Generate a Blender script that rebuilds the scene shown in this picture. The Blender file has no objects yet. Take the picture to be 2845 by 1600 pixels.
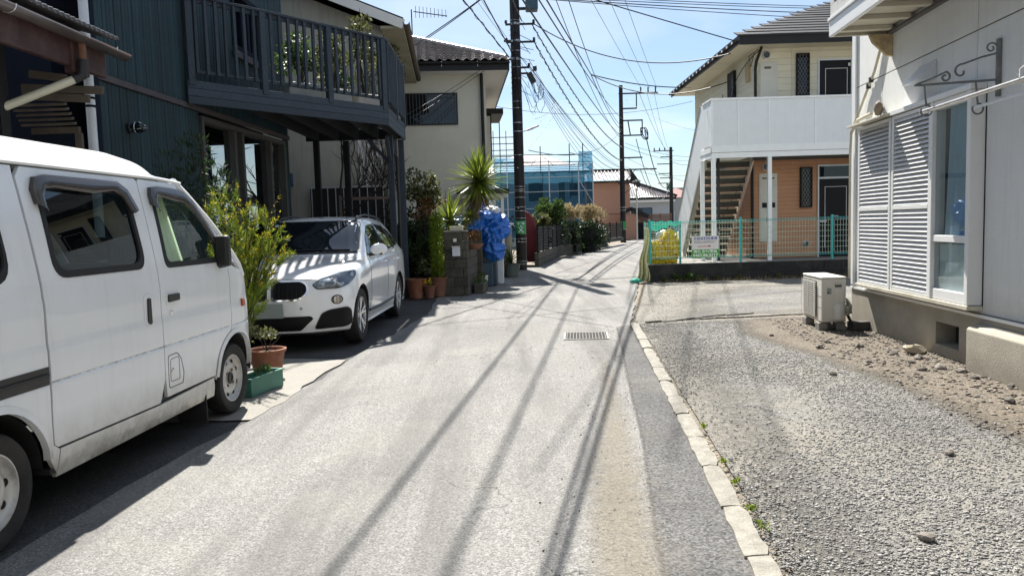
import bpy, bmesh, math, random
import numpy as np
from mathutils import Vector, Matrix, Euler, noise as mnoise
from mathutils.geometry import delaunay_2d_cdt
from mathutils.bvhtree import BVHTree

SC = bpy.context.scene
COL = SC.collection
R = math.radians
rnd = random.Random(7)
rng = np.random.default_rng(7)

# ------------------------------------------------------------------ camera
EYE = 1.42
cd = bpy.data.cameras.new('camera')
cam = bpy.data.objects.new('camera', cd)
COL.objects.link(cam)
cd.sensor_width = 36.0
cd.lens = 36.0 * 2100.0 / 2845.0
cd.clip_start = 0.05
cd.clip_end = 3000.0
pitch, roll = R(4.75), math.atan(0.030)
fw = Vector((0, math.cos(pitch), -math.sin(pitch)))
r0 = Vector((1, 0, 0))
u0 = r0.cross(fw)
rr = r0 * math.cos(roll) - u0 * math.sin(roll)
uu = r0 * math.sin(roll) + u0 * math.cos(roll)
cam.matrix_world = Matrix(((rr.x, uu.x, -fw.x, 0), (rr.y, uu.y, -fw.y, 0), (rr.z, uu.z, -fw.z, EYE), (0, 0, 0, 1)))
SC.camera = cam

# ------------------------------------------------------------------ light
SUN_EL, SUN_AZ = R(51), R(-9.7)          # azimuth measured from +Y, negative to the left
ce = math.cos(SUN_EL)
SUNDIR = Vector((math.sin(SUN_AZ) * ce, math.cos(SUN_AZ) * ce, math.sin(SUN_EL)))
sd = bpy.data.lights.new('sun', 'SUN')
sd.energy = 5.0
sd.angle = R(0.53)
sd.color = (1.0, 0.955, 0.88)
sun = bpy.data.objects.new('sun', sd)
COL.objects.link(sun)
sun.location = SUNDIR * 60
sun.rotation_euler = (-SUNDIR).to_track_quat('-Z', 'Y').to_euler()

W = bpy.data.worlds.new('World')
SC.world = W
W.use_nodes = True
nt = W.node_tree
nt.nodes.clear()
def N(t, typ, **kw):
    n = t.nodes.new(typ)
    for k, v in kw.items():
        setattr(n, k, v)
    return n
sky = N(nt, 'ShaderNodeTexSky', sky_type='NISHITA', sun_disc=False, sun_elevation=SUN_EL, sun_rotation=SUN_AZ,
        air_density=1.0, dust_density=0.6, ozone_density=2.2, altitude=0)
tc = N(nt, 'ShaderNodeTexCoord')
sep = N(nt, 'ShaderNodeSeparateXYZ')
nt.links.new(tc.outputs['Generated'], sep.inputs[0])
def wmath(op, a, b):
    n = N(nt, 'ShaderNodeMath', operation=op)
    for i, q in enumerate((a, b)):
        if isinstance(q, (int, float)):
            n.inputs[i].default_value = q
        else:
            nt.links.new(q, n.inputs[i])
    return n.outputs[0]
zz = wmath('ADD', wmath('MAXIMUM', sep.outputs['Z'], 0.0), 0.10)
px = wmath('DIVIDE', sep.outputs['X'], zz)
py = wmath('DIVIDE', sep.outputs['Y'], zz)
cmb = N(nt, 'ShaderNodeCombineXYZ')
nt.links.new(px, cmb.inputs[0]); nt.links.new(py, cmb.inputs[1])
cn = N(nt, 'ShaderNodeTexNoise')
cn.inputs['Scale'].default_value = 0.62
cn.inputs['Detail'].default_value = 7
cn.inputs['Roughness'].default_value = 0.55
cn.inputs['Distortion'].default_value = 0.35
nt.links.new(cmb.outputs[0], cn.inputs['Vector'])
cr = N(nt, 'ShaderNodeValToRGB')
cr.color_ramp.elements[0].position = 0.44
cr.color_ramp.elements[1].position = 0.72
nt.links.new(cn.outputs['Fac'], cr.inputs[0])
cm = N(nt, 'ShaderNodeMixRGB')
cfac = wmath('MULTIPLY_ADD', cr.outputs['Color'], 0.62)
cfac.node.inputs[2].default_value = 0.15
tint = N(nt, 'ShaderNodeMixRGB', blend_type='MULTIPLY')
tint.inputs[0].default_value = 1.0
tint.inputs[2].default_value = (0.86, 0.98, 1.06, 1)
nt.links.new(sky.outputs[0], tint.inputs[1])
nt.links.new(cfac, cm.inputs[0])
nt.links.new(tint.outputs[0], cm.inputs[1])
cm.inputs[2].default_value = (8.4, 8.9, 9.3, 1)
bg = N(nt, 'ShaderNodeBackground')
bg.inputs['Strength'].default_value = 0.05
wo = N(nt, 'ShaderNodeOutputWorld')
nt.links.new(cm.outputs[0], bg.inputs[0])
nt.links.new(bg.outputs[0], wo.inputs[0])

vs = SC.view_settings
vs.view_transform = 'Standard'
vs.look = 'None'
vs.exposure = 1.36
vs.gamma = 1.0
vs.use_curve_mapping = False
SC.cycles.max_bounces = 8
SC.cycles.diffuse_bounces = 2
SC.cycles.transparent_max_bounces = 12

# ------------------------------------------------------------------ helpers
def tag(o, label=None, cat=None, group=None, kind=None):
    if label: o['label'] = label
    if cat: o['category'] = cat
    if group: o['group'] = group
    if kind: o['kind'] = kind
    return o

def empty(name, loc=(0, 0, 0), rz=0.0, label=None, cat=None, group=None):
    o = bpy.data.objects.new(name, None)
    o.empty_display_size = 0.2
    o.location = loc
    o.rotation_euler = (0, 0, rz)
    COL.objects.link(o)
    return tag(o, label, cat, group)

def copy_tree(o, parent=None, label=None, loc=None, rz=None, scale=None):
    c = o.copy()
    COL.objects.link(c)
    if parent is not None: c.parent = parent
    if label: c['label'] = label
    if loc is not None: c.location = loc
    if rz is not None: c.rotation_euler = (0, 0, rz)
    if scale is not None: c.scale = scale if hasattr(scale, '__len__') else (scale,) * 3
    for ch in list(o.children):
        copy_tree(ch, c)
    return c

def rx(a): return Matrix.Rotation(a, 4, 'X')
def ry(a): return Matrix.Rotation(a, 4, 'Y')
def rzm(a): return Matrix.Rotation(a, 4, 'Z')
def T(*a): return Matrix.Translation(Vector(a))

class MB:
    def __init__(s, M=None):
        s.v = []; s.f = []; s.mi = []; s.M = M
    def add(s, vs, fs, mi=0, M=None):
        b = len(s.v)
        m = M if M is not None else s.M
        if m is not None:
            vs = [tuple(m @ Vector(p)) for p in vs]
        s.v.extend([tuple(p) for p in vs])
        for f in fs:
            s.f.append(tuple(b + i for i in f)); s.mi.append(mi)
        return s
    BF = ((0, 3, 2, 1), (4, 5, 6, 7), (0, 1, 5, 4), (1, 2, 6, 5), (2, 3, 7, 6), (3, 0, 4, 7))
    def box(s, c, d, M=None, mi=0):
        x, y, z = c; a, b, h = d[0] / 2, d[1] / 2, d[2] / 2
        vs = [(-a, -b, -h), (a, -b, -h), (a, b, -h), (-a, b, -h), (-a, -b, h), (a, -b, h), (a, b, h), (-a, b, h)]
        if M is not None:
            vs = [tuple(M @ Vector(p)) for p in vs]
        return s.add([(p[0] + x, p[1] + y, p[2] + z) for p in vs], s.BF, mi)
    def b2(s, lo, hi, mi=0):
        return s.box([(lo[i] + hi[i]) / 2 for i in range(3)], [abs(hi[i] - lo[i]) for i in range(3)], mi=mi)
    def bar(s, p, q, w, h=None, up=(0, 0, 1), mi=0):
        h = w if h is None else h
        p = Vector(p); q = Vector(q); d = q - p
        L = d.length
        if L < 1e-6: return s
        d.normalize(); u = Vector(up)
        if abs(d.dot(u)) > 0.98: u = Vector((0, 1, 0)) if abs(d.y) < .9 else Vector((1, 0, 0))
        x = d.cross(u).normalized(); z = x.cross(d).normalized()
        vs = []
        for e in (p, q):
            for a, b in ((-1, -1), (1, -1), (1, 1), (-1, 1)):
                vs.append(tuple(e + x * (a * w / 2) + z * (b * h / 2)))
        return s.add(vs, ((0, 1, 2, 3), (7, 6, 5, 4), (0, 4, 5, 1), (1, 5, 6, 2), (2, 6, 7, 3), (3, 7, 4, 0)), mi)
    def tube(s, pts, r, n=6, cap=True, mi=0):
        pts = [Vector(p) for p in pts]
        rs = r if hasattr(r, '__len__') else [r] * len(pts)
        vs = []; fs = []
        prev = None
        for i, p in enumerate(pts):
            d = (pts[min(i + 1, len(pts) - 1)] - pts[max(i - 1, 0)])
            if d.length < 1e-9: d = Vector((0, 0, 1))
            d.normalize()
            if prev is None:
                u = Vector((0, 0, 1)) if abs(d.z) < .95 else Vector((1, 0, 0))
                x = d.cross(u).normalized()
            else:
                x = (prev - d * prev.dot(d))
                x = x.normalized() if x.length > 1e-6 else d.orthogonal().normalized()
            prev = x
            y = d.cross(x)
            for k in range(n):
                a = 2 * math.pi * k / n
                vs.append(tuple(p + (x * math.cos(a) + y * math.sin(a)) * rs[i]))
        for i in range(len(pts) - 1):
            for k in range(n):
                a = i * n + k; b = i * n + (k + 1) % n
                fs.append((a, b, b + n, a + n))
        if cap:
            fs.append(tuple(range(n - 1, -1, -1))); e = (len(pts) - 1) * n
            fs.append(tuple(range(e, e + n)))
        return s.add(vs, fs, mi)
    def prism(s, poly, fn, d, mi=0):
        """poly of 2D points -> fn(u, v, t) with t 0..d"""
        n = len(poly)
        vs = [fn(u, v, 0) for u, v in poly] + [fn(u, v, d) for u, v in poly]
        fs = [tuple(range(n - 1, -1, -1)), tuple(range(n, 2 * n))]
        fs += [(i, (i + 1) % n, n + (i + 1) % n, n + i) for i in range(n)]
        return s.add(vs, fs, mi)
    def lathe(s, prof, n=16, c=(0, 0, 0), axis='Z', mi=0):
        vs = []; fs = []
        for r, z in prof:
            for k in range(n):
                a = 2 * math.pi * k / n
                x, y = r * math.cos(a), r * math.sin(a)
                p = (x, y, z) if axis == 'Z' else ((z, x, y) if axis == 'X' else (y, z, x))
                vs.append((p[0] + c[0], p[1] + c[1], p[2] + c[2]))
        m = len(prof)
        for i in range(m - 1):
            for k in range(n):
                a = i * n + k; b = i * n + (k + 1) % n
                fs.append((a, b, b + n, a + n))
        return s.add(vs, fs, mi)
    def grid(s, fn, nu, nv, mi=0, flip=False):
        vs = [fn(i / nu, j / nv) for j in range(nv + 1) for i in range(nu + 1)]
        fs = []
        for j in range(nv):
            for i in range(nu):
                a = j * (nu + 1) + i
                q = (a, a + 1, a + nu + 2, a + nu + 1)
                fs.append(q[::-1] if flip else q)
        return s.add(vs, fs, mi)
    def build(s, name, mat, parent=None, smooth=False, bevel=0.0, seg=2, loc=None, rz=None, recalc=True, merge=0.0):
        me = bpy.data.meshes.new(name)
        me.from_pydata(s.v, [], s.f)
        mats = mat if isinstance(mat, (list, tuple)) else [mat]
        for m in mats: me.materials.append(m)
        if len(mats) > 1: me.polygons.foreach_set('material_index', s.mi)
        if recalc or merge:
            bm = bmesh.new(); bm.from_mesh(me)
            if merge: bmesh.ops.remove_doubles(bm, verts=bm.verts, dist=merge)
            if recalc: bmesh.ops.recalc_face_normals(bm, faces=bm.faces)
            bm.to_mesh(me); bm.free()
        if smooth:
            me.polygons.foreach_set('use_smooth', [True] * len(me.polygons))
            if smooth != 'all':
                try: me.set_sharp_from_angle(angle=R(38))
                except Exception: pass
        me.update()
        return link(name, me, parent, bevel, seg, loc, rz)

def link(name, me, parent=None, bevel=0.0, seg=2, loc=None, rz=None):
    o = bpy.data.objects.new(name, me)
    COL.objects.link(o)
    if parent is not None: o.parent = parent
    if loc is not None: o.location = loc
    if rz is not None: o.rotation_euler = (0, 0, rz)
    if bevel:
        b = o.modifiers.new('bevel', 'BEVEL')
        b.width = bevel; b.segments = seg; b.limit_method = 'ANGLE'; b.angle_limit = R(40)
        b.harden_normals = False
    return o

def raw_mesh(name, v, f):
    """fast mesh from numpy arrays; f is (n, k) with constant k"""
    me = bpy.data.meshes.new(name)
    v = np.asarray(v, dtype=np.float32); f = np.asarray(f, dtype=np.int32)
    k = f.shape[1]
    me.vertices.add(len(v)); me.vertices.foreach_set('co', v.ravel())
    me.loops.add(f.size); me.loops.foreach_set('vertex_index', f.ravel())
    me.polygons.add(len(f)); me.polygons.foreach_set('loop_start', np.arange(len(f), dtype=np.int32) * k)
    me.polygons.foreach_set('loop_total', np.full(len(f), k, dtype=np.int32))
    me.update(calc_edges=True); me.validate()
    return me

# ------------------------------------------------------------------ materials
def mat(name, col, rough=0.6, var=0.12, scale=5.0, bump=0.0, bscale=80.0, metal=0.0, spec=0.5, coat=0.0,
        streak=0.0, streak_col=(0.05, 0.045, 0.04), orand=0.0, dirt=0.0, dirt_col=(0.12, 0.10, 0.07), dscale=2.5,
        island=0.0, transl=0.0, fine=0.0, fscale=300.0, stretch=None, low_dirt=None, crease=None):
    m = bpy.data.materials.new(name)
    m.use_nodes = True
    t = m.node_tree
    p = t.nodes['Principled BSDF']
    L = t.links.new
    tcn = N(t, 'ShaderNodeTexCoord')
    def noise(sc, det=4, rough_=.6, vec=None, dist=0.0):
        n = N(t, 'ShaderNodeTexNoise')
        n.inputs['Scale'].default_value = sc; n.inputs['Detail'].default_value = det
        n.inputs['Roughness'].default_value = rough_; n.inputs['Distortion'].default_value = dist
        L(vec if vec is not None else tcn.outputs['Object'], n.inputs['Vector'])
        return n.outputs['Fac']
    def mr(x, a, b, c, d):
        n = N(t, 'ShaderNodeMapRange')
        n.inputs[1].default_value = a; n.inputs[2].default_value = b; n.inputs[3].default_value = c; n.inputs[4].default_value = d
        L(x, n.inputs[0]); return n.outputs[0]
    def mul(a, b, op='MULTIPLY'):
        n = N(t, 'ShaderNodeMath', operation=op)
        for i, q in enumerate((a, b)):
            if isinstance(q, (int, float)): n.inputs[i].default_value = q
            else: L(q, n.inputs[i])
        return n.outputs[0]
    vec = tcn.outputs['Object']
    if stretch:
        mp = N(t, 'ShaderNodeMapping'); mp.inputs['Scale'].default_value = stretch
        L(vec, mp.inputs[0]); vecs = mp.outputs[0]
    else: vecs = vec
    val = mr(noise(scale, vec=vecs), 0.25, 0.75, 1 - var, 1 + var)
    if fine:
        val = mul(val, mr(noise(fscale, 2, .7), 0.3, 0.7, 1 - fine, 1 + fine))
    if orand:
        oi = N(t, 'ShaderNodeObjectInfo')
        val = mul(val, mr(oi.outputs['Random'], 0, 1, 1 - orand, 1 + orand))
    if island:
        g = N(t, 'ShaderNodeNewGeometry')
        val = mul(val, mr(g.outputs['Random Per Island'], 0, 1, 1 - island, 1 + island))
    mx = N(t, 'ShaderNodeVectorMath', operation='SCALE')
    mx.inputs[0].default_value = col[:3]
    L(val, mx.inputs['Scale'])
    cur = mx.outputs[0]
    def over(cur, fac, c2):
        n = N(t, 'ShaderNodeMixRGB')
        n.inputs[2].default_value = (*c2, 1)
        L(fac, n.inputs[0]); L(cur, n.inputs[1]); return n.outputs[0]
    if streak:
        mp = N(t, 'ShaderNodeMapping'); mp.inputs['Scale'].default_value = (9, 9, 0.55)
        L(vec, mp.inputs[0])
        cur = over(cur, mr(noise(1.6, 5, .65, mp.outputs[0]), 0.48, 0.78, 0, streak), streak_col)
    if dirt:
        cur = over(cur, mr(noise(dscale, 6, .68), 0.47, 0.72, 0, dirt), dirt_col)
    if low_dirt:        # grime that gathers near the foot of the thing: (z0, z1, amount, colour)
        sp = N(t, 'ShaderNodeSeparateXYZ'); L(vec, sp.inputs[0])
        k = mul(mr(sp.outputs[2], low_dirt[0], low_dirt[1], 1, 0), mr(noise(7, 6, .7), .3, .65, .5, 1.1))
        cl = N(t, 'ShaderNodeClamp'); L(mul(k, low_dirt[2]), cl.inputs[0])
        cur = over(cur, cl.outputs[0], low_dirt[3])
    if crease:          # grime lying along a pressed ledge: (z, half width, amount, colour)
        sp = N(t, 'ShaderNodeSeparateXYZ'); L(vec, sp.inputs[0])
        d_ = mul(mul(sp.outputs[2], crease[0], 'SUBTRACT'), 0.0, 'ADD')
        ab_ = N(t, 'ShaderNodeMath', operation='ABSOLUTE'); L(d_, ab_.inputs[0])
        k = mul(mr(ab_.outputs[0], 0, crease[1], 1, 0), mr(noise(22, 5, .75), .38, .62, 0, 1.0))
        cl = N(t, 'ShaderNodeClamp'); L(mul(k, crease[2]), cl.inputs[0])
        cur = over(cur, cl.outputs[0], crease[3])
    L(cur, p.inputs['Base Color'])
    p.inputs['Roughness'].default_value = rough
    p.inputs['Metallic'].default_value = metal
    p.inputs['Specular IOR Level'].default_value = spec
    if coat:
        p.inputs['Coat Weight'].default_value = coat; p.inputs['Coat Roughness'].default_value = 0.04
    if bump:
        b = N(t, 'ShaderNodeBump')
        b.inputs['Strength'].default_value = min(1.0, bump); b.inputs['Distance'].default_value = 0.012 * max(1, bump)
        L(noise(bscale, 5, .65, vecs if stretch else None), b.inputs['Height'])
        L(b.outputs[0], p.inputs['Normal'])
    if transl:
        tr = N(t, 'ShaderNodeBsdfTranslucent'); L(cur, tr.inputs[0])
        ms = N(t, 'ShaderNodeMixShader'); ms.inputs[0].default_value = transl
        out = t.nodes['Material Output']
        L(p.outputs[0], ms.inputs[1]); L(tr.outputs[0], ms.inputs[2]); L(ms.outputs[0], out.inputs[0])
    return m

def glass_mat(name, tint=(0.9, 0.95, 0.95), amount=0.85, refl=0.06, ior=1.5):
    """thin pane: tinted see-through plus fresnel mirror"""
    m = bpy.data.materials.new(name); m.use_nodes = True
    t = m.node_tree; t.nodes.clear(); L = t.links.new
    out = N(t, 'ShaderNodeOutputMaterial')
    tr = N(t, 'ShaderNodeBsdfTransparent'); tr.inputs[0].default_value = (*[c * amount for c in tint], 1)
    gl = N(t, 'ShaderNodeBsdfGlossy'); gl.inputs['Roughness'].default_value = 0.015
    gl.inputs[0].default_value = (0.95, 1, 1, 1)
    a = N(t, 'ShaderNodeMath', operation='MULTIPLY_ADD');     a.use_clamp = True
    ms = N(t, 'ShaderNodeMixShader')
    # Schlick's curve from the facing angle: the same from either side of the pane
    gm = N(t, 'ShaderNodeNewGeometry'); dt = N(t, 'ShaderNodeVectorMath', operation='DOT_PRODUCT')
    L(gm.outputs['Normal'], dt.inputs[0]); L(gm.outputs['Incoming'], dt.inputs[1])
    ab = N(t, 'ShaderNodeMath', operation='ABSOLUTE'); L(dt.outputs['Value'], ab.inputs[0])
    om = N(t, 'ShaderNodeMath', operation='SUBTRACT'); om.inputs[0].default_value = 1.0; L(ab.outputs[0], om.inputs[1])
    pw = N(t, 'ShaderNodeMath', operation='POWER'); pw.inputs[1].default_value = 5.0; L(om.outputs[0], pw.inputs[0])
    f0 = ((ior - 1) / (ior + 1)) ** 2
    a.inputs[1].default_value = 1.0 - f0; a.inputs[2].default_value = f0 + refl
    L(pw.outputs[0], a.inputs[0]); L(a.outputs[0], ms.inputs[0]); L(tr.outputs[0], ms.inputs[1]); L(gl.outputs[0], ms.inputs[2])
    L(ms.outputs[0], out.inputs[0])
    return m

def dark_glass(name, col=(0.012, 0.016, 0.02), rough=0.02, spec=0.7):
    return mat(name, col, rough, var=0.0, spec=spec)

M = {}
M['white_paint'] = mat('white_paint', (0.79, 0.81, 0.825), 0.26, var=.02, scale=2, coat=.5, low_dirt=(0.14, 0.56, 1.0, (0.17, 0.145, 0.085)), streak=.16, streak_col=(.42, .40, .35), crease=(.706, .008, .9, (.14, .115, .08)))
M['car_paint'] = mat('car_paint', (0.85, 0.86, 0.87), 0.14, var=.01, coat=.8)
M['black_rubber'] = mat('black_rubber', (0.010, 0.010, 0.011), 0.75, var=.2, scale=20)
M['black_plastic'] = mat('black_plastic', (0.009, 0.0095, 0.0105), 0.42, var=.15)
M['tyre'] = mat('tyre', (0.012, 0.012, 0.012), 0.85, var=.3, scale=15, bump=.2, dirt=.3, dirt_col=(.10, .09, .08))
M['steel_wheel'] = mat('steel_wheel', (0.55, 0.54, 0.52), 0.42, metal=.35, var=.15, dirt=.55, dirt_col=(.10, .06, .035), dscale=9)
M['alloy'] = mat('alloy', (0.62, 0.63, 0.65), 0.22, metal=.9, var=.05)
M['chrome'] = mat('chrome', (0.8, 0.8, 0.82), 0.1, metal=1, var=.02)
M['smoke'] = mat('smoke', (0.028, 0.024, 0.023), 0.2, var=.1, spec=.7)
M['pane_tint'] = glass_mat('pane_tint', (.45, .58, .66), .26, .035)
M['pane_clear'] = glass_mat('pane_clear', (.85, .97, .90), .97, .02)
M['pane_car'] = glass_mat('pane_car', (.35, .42, .45), .35, .22)
M['pane_house'] = glass_mat('pane_house', (.95, .985, 1.0), .96, .03, 1.4)
M['pane_mirror'] = glass_mat('pane_mirror', (.5, .6, .62), .6, .30)
M['pane_dark'] = dark_glass('pane_dark', (.006, .010, .014), .03, .5)
M['marker'] = mat('marker', (0.42, 0.06, 0.012), .3)
M['iron'] = mat('iron', (0.03, 0.03, 0.032), .55, metal=.4)
M['rust'] = mat('rust', (0.16, 0.075, 0.04), .8, var=.35, scale=14, bump=.3)

# ------------------------------------------------------------------ curved panels cut from a 2D outline
def resample(poly, step):
    out = []
    n = len(poly)
    for i in range(n):
        a = Vector(poly[i]); b = Vector(poly[(i + 1) % n])
        k = max(1, int(math.ceil((b - a).length / step)))
        for j in range(k): out.append(a.lerp(b, j / k))
    return out

def rounded(poly, r, seg=5):
    """round the corners of a polygon; r scalar or per-corner list"""
    out = []
    n = len(poly)
    rs = r if hasattr(r, '__len__') else [r] * n
    for i in range(n):
        p = Vector(poly[i]); a = Vector(poly[i - 1]) - p; b = Vector(poly[(i + 1) % n]) - p
        q = min(rs[i], a.length * .48, b.length * .48)
        if q < 1e-4: out.append(tuple(p)); continue
        s, e = p + a.normalized() * q, p + b.normalized() * q
        for k in range(seg + 1):
            t = k / seg
            out.append(tuple(s * (1 - t) ** 2 + p * 2 * t * (1 - t) + e * t * t))
    return out

def inside(p, poly):
    c = False; x, y = p; n = len(poly); j = n - 1
    for i in range(n):
        xi, yi = poly[i][0], poly[i][1]; xj, yj = poly[j][0], poly[j][1]
        if (yi > y) != (yj > y) and x < (xj - xi) * (y - yi) / (yj - yi + 1e-12) + xi: c = not c
        j = i
    return c

def cut2d(outline, holes=(), step=.06, edge=None, rows=()):
    """triangulate outline minus holes with inner grid points; returns verts2d, faces, boundary loops"""
    edge = edge or step
    loops = [resample(outline, edge)] + [resample(h, edge) for h in holes]
    pts = []; cons = []
    for lp in loops:
        b = len(pts); pts += lp
        cons += [(b + i, b + (i + 1) % len(lp)) for i in range(len(lp))]
    xs = [p.x for p in loops[0]]; ys = [p.y for p in loops[0]]
    nx = int((max(xs) - min(xs)) / step) + 1; ny = int((max(ys) - min(ys)) / step) + 1
    for i in range(nx):
        for j in range(ny):
            p = Vector((min(xs) + (i + .5) * step, min(ys) + (j + .5) * step))
            if inside(p, loops[0]) and not any(inside(p, h) for h in loops[1:]):
                if min((p - q).length for lp in loops for q in lp) > step * .42: pts.append(p)
    for z in rows:          # extra rows of points that hold a pressed crease
        x = min(xs) + .01
        while x < max(xs):
            p = Vector((x, z))
            if inside(p, loops[0]) and not any(inside(p, h) for h in loops[1:]) and min((p - q).length for lp in loops for q in lp) > .006: pts.append(p)
            x += step * .6
    vs, es, fs, _, _, _ = delaunay_2d_cdt(pts, cons, [], 0, 1e-6)
    keep = []
    for f in fs:
        c = sum((vs[i] for i in f), Vector((0, 0))) / len(f)
        if inside(c, loops[0]) and not any(inside(c, h) for h in loops[1:]): keep.append(tuple(f))
    return [tuple(v) for v in vs], keep

def panel(mb, outline, fn, holes=(), step=.06, edge=None, lip=.02, mi=0, off=0.0, rows=()):
    """fn(u, v, t): point at depth t behind the outer face (t > 0 is inwards)"""
    vs, fs = cut2d(outline, holes, step, edge, rows)
    n = len(vs)
    top = [fn(u, v, -off) for u, v in vs]
    mb.add(top, fs, mi)
    if lip:
        cnt = {}
        for f in fs:
            for a, b in zip(f, f[1:] + f[:1]):
                k = (min(a, b), max(a, b)); cnt[k] = (cnt.get(k, (0,))[0] + 1, a, b)
        bd = [(a, b) for c, a, b in cnt.values() if c == 1]
        ids = sorted({i for e in bd for i in e}); mp = {q: i for i, q in enumerate(ids)}
        lv = [fn(*vs[i], -off) for i in ids] + [fn(*vs[i], lip - off) for i in ids]
        m = len(ids)
        mb.add(lv, [(mp[b], mp[a], m + mp[a], m + mp[b]) for a, b in bd], mi)

# ------------------------------------------------------------------ ground
def sheet(name, poly, z, m, step=None, kind='structure', jitter=0.0, label=None, parent=None):
    """flat sheet with an uneven outline"""
    pts = []
    n = len(poly)
    for i in range(n):
        a = Vector(poly[i]); b = Vector(poly[(i + 1) % n])
        k = max(1, int((b - a).length / step)) if step else 1
        for j in range(k):
            p = a.lerp(b, j / k)
            if jitter and j: p = p + Vector((rnd.uniform(-1, 1), rnd.uniform(-1, 1))) * jitter
            pts.append(p)
    vs, es, fs, _, _, _ = delaunay_2d_cdt(pts, [], [list(range(len(pts)))], 1, 1e-5)
    mb = MB(); mb.add([(v.x, v.y, z) for v in vs], [tuple(f) for f in fs])
    o = mb.build(name, m, parent=parent)
    for f in o.data.polygons:
        if f.normal.z < 0: o.data.flip_normals(); break
    return tag(o, label=label, kind=kind)

def soft_sheet(name, poly, z, m, step, fade, kind='structure', jitter=.03):
    """thin layer of loose material that thins out towards its edge"""
    vs, fs = cut2d(poly, (), step, step * .8)
    mb = MB(); mb.add([(x, y, z) for x, y in vs], fs); o = mb.build(name, m)
    for f in o.data.polygons:
        if f.normal.z < 0: o.data.flip_normals(); break
    at = o.data.attributes.new('cover', 'FLOAT', 'POINT')
    n = len(poly)
    def dist(p):
        p = Vector(p[:2]); b = 9e9
        for i in range(n):
            a, c = Vector(poly[i]), Vector(poly[(i + 1) % n]); d = c - a
            t = max(0, min(1, (p - a).dot(d) / d.length_squared)); b = min(b, (a + d * t - p).length)
        return b
    at.data.foreach_set('value', [min(1, dist(v.co) / fade) for v in o.data.vertices])
    return tag(o, kind=kind)

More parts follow.
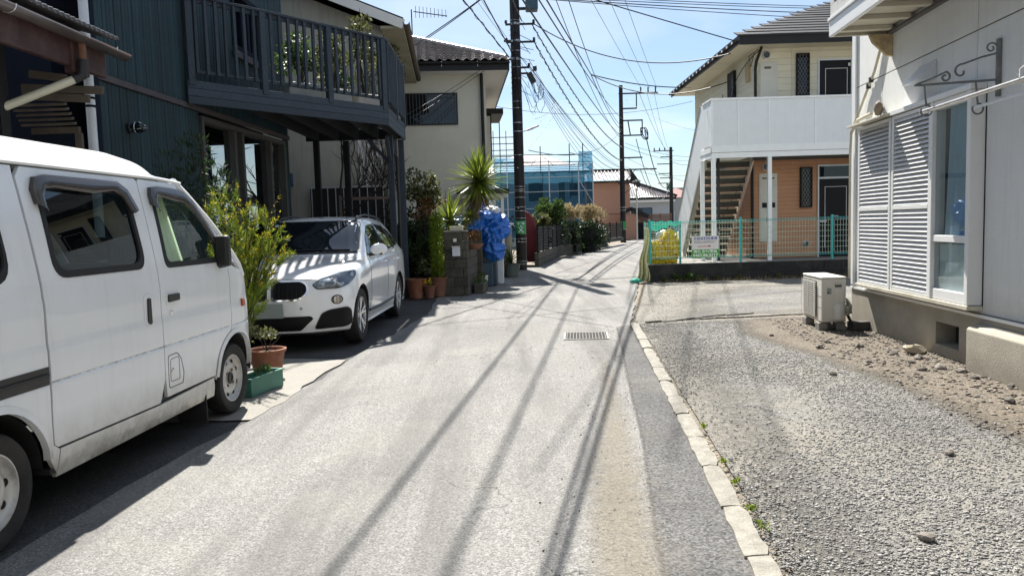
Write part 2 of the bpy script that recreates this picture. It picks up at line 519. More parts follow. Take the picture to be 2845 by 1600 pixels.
def ground_mat(name, c1, c2, fine, fscale, bump, spots=None, rough=.9, mid=.3, midscale=1.3, dust=None, cracks=0.0, soft=None, tracks=None):
    m = bpy.data.materials.new(name); m.use_nodes = True
    t = m.node_tree; p = t.nodes['Principled BSDF']; L = t.links.new
    tcn = N(t, 'ShaderNodeTexCoord')
    vec = tcn.outputs['Object']
    def noise(sc, det=4, r_=.6, dist=0., v=None):
        n = N(t, 'ShaderNodeTexNoise'); n.inputs['Scale'].default_value = sc; n.inputs['Detail'].default_value = det
        n.inputs['Roughness'].default_value = r_; n.inputs['Distortion'].default_value = dist
        L(v if v is not None else vec, n.inputs['Vector']); return n.outputs['Fac']
    def mr(x, a, b, c, d):
        n = N(t, 'ShaderNodeMapRange'); L(x, n.inputs[0])
        for i, q in enumerate((a, b, c, d)): n.inputs[i + 1].default_value = q
        return n.outputs[0]
    def mix(f, a, b, bt='MIX'):
        n = N(t, 'ShaderNodeMixRGB', blend_type=bt)
        for i, q in enumerate((f, a, b)):
            if isinstance(q, tuple): n.inputs[i].default_value = (*q, 1)
            elif isinstance(q, (int, float)): n.inputs[i].default_value = q
            else: L(q, n.inputs[i])
        return n.outputs[0]
    base = mix(mr(noise(midscale, 6, .6, .4), .3, .7, 0, 1), c1, c2)
    # stone grain: voronoi cells of light and dark aggregate
    vo = N(t, 'ShaderNodeTexVoronoi'); vo.inputs['Scale'].default_value = fscale
    L(vec, vo.inputs['Vector'])
    sepc = N(t, 'ShaderNodeSeparateColor'); L(vo.outputs['Color'], sepc.inputs[0])
    g1 = mr(sepc.outputs[0], 0, 1, 1 - fine, 1 + fine)
    g2 = mr(noise(fscale * .5, 3, .7), .3, .7, 1 - fine * .5, 1 + fine * .5)
    mm = N(t, 'ShaderNodeMath', operation='MULTIPLY'); L(g1, mm.inputs[0]); L(g2, mm.inputs[1])
    sc = N(t, 'ShaderNodeVectorMath', operation='SCALE'); L(base, sc.inputs[0]); L(mm.outputs[0], sc.inputs['Scale'])
    cur = sc.outputs[0]
    if tracks:          # long worn lanes: (colour, strength, stretch)
        mp = N(t, 'ShaderNodeMapping'); mp.inputs['Scale'].default_value = tracks[2]; mp.inputs['Rotation'].default_value = (0, 0, R(4))
        L(vec, mp.inputs[0])
        cur = mix(mr(noise(1.0, 5, .6, .2, mp.outputs[0]), .45, .68, 0, tracks[1]), cur, tracks[0])
    if dust:
        cur = mix(mr(noise(dust[1], 7, .7, .6), dust[2], dust[3], 0, dust[4]), cur, dust[0])
    if spots:
        cur = mix(mr(noise(spots[1], 3, .6), spots[2], spots[2] + .04, 0, spots[3]), cur, spots[0])
    if cracks:
        v2 = N(t, 'ShaderNodeTexVoronoi', feature='DISTANCE_TO_EDGE'); v2.inputs['Scale'].default_value = .55
        wob = N(t, 'ShaderNodeVectorMath', operation='ADD')
        nn = N(t, 'ShaderNodeTexNoise'); nn.inputs['Scale'].default_value = 2.2; nn.inputs['Detail'].default_value = 6
        L(vec, nn.inputs['Vector']); L(nn.outputs['Color'], wob.inputs[0]); L(vec, wob.inputs[1])
        L(wob.outputs[0], v2.inputs['Vector'])
        ck = mr(v2.outputs['Distance'], 0.0, 0.007, cracks, 0)
        gate = mr(noise(.45, 2), .5, .58, 0, 1)
        mg = N(t, 'ShaderNodeMath', operation='MULTIPLY'); L(ck, mg.inputs[0]); L(gate, mg.inputs[1])
        cur = mix(mg.outputs[0], cur, (.03, .03, .032))
    L(cur, p.inputs['Base Color'])
    p.inputs['Roughness'].default_value = rough
    p.inputs['Specular IOR Level'].default_value = .25
    b = N(t, 'ShaderNodeBump'); b.inputs['Strength'].default_value = bump; b.inputs['Distance'].default_value = .006
    L(mm.outputs[0], b.inputs['Height']); L(b.outputs[0], p.inputs['Normal'])
    if soft:
        at = N(t, 'ShaderNodeAttribute'); at.attribute_name = 'cover'
        n1 = noise(soft[0], 6, .72); n2 = noise(soft[0] * 9, 3, .7)
        ad = N(t, 'ShaderNodeMath', operation='MULTIPLY_ADD'); L(at.outputs['Fac'], ad.inputs[0]); ad.inputs[1].default_value = soft[1]
        av = N(t, 'ShaderNodeMath', operation='ADD'); L(n1, av.inputs[0]); L(n2, av.inputs[1])
        hf = N(t, 'ShaderNodeMath', operation='MULTIPLY'); L(av.outputs[0], hf.inputs[0]); hf.inputs[1].default_value = .5
        L(hf.outputs[0], ad.inputs[2])
        fac = mr(ad.outputs[0], soft[2], soft[3], 0, soft[4])
        tr = N(t, 'ShaderNodeBsdfTransparent'); ms = N(t, 'ShaderNodeMixShader'); out = t.nodes['Material Output']
        L(fac, ms.inputs[0]); L(tr.outputs[0], ms.inputs[1]); L(p.outputs[0], ms.inputs[2]); L(ms.outputs[0], out.inputs[0])
    return m

M['earth'] = ground_mat('earth', (.17, .145, .11), (.23, .20, .16), .35, 40, .6, midscale=.6)
M['asphalt'] = ground_mat('asphalt', (.182, .179, .172), (.246, .242, .233), .46, 135, .8, dust=((.29, .275, .24), .8, .50, .78, .5), tracks=((.105, .103, .100), .7, (2.2, .16, 1)), cracks=.75, midscale=.55)
M['asphalt_strip'] = ground_mat('asphalt_strip', (.085, .084, .085), (.13, .128, .125), .55, 100, .9, dust=((.22, .20, .165), 1.4, .50, .76, .6), cracks=.7, soft=(4.5, 1.0, .62, .92, 1.0))
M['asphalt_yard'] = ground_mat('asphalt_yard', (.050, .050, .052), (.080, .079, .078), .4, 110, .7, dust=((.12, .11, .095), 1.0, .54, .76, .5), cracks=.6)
M['dusty'] = ground_mat('dusty', (.245, .215, .165), (.285, .258, .21), .3, 120, .8, spots=((.08, .07, .06), 26, .60, .8), soft=(5.0, .62, .74, 1.02, .5))
M['gravel_bed'] = ground_mat('gravel_bed', (.128, .125, .118), (.19, .186, .176), .6, 85, 1.0, dust=((.255, .236, .198), .7, .46, .70, .75), midscale=.8, soft=(1.6, .9, .60, 1.0, 1.0))
M['dirt_bed'] = ground_mat('dirt_bed', (.115, .096, .074), (.165, .14, .11), .4, 60, 1.0, spots=((.05, .045, .04), 30, .62, .6), soft=(2.5, .8, .62, 1.0, .95))
M['pale_dirt'] = ground_mat('pale_dirt', (.155, .146, .128), (.225, .21, .182), .4, 75, .9, spots=((.10, .09, .08), 13, .58, .7), dust=((.085, .081, .073), 1.1, .48, .72, .75))
M['concrete'] = ground_mat('concrete', (.21, .20, .18), (.265, .255, .23), .12, 160, .35, spots=((.15, .14, .13), 30, .64, .5), cracks=.6)
M['kerb'] = mat('kerb', (.235, .222, .19), .85, var=.25, scale=14, bump=.6, bscale=90, orand=.09, fine=.25, fscale=140, dirt=.7, dirt_col=(.13, .12, .10), dscale=9)

g = sheet('ground', [(-600, -120), (600, -120), (600, 1400), (-600, 1400)], -0.03, M['earth'])
sheet('road', [(-3.2, -6), (1.0, -6), (.92, 2.9), (1.63, 10.44), (1.95, 12.2), (2.6, 15.5), (3.05, 18.2), (7.6, 38), (13.2, 62), (26, 112),
               (19, 112), (10.3, 62), (5.0, 41), (.95, 27), (.15, 23.6), (-.9, 19), (-1.55, 15.8), (-1.4, 12.4), (-1.75, 9), (-1.95, 6.5), (-2.2, 4.6)],
      -0.008, M['asphalt'], step=.35, jitter=.03)
sheet('side_lane', [(1.75, 10.75), (8.6, 11.6), (9.2, 17.74), (3.1, 17.74), (2.45, 14.2)], -0.012, M['pale_dirt'], step=.4, jitter=.06)
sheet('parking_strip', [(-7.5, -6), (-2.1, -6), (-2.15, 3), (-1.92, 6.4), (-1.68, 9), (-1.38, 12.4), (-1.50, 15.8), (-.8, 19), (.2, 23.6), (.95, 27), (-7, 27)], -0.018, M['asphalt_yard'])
sheet('driveway_pad', [(-2.03, 5.7), (-1.95, 6.5), (-1.93, 7.3), (-1.86, 8.25), (-2.6, 8.45), (-4.0, 8.5), (-4.0, 5.7)], -0.0045, M['concrete'], step=.2, jitter=.03)
soft_sheet('asphalt_patch', [(.46, 2.2), (.60, 3.4), (.78, 4.7), (.99, 6.64), (1.22, 8.7), (1.38, 10.2), (1.63, 10.44), (1.02, 2.9), (.95, 2.2)], -0.003, M['asphalt_strip'], .07, .10)
soft_sheet('dust_band', [(.02, 2.0), (.20, 3.6), (.40, 4.9), (.60, 6.2), (.74, 7.6), (.80, 9.0), (1.05, 9.0), (1.06, 7.2), (.98, 5.9), (.90, 4.75), (.78, 3.6), (.66, 2.0)], -0.0005, M['dusty'], .07, .26)
sheet('lot_subgrade', [(.95, 1.5), (1.10, 2.9), (1.76, 10.4), (1.78, 10.76), (8.5, 10.9), (8.5, 6), (5, 1.5)], -0.0135, M['pale_dirt'])
soft_sheet('gravel_lot', [(.70, .9), (1.02, 2.9), (1.68, 10.5), (3.2, 11.0), (8.5, 11.2), (8.5, 6), (5, .9)], -0.006, M['gravel_bed'], .2, 1.2)
soft_sheet('gravel_patch', [(2.3, 10.9), (8.6, 10.9), (8.6, 16.6), (4.6, 16.2), (2.9, 14)], -0.010, M['gravel_bed'], .25, 1.6)
soft_sheet('dirt_margin', [(2.95, 4.0), (3.0, 6.2), (2.9, 7.8), (2.7, 9.2), (3.0, 10.6), (4.9, 11.2), (4.9, 4.0)], -0.001, M['dirt_bed'], .1, .55)

# kerb of weathered concrete blocks
kerb = tag(empty('kerb', (0, 0, 0)), label='row of weathered pale concrete edging blocks between road and gravel lot', kind='structure')
ks = [2.35, 3.06, 3.62, 4.24, 4.83, 5.42, 6.01, 6.60, 7.2, 7.8, 8.36, 8.95, 9.55, 10.10, 10.52]
def kx(y): return .985 + (y - 2.9) * .0932
for i in range(len(ks) - 1):
    a, b = ks[i] + .007, ks[i + 1] - .007
    mb = MB()
    nn = 7
    w = .060
    L_, R_ = [], []
    for j in range(nn + 1):
        y = a + (b - a) * j / nn
        jl, jr = rnd.uniform(-.006, .006), rnd.uniform(-.008, .008)
        if j in (0, nn): jl += .012 * rnd.random(); jr -= .018 * rnd.random()
        L_.append((kx(y) - w + jl, y)); R_.append((kx(y) + w + jr, y))
    z = .014 + rnd.uniform(-.004, .006)
    tl = rnd.uniform(-.004, .004)
    vs = []
    for (xl, y), (xr, _) in zip(L_, R_):
        xm = (xl + xr) / 2
        vs += [(xl, y, -.03), (xl + .006, y, z - .005), (xm, y, z + rnd.uniform(-.002, .003)), (xr - .006, y, z - .004 + tl), (xr, y, -.03)]
    fs = []
    for j in range(nn):
        for q in range(4):
            c = j * 5 + q
            fs.append((c, c + 1, c + 6, c + 5))
    fs += [(0, 1, 2, 3, 4), tuple(nn * 5 + q for q in (4, 3, 2, 1, 0))]
    mb.add(vs, fs)
    mb.build('kerb_block', M['kerb'], kerb)

# loose stones ---------------------------------------------------------
def stones(name, n, sampler, smin, smax, m, squash=.65):
    oct_v = np.array([(1, 0, 0), (-1, 0, 0), (0, 1, 0), (0, -1, 0), (0, 0, 1), (0, 0, -1)], float)
    oct_f = np.array([(0, 2, 4), (2, 1, 4), (1, 3, 4), (3, 0, 4), (2, 0, 5), (1, 2, 5), (3, 1, 5), (0, 3, 5)])
    P = sampler(n)
    n = len(P)
    s = smin * (smax / smin) ** (rng.random(n) ** 2.2)
    v = oct_v[None] * (1 + rng.uniform(-.38, .38, (n, 6, 3))) + rng.uniform(-.25, .25, (n, 6, 3))
    v *= np.stack([s, s * rng.uniform(.6, 1, n), s * squash * rng.uniform(.6, 1, n)], 1)[:, None]
    a = rng.uniform(0, 2 * np.pi, n); ca, sa = np.cos(a), np.sin(a)
    x = v[..., 0] * ca[:, None] - v[..., 1] * sa[:, None]; y = v[..., 0] * sa[:, None] + v[..., 1] * ca[:, None]
    v[..., 0], v[..., 1] = x, y
    v[..., :2] += P[:, None, :2]
    v[..., 2] += (P[:, 2] + s * .22)[:, None]
    f = oct_f[None] + (np.arange(n) * 6)[:, None, None]
    me = raw_mesh(name, v.reshape(-1, 3), f.reshape(-1, 3))
    me.materials.append(m)
    return link(name, me)
M['stone_grey'] = mat('stone_grey', (.222, .218, .208), .85, var=.2, scale=30, island=.55)
M['stone_brown'] = mat('stone_brown', (.135, .118, .098), .9, var=.2, scale=30, island=.75)
M['stone_pale'] = mat('stone_pale', (.23, .22, .195), .9, var=.2, scale=30, island=.45)
def lot(n):
    y = 2.3 + 8.2 * rng.random(n) ** 1.9
    x0 = kx(y) + .06; x1 = 3.45 + .083 * y
    x = x0 + (x1 - x0) * rng.random(n)
    # thin out where the dust lies
    k = np.array([mnoise.noise((a * .8, b * .5, 3.1)) for a, b in zip(x, y)])
    keep = rng.random(n) < np.clip(.75 - 1.5 * k, .12, 1)
    return np.stack([x, y, np.full(n, -.006)], 1)[keep]
tag(stones('gravel', 150000, lot, .0030, .0125, M['stone_grey']), 'loose grey gravel spread over the lot beside the road', kind='stuff')
def far_lot(n):
    y = 9.6 + 7.6 * rng.random(n); x = 1.9 + .16 * (y - 10) + 6.2 * rng.random(n)
    return np.stack([x, y, np.full(n, -.012)], 1)
tag(stones('scattered_gravel', 16000, far_lot, .003, .013, M['stone_pale']), 'loose stones scattered over the pale dirt before the fence wall', kind='stuff')
def margin(n):
    y = 4.5 + 6.0 * rng.random(n)
    x = 3.62 + .083 * y - 1.0 * rng.random(n) ** 1.6
    return np.stack([x, y, np.full(n, -.003)], 1)
tag(stones('rubble', 5200, margin, .005, .026, M['stone_brown']), 'small brown rubble in the dirt below the wall', kind='stuff')
def roadgrit(n):
    y = 2.3 + 8 * rng.random(n) ** 1.6
    x = kx(y) - .05 - np.abs(rng.normal(0, .35, n))
    return np.stack([x, y, np.full(n, -.006)], 1)
tag(stones('road_grit', 2200, roadgrit, .0025, .009, M['stone_brown']), 'fine grit scattered at the edge of the road', kind='stuff')

def rock_mesh(seed, s):
    bm = bmesh.new(); bmesh.ops.create_icosphere(bm, subdivisions=2, radius=1)
    for v in bm.verts:
        q = 1 + .45 * mnoise.noise(v.co * 1.1 + Vector((seed * 3.7, 0, 0)))
        v.co = Vector((v.co.x * q * s, v.co.y * q * s * .75, v.co.z * q * s * .55))
    me = bpy.data.meshes.new('loose_rock'); bm.to_mesh(me); bm.free()
    return me
M['rock'] = mat('rock', (.17, .15, .13), .9, var=.3, scale=25, bump=.5, orand=.4)
M['rock_pale'] = mat('rock_pale', (.50, .44, .32), .9, var=.2, scale=20, bump=.4)
rocks = [(3.30, 8.05, .042), (2.86, 6.7, .04), (3.52, 8.4, .035), (3.72, 8.05, .05), (3.86, 7.6, .042), (3.42, 7.2, .03), (3.95, 7.3, .05), (3.78, 7.1, .03),
         (3.88, 6.8, .055), (3.97, 6.62, .045), (3.70, 6.75, .04), (3.92, 6.35, .04), (4.02, 6.0, .045), (3.66, 5.5, .045), (3.75, 4.95, .05), (2.55, 4.35, .03), (1.78, 3.2, .035), (3.1, 9.0, .03)]
ROCK_LABELS = ['small dark rock out on the gravel left of the pale flat rock', 'lone dark rock on the gravel well away from the wall', 'small rock between the air conditioner and the pale flat rock',
 'rounded dark rock just left of the pale flat rock', 'dark rock touching the near side of the pale flat rock', 'smallest dark rock at the outer edge of the dirt strip', 'chunky dark rock right under the foundation vent',
 'small dark rock just outside the foundation vent', 'largest dark rock of the row along the wall, right of the vent', 'dark rock against the wall under the start of the foundation ledge', 'dark rock a step out from the wall, right of the vent',
 'dark rock at the foot of the foundation ledge', 'dark rock against the foundation ledge near the right picture edge', 'dark rock at the right picture edge beyond the dirt strip', 'nearest dark rock by the right picture edge',
 'dark pebble sized rock in the middle of the near gravel', 'dark rock on the near gravel close to the concrete edging', 'small rock in front of the air conditioner']
rm = [rock_mesh(i, 1) for i in range(4)]
for m_ in rm: m_.materials.append(M['rock'])
for i, (x, y, s) in enumerate(rocks):
    o = link('loose_rock', rm[i % 4], loc=(x, y, s * .3), rz=i * 1.3); o.scale = (s * 1.1,) * 3
    far = x > 3.25; lab = ROCK_LABELS[i]
    tag(o, lab, 'rock', 'loose rocks below the wall' if far else 'loose rocks on the gravel')
pm = rock_mesh(9, 1); pm.materials.append(M['rock_pale'])
o = link('pale_rock', pm, loc=(4.08, 7.62, .03)); o.scale = (.17, .12, .1); o.rotation_euler = (.1, .25, .5)
tag(o, 'large flat cream coloured rock beside the foundation vent', 'rock')

M['asphalt_chunk'] = mat('asphalt_chunk', (.12, .115, .105), .95, var=.3, scale=20, bump=.6, orand=.25)
le = tag(empty('lot_edge', (0, 0, 0)), label='broken asphalt lip crossing the lot from the end of the concrete edging', kind='structure')
x = 1.86
while x < 3.5:
    l = rnd.uniform(.10, .26); y = 10.62 + (x - 1.86) * .42 + .05 * math.sin(x * 5)
    MB().box((x + l / 2, y, .0), (l, rnd.uniform(.03, .06), rnd.uniform(.008, .028)), M=rzm(R(20) + rnd.uniform(-.2, .2))).build('asphalt_piece', M['asphalt_chunk'], le, bevel=.01)
    x += l * rnd.uniform(.8, 1.0)
# drain grate ----------------------------------------------------------
M['galv'] = mat('galv', (.52, .52, .50), .5, metal=.5, var=.2, scale=12, dirt=.4, dirt_col=(.2, .16, .11), dscale=8)
M['hole'] = mat('hole', (.008, .008, .008), .95)
M['grate_steel'] = mat('grate_steel', (.17, .165, .155), .6, metal=.4, var=.25, scale=12, dirt=.5, dirt_col=(.13, .10, .07), dscale=8)
gr = empty('drain_grate', (.92, 9.49, -.004), R(-5), 'galvanised steel grid drain cover set in the asphalt road', 'drain grate')
for a in (-1, 1):
    MB().box((a * .268, 0, .0), (.022, .60, .012)).build('frame', M['grate_steel'], gr); MB().box((0, a * .289, .0), (.514, .022, .012)).build('frame', M['grate_steel'], gr)
MB().box((0, 0, -.0015), (.514, .556, .003)).build('pit', M['hole'], gr)
for i in range(13):
    MB().box((-.24 + i * .04, 0, .0035), (.006, .556, .004)).build('grate_bar', M['grate_steel'], gr)
for i in range(7):
    MB().box((0, -.24 + i * .08, .0045), (.514, .007, .003)).build('cross_bar', M['grate_steel'], gr)
def wheel(parent, c, R_, rim_r, width, kind, spin=0.0, side=1):
    """axle along local x; side=+1 faces +x"""
    w = empty('wheel', c); w.parent = parent; w.rotation_euler = (spin, 0, 0 if side > 0 else math.pi)
    h = width / 2
    pr = [(rim_r * .99, -h * .8), (R_ * .86, -h), (R_ * .95, -h * .93), (R_ * .99, -h * .7), (R_, -h * .4), (R_, h * .4), (R_ * .99, h * .7), (R_ * .95, h * .93), (R_ * .86, h), (rim_r * 1.04, h * .86), (rim_r * .99, h * .72)]
    mb = MB(); mb.lathe(pr, 48, axis='X')
    for k in range(3):
        rr_ = R_ + .001
        mb.lathe([(rr_ * .998, (-.3 + .3 * k) * width - .004), (R_ * .985, (-.3 + .3 * k) * width), (rr_ * .998, (-.3 + .3 * k) * width + .004)], 48, axis='X')
    mb.build('tyre', M['tyre'], w, smooth=True)
    if kind == 'steel':
        pr = [(rim_r, h * .62), (rim_r, h * .82), (rim_r * .955, h * .84), (rim_r * .93, h * .60), (rim_r * .88, h * .40), (rim_r * .80, h * .30), (rim_r * .74, h * .40), (rim_r * .62, h * .56), (rim_r * .50, h * .58), (rim_r * .40, h * .44), (rim_r * .27, h * .40), (rim_r * .26, h * .50)]
        mb = MB(); mb.lathe(pr, 48, axis='X'); mb.build('rim', M['steel_wheel'], w, smooth=True)
        for k in range(8):
            a = k * math.pi / 4
            mb = MB(); mb.lathe([(rim_r * .115, h * .475), (rim_r * .10, h * .51), (0.0001, h * .51)], 12, c=(0, rim_r * .70 * math.cos(a), rim_r * .70 * math.sin(a)), axis='X'); mb.build('rim_hole', M['hole'], w)
        mb = MB(); mb.lathe([(rim_r * .26, h * .38), (rim_r * .25, h * .62), (rim_r * .16, h * .66), (rim_r * .15, h * .58), (.0001, h * .56)], 20, axis='X'); mb.build('hub_cap', M['black_plastic'], w, smooth=True)
        for k in range(4):
            a = k * math.pi / 2 + .5
            mb = MB(); mb.lathe([(.011, h * .4), (.011, h * .56), (.0001, h * .58)], 6, c=(0, rim_r * .38 * math.cos(a), rim_r * .38 * math.sin(a)), axis='X'); mb.build('wheel_nut', M['rust'], w)
    else:
        mb = MB(); mb.lathe([(rim_r, h * .6), (rim_r, h * .88), (rim_r * .95, h * .88), (rim_r * .93, h * .5), (rim_r * .9, -h * .5)], 48, axis='X'); mb.build('rim', M['alloy'], w, smooth=True)
        for k in range(5):
            a = k * 2 * math.pi / 5
            for d_ in (-.17, .17):
                mb = MB()
                p = (h * .62, rim_r * .2 * math.cos(a), rim_r * .2 * math.sin(a)); q = (h * .80, rim_r * .94 * math.cos(a + d_), rim_r * .94 * math.sin(a + d_))
                mb.bar(p, q, .03, .028, up=(1, 0, 0)); mb.build('spoke', M['alloy'], w, bevel=.006)
        mb = MB(); mb.lathe([(rim_r * .26, h * .5), (rim_r * .24, h * .74), (rim_r * .12, h * .78), (.0001, h * .78)], 20, axis='X'); mb.build('hub_cap', M['alloy'], w, smooth=True)
        mb = MB(); mb.lathe([(rim_r * .62, h * .2), (rim_r * .62, h * .3), (.0001, h * .3)], 32, axis='X'); mb.build('brake_disc', M['iron'], w)
    return w

# ------------------------------------------------------------------ white kei van (local +y is its nose, +x its road side)
VX, VY, VR = -2.94, 5.98, -math.atan(.05)
van = empty('parked_van', (VX, VY, 0), VR, 'boxy white microvan with dirty sills parked at the left edge of the lane', 'van')
def smooth01(t):
    t = max(0., min(1., t)); return t * t * (3 - 2 * t)
def van_w(y, z):
    w = .74
    if z < .40: w -= .035 * ((.40 - z) / .18) ** 1.5
    if z > 1.10: w -= .125 * ((z - 1.10) / .66) ** 1.25
    w -= .008 * math.exp(-((z - .706) / .006) ** 2)          # pressed groove above the sill
    w += .005 * smooth01((.90 - z) / .03) - .005 * smooth01((.70 - z) / .2)
    w -= .004 * math.exp(-((z - 1.13) / .03) ** 2)
    if y > .10:
        w -= .115 * ((y - .10) / .40) ** 2.2
    if y < -2.7: w -= .05 * ((-2.7 - y) / .3) ** 2
    return w
def vside(sgn):
    def fn(u, v, t): return (sgn * (van_w(u, v) - t), u, zmap(v))
    return fn
def zmap(z): return z + (.050 * (z - 1.22) / .50 if z > 1.22 else 0)
def nose_y(z):
    pts = [(.20, .46), (.30, .50), (.55, .505), (.70, .475), (.95, .43), (1.10, .36), (1.20, .27), (1.45, -.02), (1.70, -.40), (1.78, -.55)]
    for (z0, y0), (z1, y1) in zip(pts, pts[1:]):
        if z <= z1: return y0 + (y1 - y0) * (z - z0) / (z1 - z0)
    return pts[-1][1]
def arch(cy, r, a0, a1, n=14): return [(cy + r * math.cos(a0 + (a1 - a0) * i / n), .285 + r * math.sin(a0 + (a1 - a0) * i / n)) for i in range(n + 1)]
FA, RA, AR = 0.0, -2.63, .325
G_ = .0045
win_s = rounded([(-2.10, 1.225), (-1.235, 1.225), (-1.245, 1.665), (-2.085, 1.665)], [.10, .10, .12, .09])
win_f = rounded([(-.985, 1.215), (-.085, 1.215), (-.135, 1.30), (-.40, 1.585), (-.54, 1.665), (-.965, 1.665)], [.06, .03, .02, .12, .10, .08])
win_q = rounded([(-2.90, 1.225), (-2.42, 1.225), (-2.42, 1.665), (-2.90, 1.665)], [.1, .12, .16, .1])
def a_pillar(): return [(nose_y(z) - .145, z) for z in (1.10, 1.20, 1.32, 1.45, 1.58, 1.70)]
zt = 1.762
outl = {
 'sliding_door': [(-2.225 + G_, .80), (-2.235 + G_, .395), (-2.21 + G_, .375), (-1.19, .355), (-1.115 - G_, .50), (-1.115 - G_, .76), (-1.105 - G_, 1.20), (-1.095 - G_, zt - .045), (-1.12, zt - .03), (-2.16, zt - .03), (-2.215 + G_, zt - .08), (-2.218 + G_, 1.2)],
 'front_door': [(-1.115 + G_, .50), (-1.105 + G_, .375), (-.62, .375), (-.40, .375)] + arch(FA, AR + .045, math.pi * .955, math.pi * .62, 8) + [(-.075, .70), (-.055, 1.05), (-.055, 1.19)] + [(y - .035, z) for y, z in a_pillar()[1:]] + [(-.60, zt - .035), (-1.07, zt - .03), (-1.095 + G_, zt - .05), (-1.105 + G_, 1.2), (-1.115 + G_, .76)],
 'front_fender': arch(FA, AR + .03, math.pi * .60, math.pi * .02, 14) + [(.33, .22), (nose_y(.3) - .10, .24), (nose_y(.55) - .10, .55), (nose_y(.7) - .10, .70), (nose_y(.95) - .10, .95), (nose_y(1.1) - .10, 1.10), (-.045, 1.19), (-.045, 1.05), (-.066, .70)],
 'rear_quarter': [(-2.235 - G_, .395), (-2.235 - G_, .80), (-2.228 - G_, 1.2), (-2.225 - G_, zt - .08), (-2.225, zt - .03), (-3.12, zt - .03), (-3.16, 1.2), (-3.16, .30), (-3.02, .24)] + arch(RA, AR + .03, math.pi * 1.02, math.pi * .06, 16) + [(-2.19, .235), (-2.19, .36)],
 'sill': [(-2.19, .215), (-.36, .215), (-.385, .30), (-.42, .362), (-1.19, .342), (-2.18, .362)],
}
for sgn in (1, -1):
    fn = vside(sgn)
    for nm in outl:
        mb = MB()
        holes = {'sliding_door': [win_s], 'front_door': [win_f], 'rear_quarter': [win_q]}.get(nm, [])
        panel(mb, outl[nm], fn, holes, step=.07, edge=.035, lip=.022, rows=(.690, .698, .703, .706, .709, .714, .722, .80, .86, .885, .90, .915, 1.10, 1.13, 1.16))
        o = mb.build(nm, M['white_paint'], van, smooth=True, merge=.0005)
        if nm == 'sliding_door': sd_o = o
        if nm == 'front_door': fd_o = o
        if nm == 'rear_quarter': rq_o = o
        if nm == 'front_fender': ff_o = o
    # inner shell seen through the gaps, then rubber seals and panes
    mb = MB()
    inner = [(-3.10, .30), (-3.0, .30)] + arch(RA, AR + .03, math.pi * .96, math.pi * .04, 12) + [(-2.15, .28), (-.42, .28)] + arch(FA, AR + .03, math.pi * .96, math.pi * .12, 12) + [(.34, .50), (.28, 1.0), (-.12, 1.17), (-.60, 1.72), (-3.0, 1.72)]
    grow = lambda P_, k: [(sum(q[0] for q in P_) / len(P_) + (q[0] - sum(q[0] for q in P_) / len(P_)) * k, 1.44 + (q[1] - 1.44) * k) for q in P_]
    panel(mb, inner, fn, [grow(win_s, 1.02), grow(win_f, 1.02), grow(win_q, 1.02)], step=.12, edge=.05, lip=0, off=-.026)
    mb.build('inner_shell', M['black_plastic'], van, smooth=True)
    for wname, win, door, pm_ in (('side', win_s, sd_o, 'pane_tint'), ('front', win_f, fd_o, 'pane_clear'), ('rear', win_q, rq_o, 'pane_tint')):
        cx = sum(p[0] for p in win) / len(win); cz = sum(p[1] for p in win) / len(win)
        inn = [(cx + (p[0] - cx) * .94, cz + (p[1] - cz) * .88) for p in win]
        mb = MB(); panel(mb, [(cx + (p[0] - cx) * 1.02, cz + (p[1] - cz) * 1.04) for p in win], fn, [inn], step=.05, edge=.03, lip=.02, off=.004)
        mb.build('window_seal', M['black_rubber'], door, smooth=True)
        mb = MB(); panel(mb, [(cx + (p[0] - cx) * .985, cz + (p[1] - cz) * .96) for p in win], fn, [], step=.09, edge=.05, lip=0, off=-.010)
        mb.build('pane', M[pm_ if sgn == 1 else 'pane_dark'], door, smooth=True)
    # visors over the windows
    for path, door in (([(-2.13, 1.56), (-2.135, 1.63), (-2.10, 1.685), (-2.02, 1.70), (-1.6, 1.70), (-1.36, 1.70), (-1.27, 1.66), (-1.20, 1.55)], sd_o),
                       ([(-1.005, 1.58), (-1.005, 1.64), (-.98, 1.685), (-.90, 1.695), (-.70, 1.69), (-.56, 1.68), (-.44, 1.62), (-.30, 1.48), (-.17, 1.335)], fd_o)):
        mb = MB(); vs = []; k = len(path)
        cxy = Vector((sum(p[0] for p in path) / k, 1.40))
        for (y, z) in path:
            d = (cxy - Vector((y, z))).normalized()
            for t_, o_ in ((-.004, .004), (-.004, .026), (.03, .036), (.062, .034), (.078, .024), (.076, .020)):
                q = Vector((y, z)) + d * t_
                vs.append(fn(q.x, q.y, -o_))
        fs = [(i * 6 + j, i * 6 + j + 1, i * 6 + j + 7, i * 6 + j + 6) for i in range(k - 1) for j in range(5)]
        mb.add(vs, fs); mb.build('rain_visor', M['smoke'], door, smooth=True)
    # drip rail
    mb = MB()
    mb.tube([(sgn * (van_w(y, zt - .012) + .004), y, zmap(zt - .012) - (.02 * max(0, (y + 1.0) / .5) ** 2 if y > -1 else 0)) for y in np.linspace(-3.02, -.52, 24)], .013, 6)
    mb.build('drip_rail', M['white_paint'], van, smooth=True)
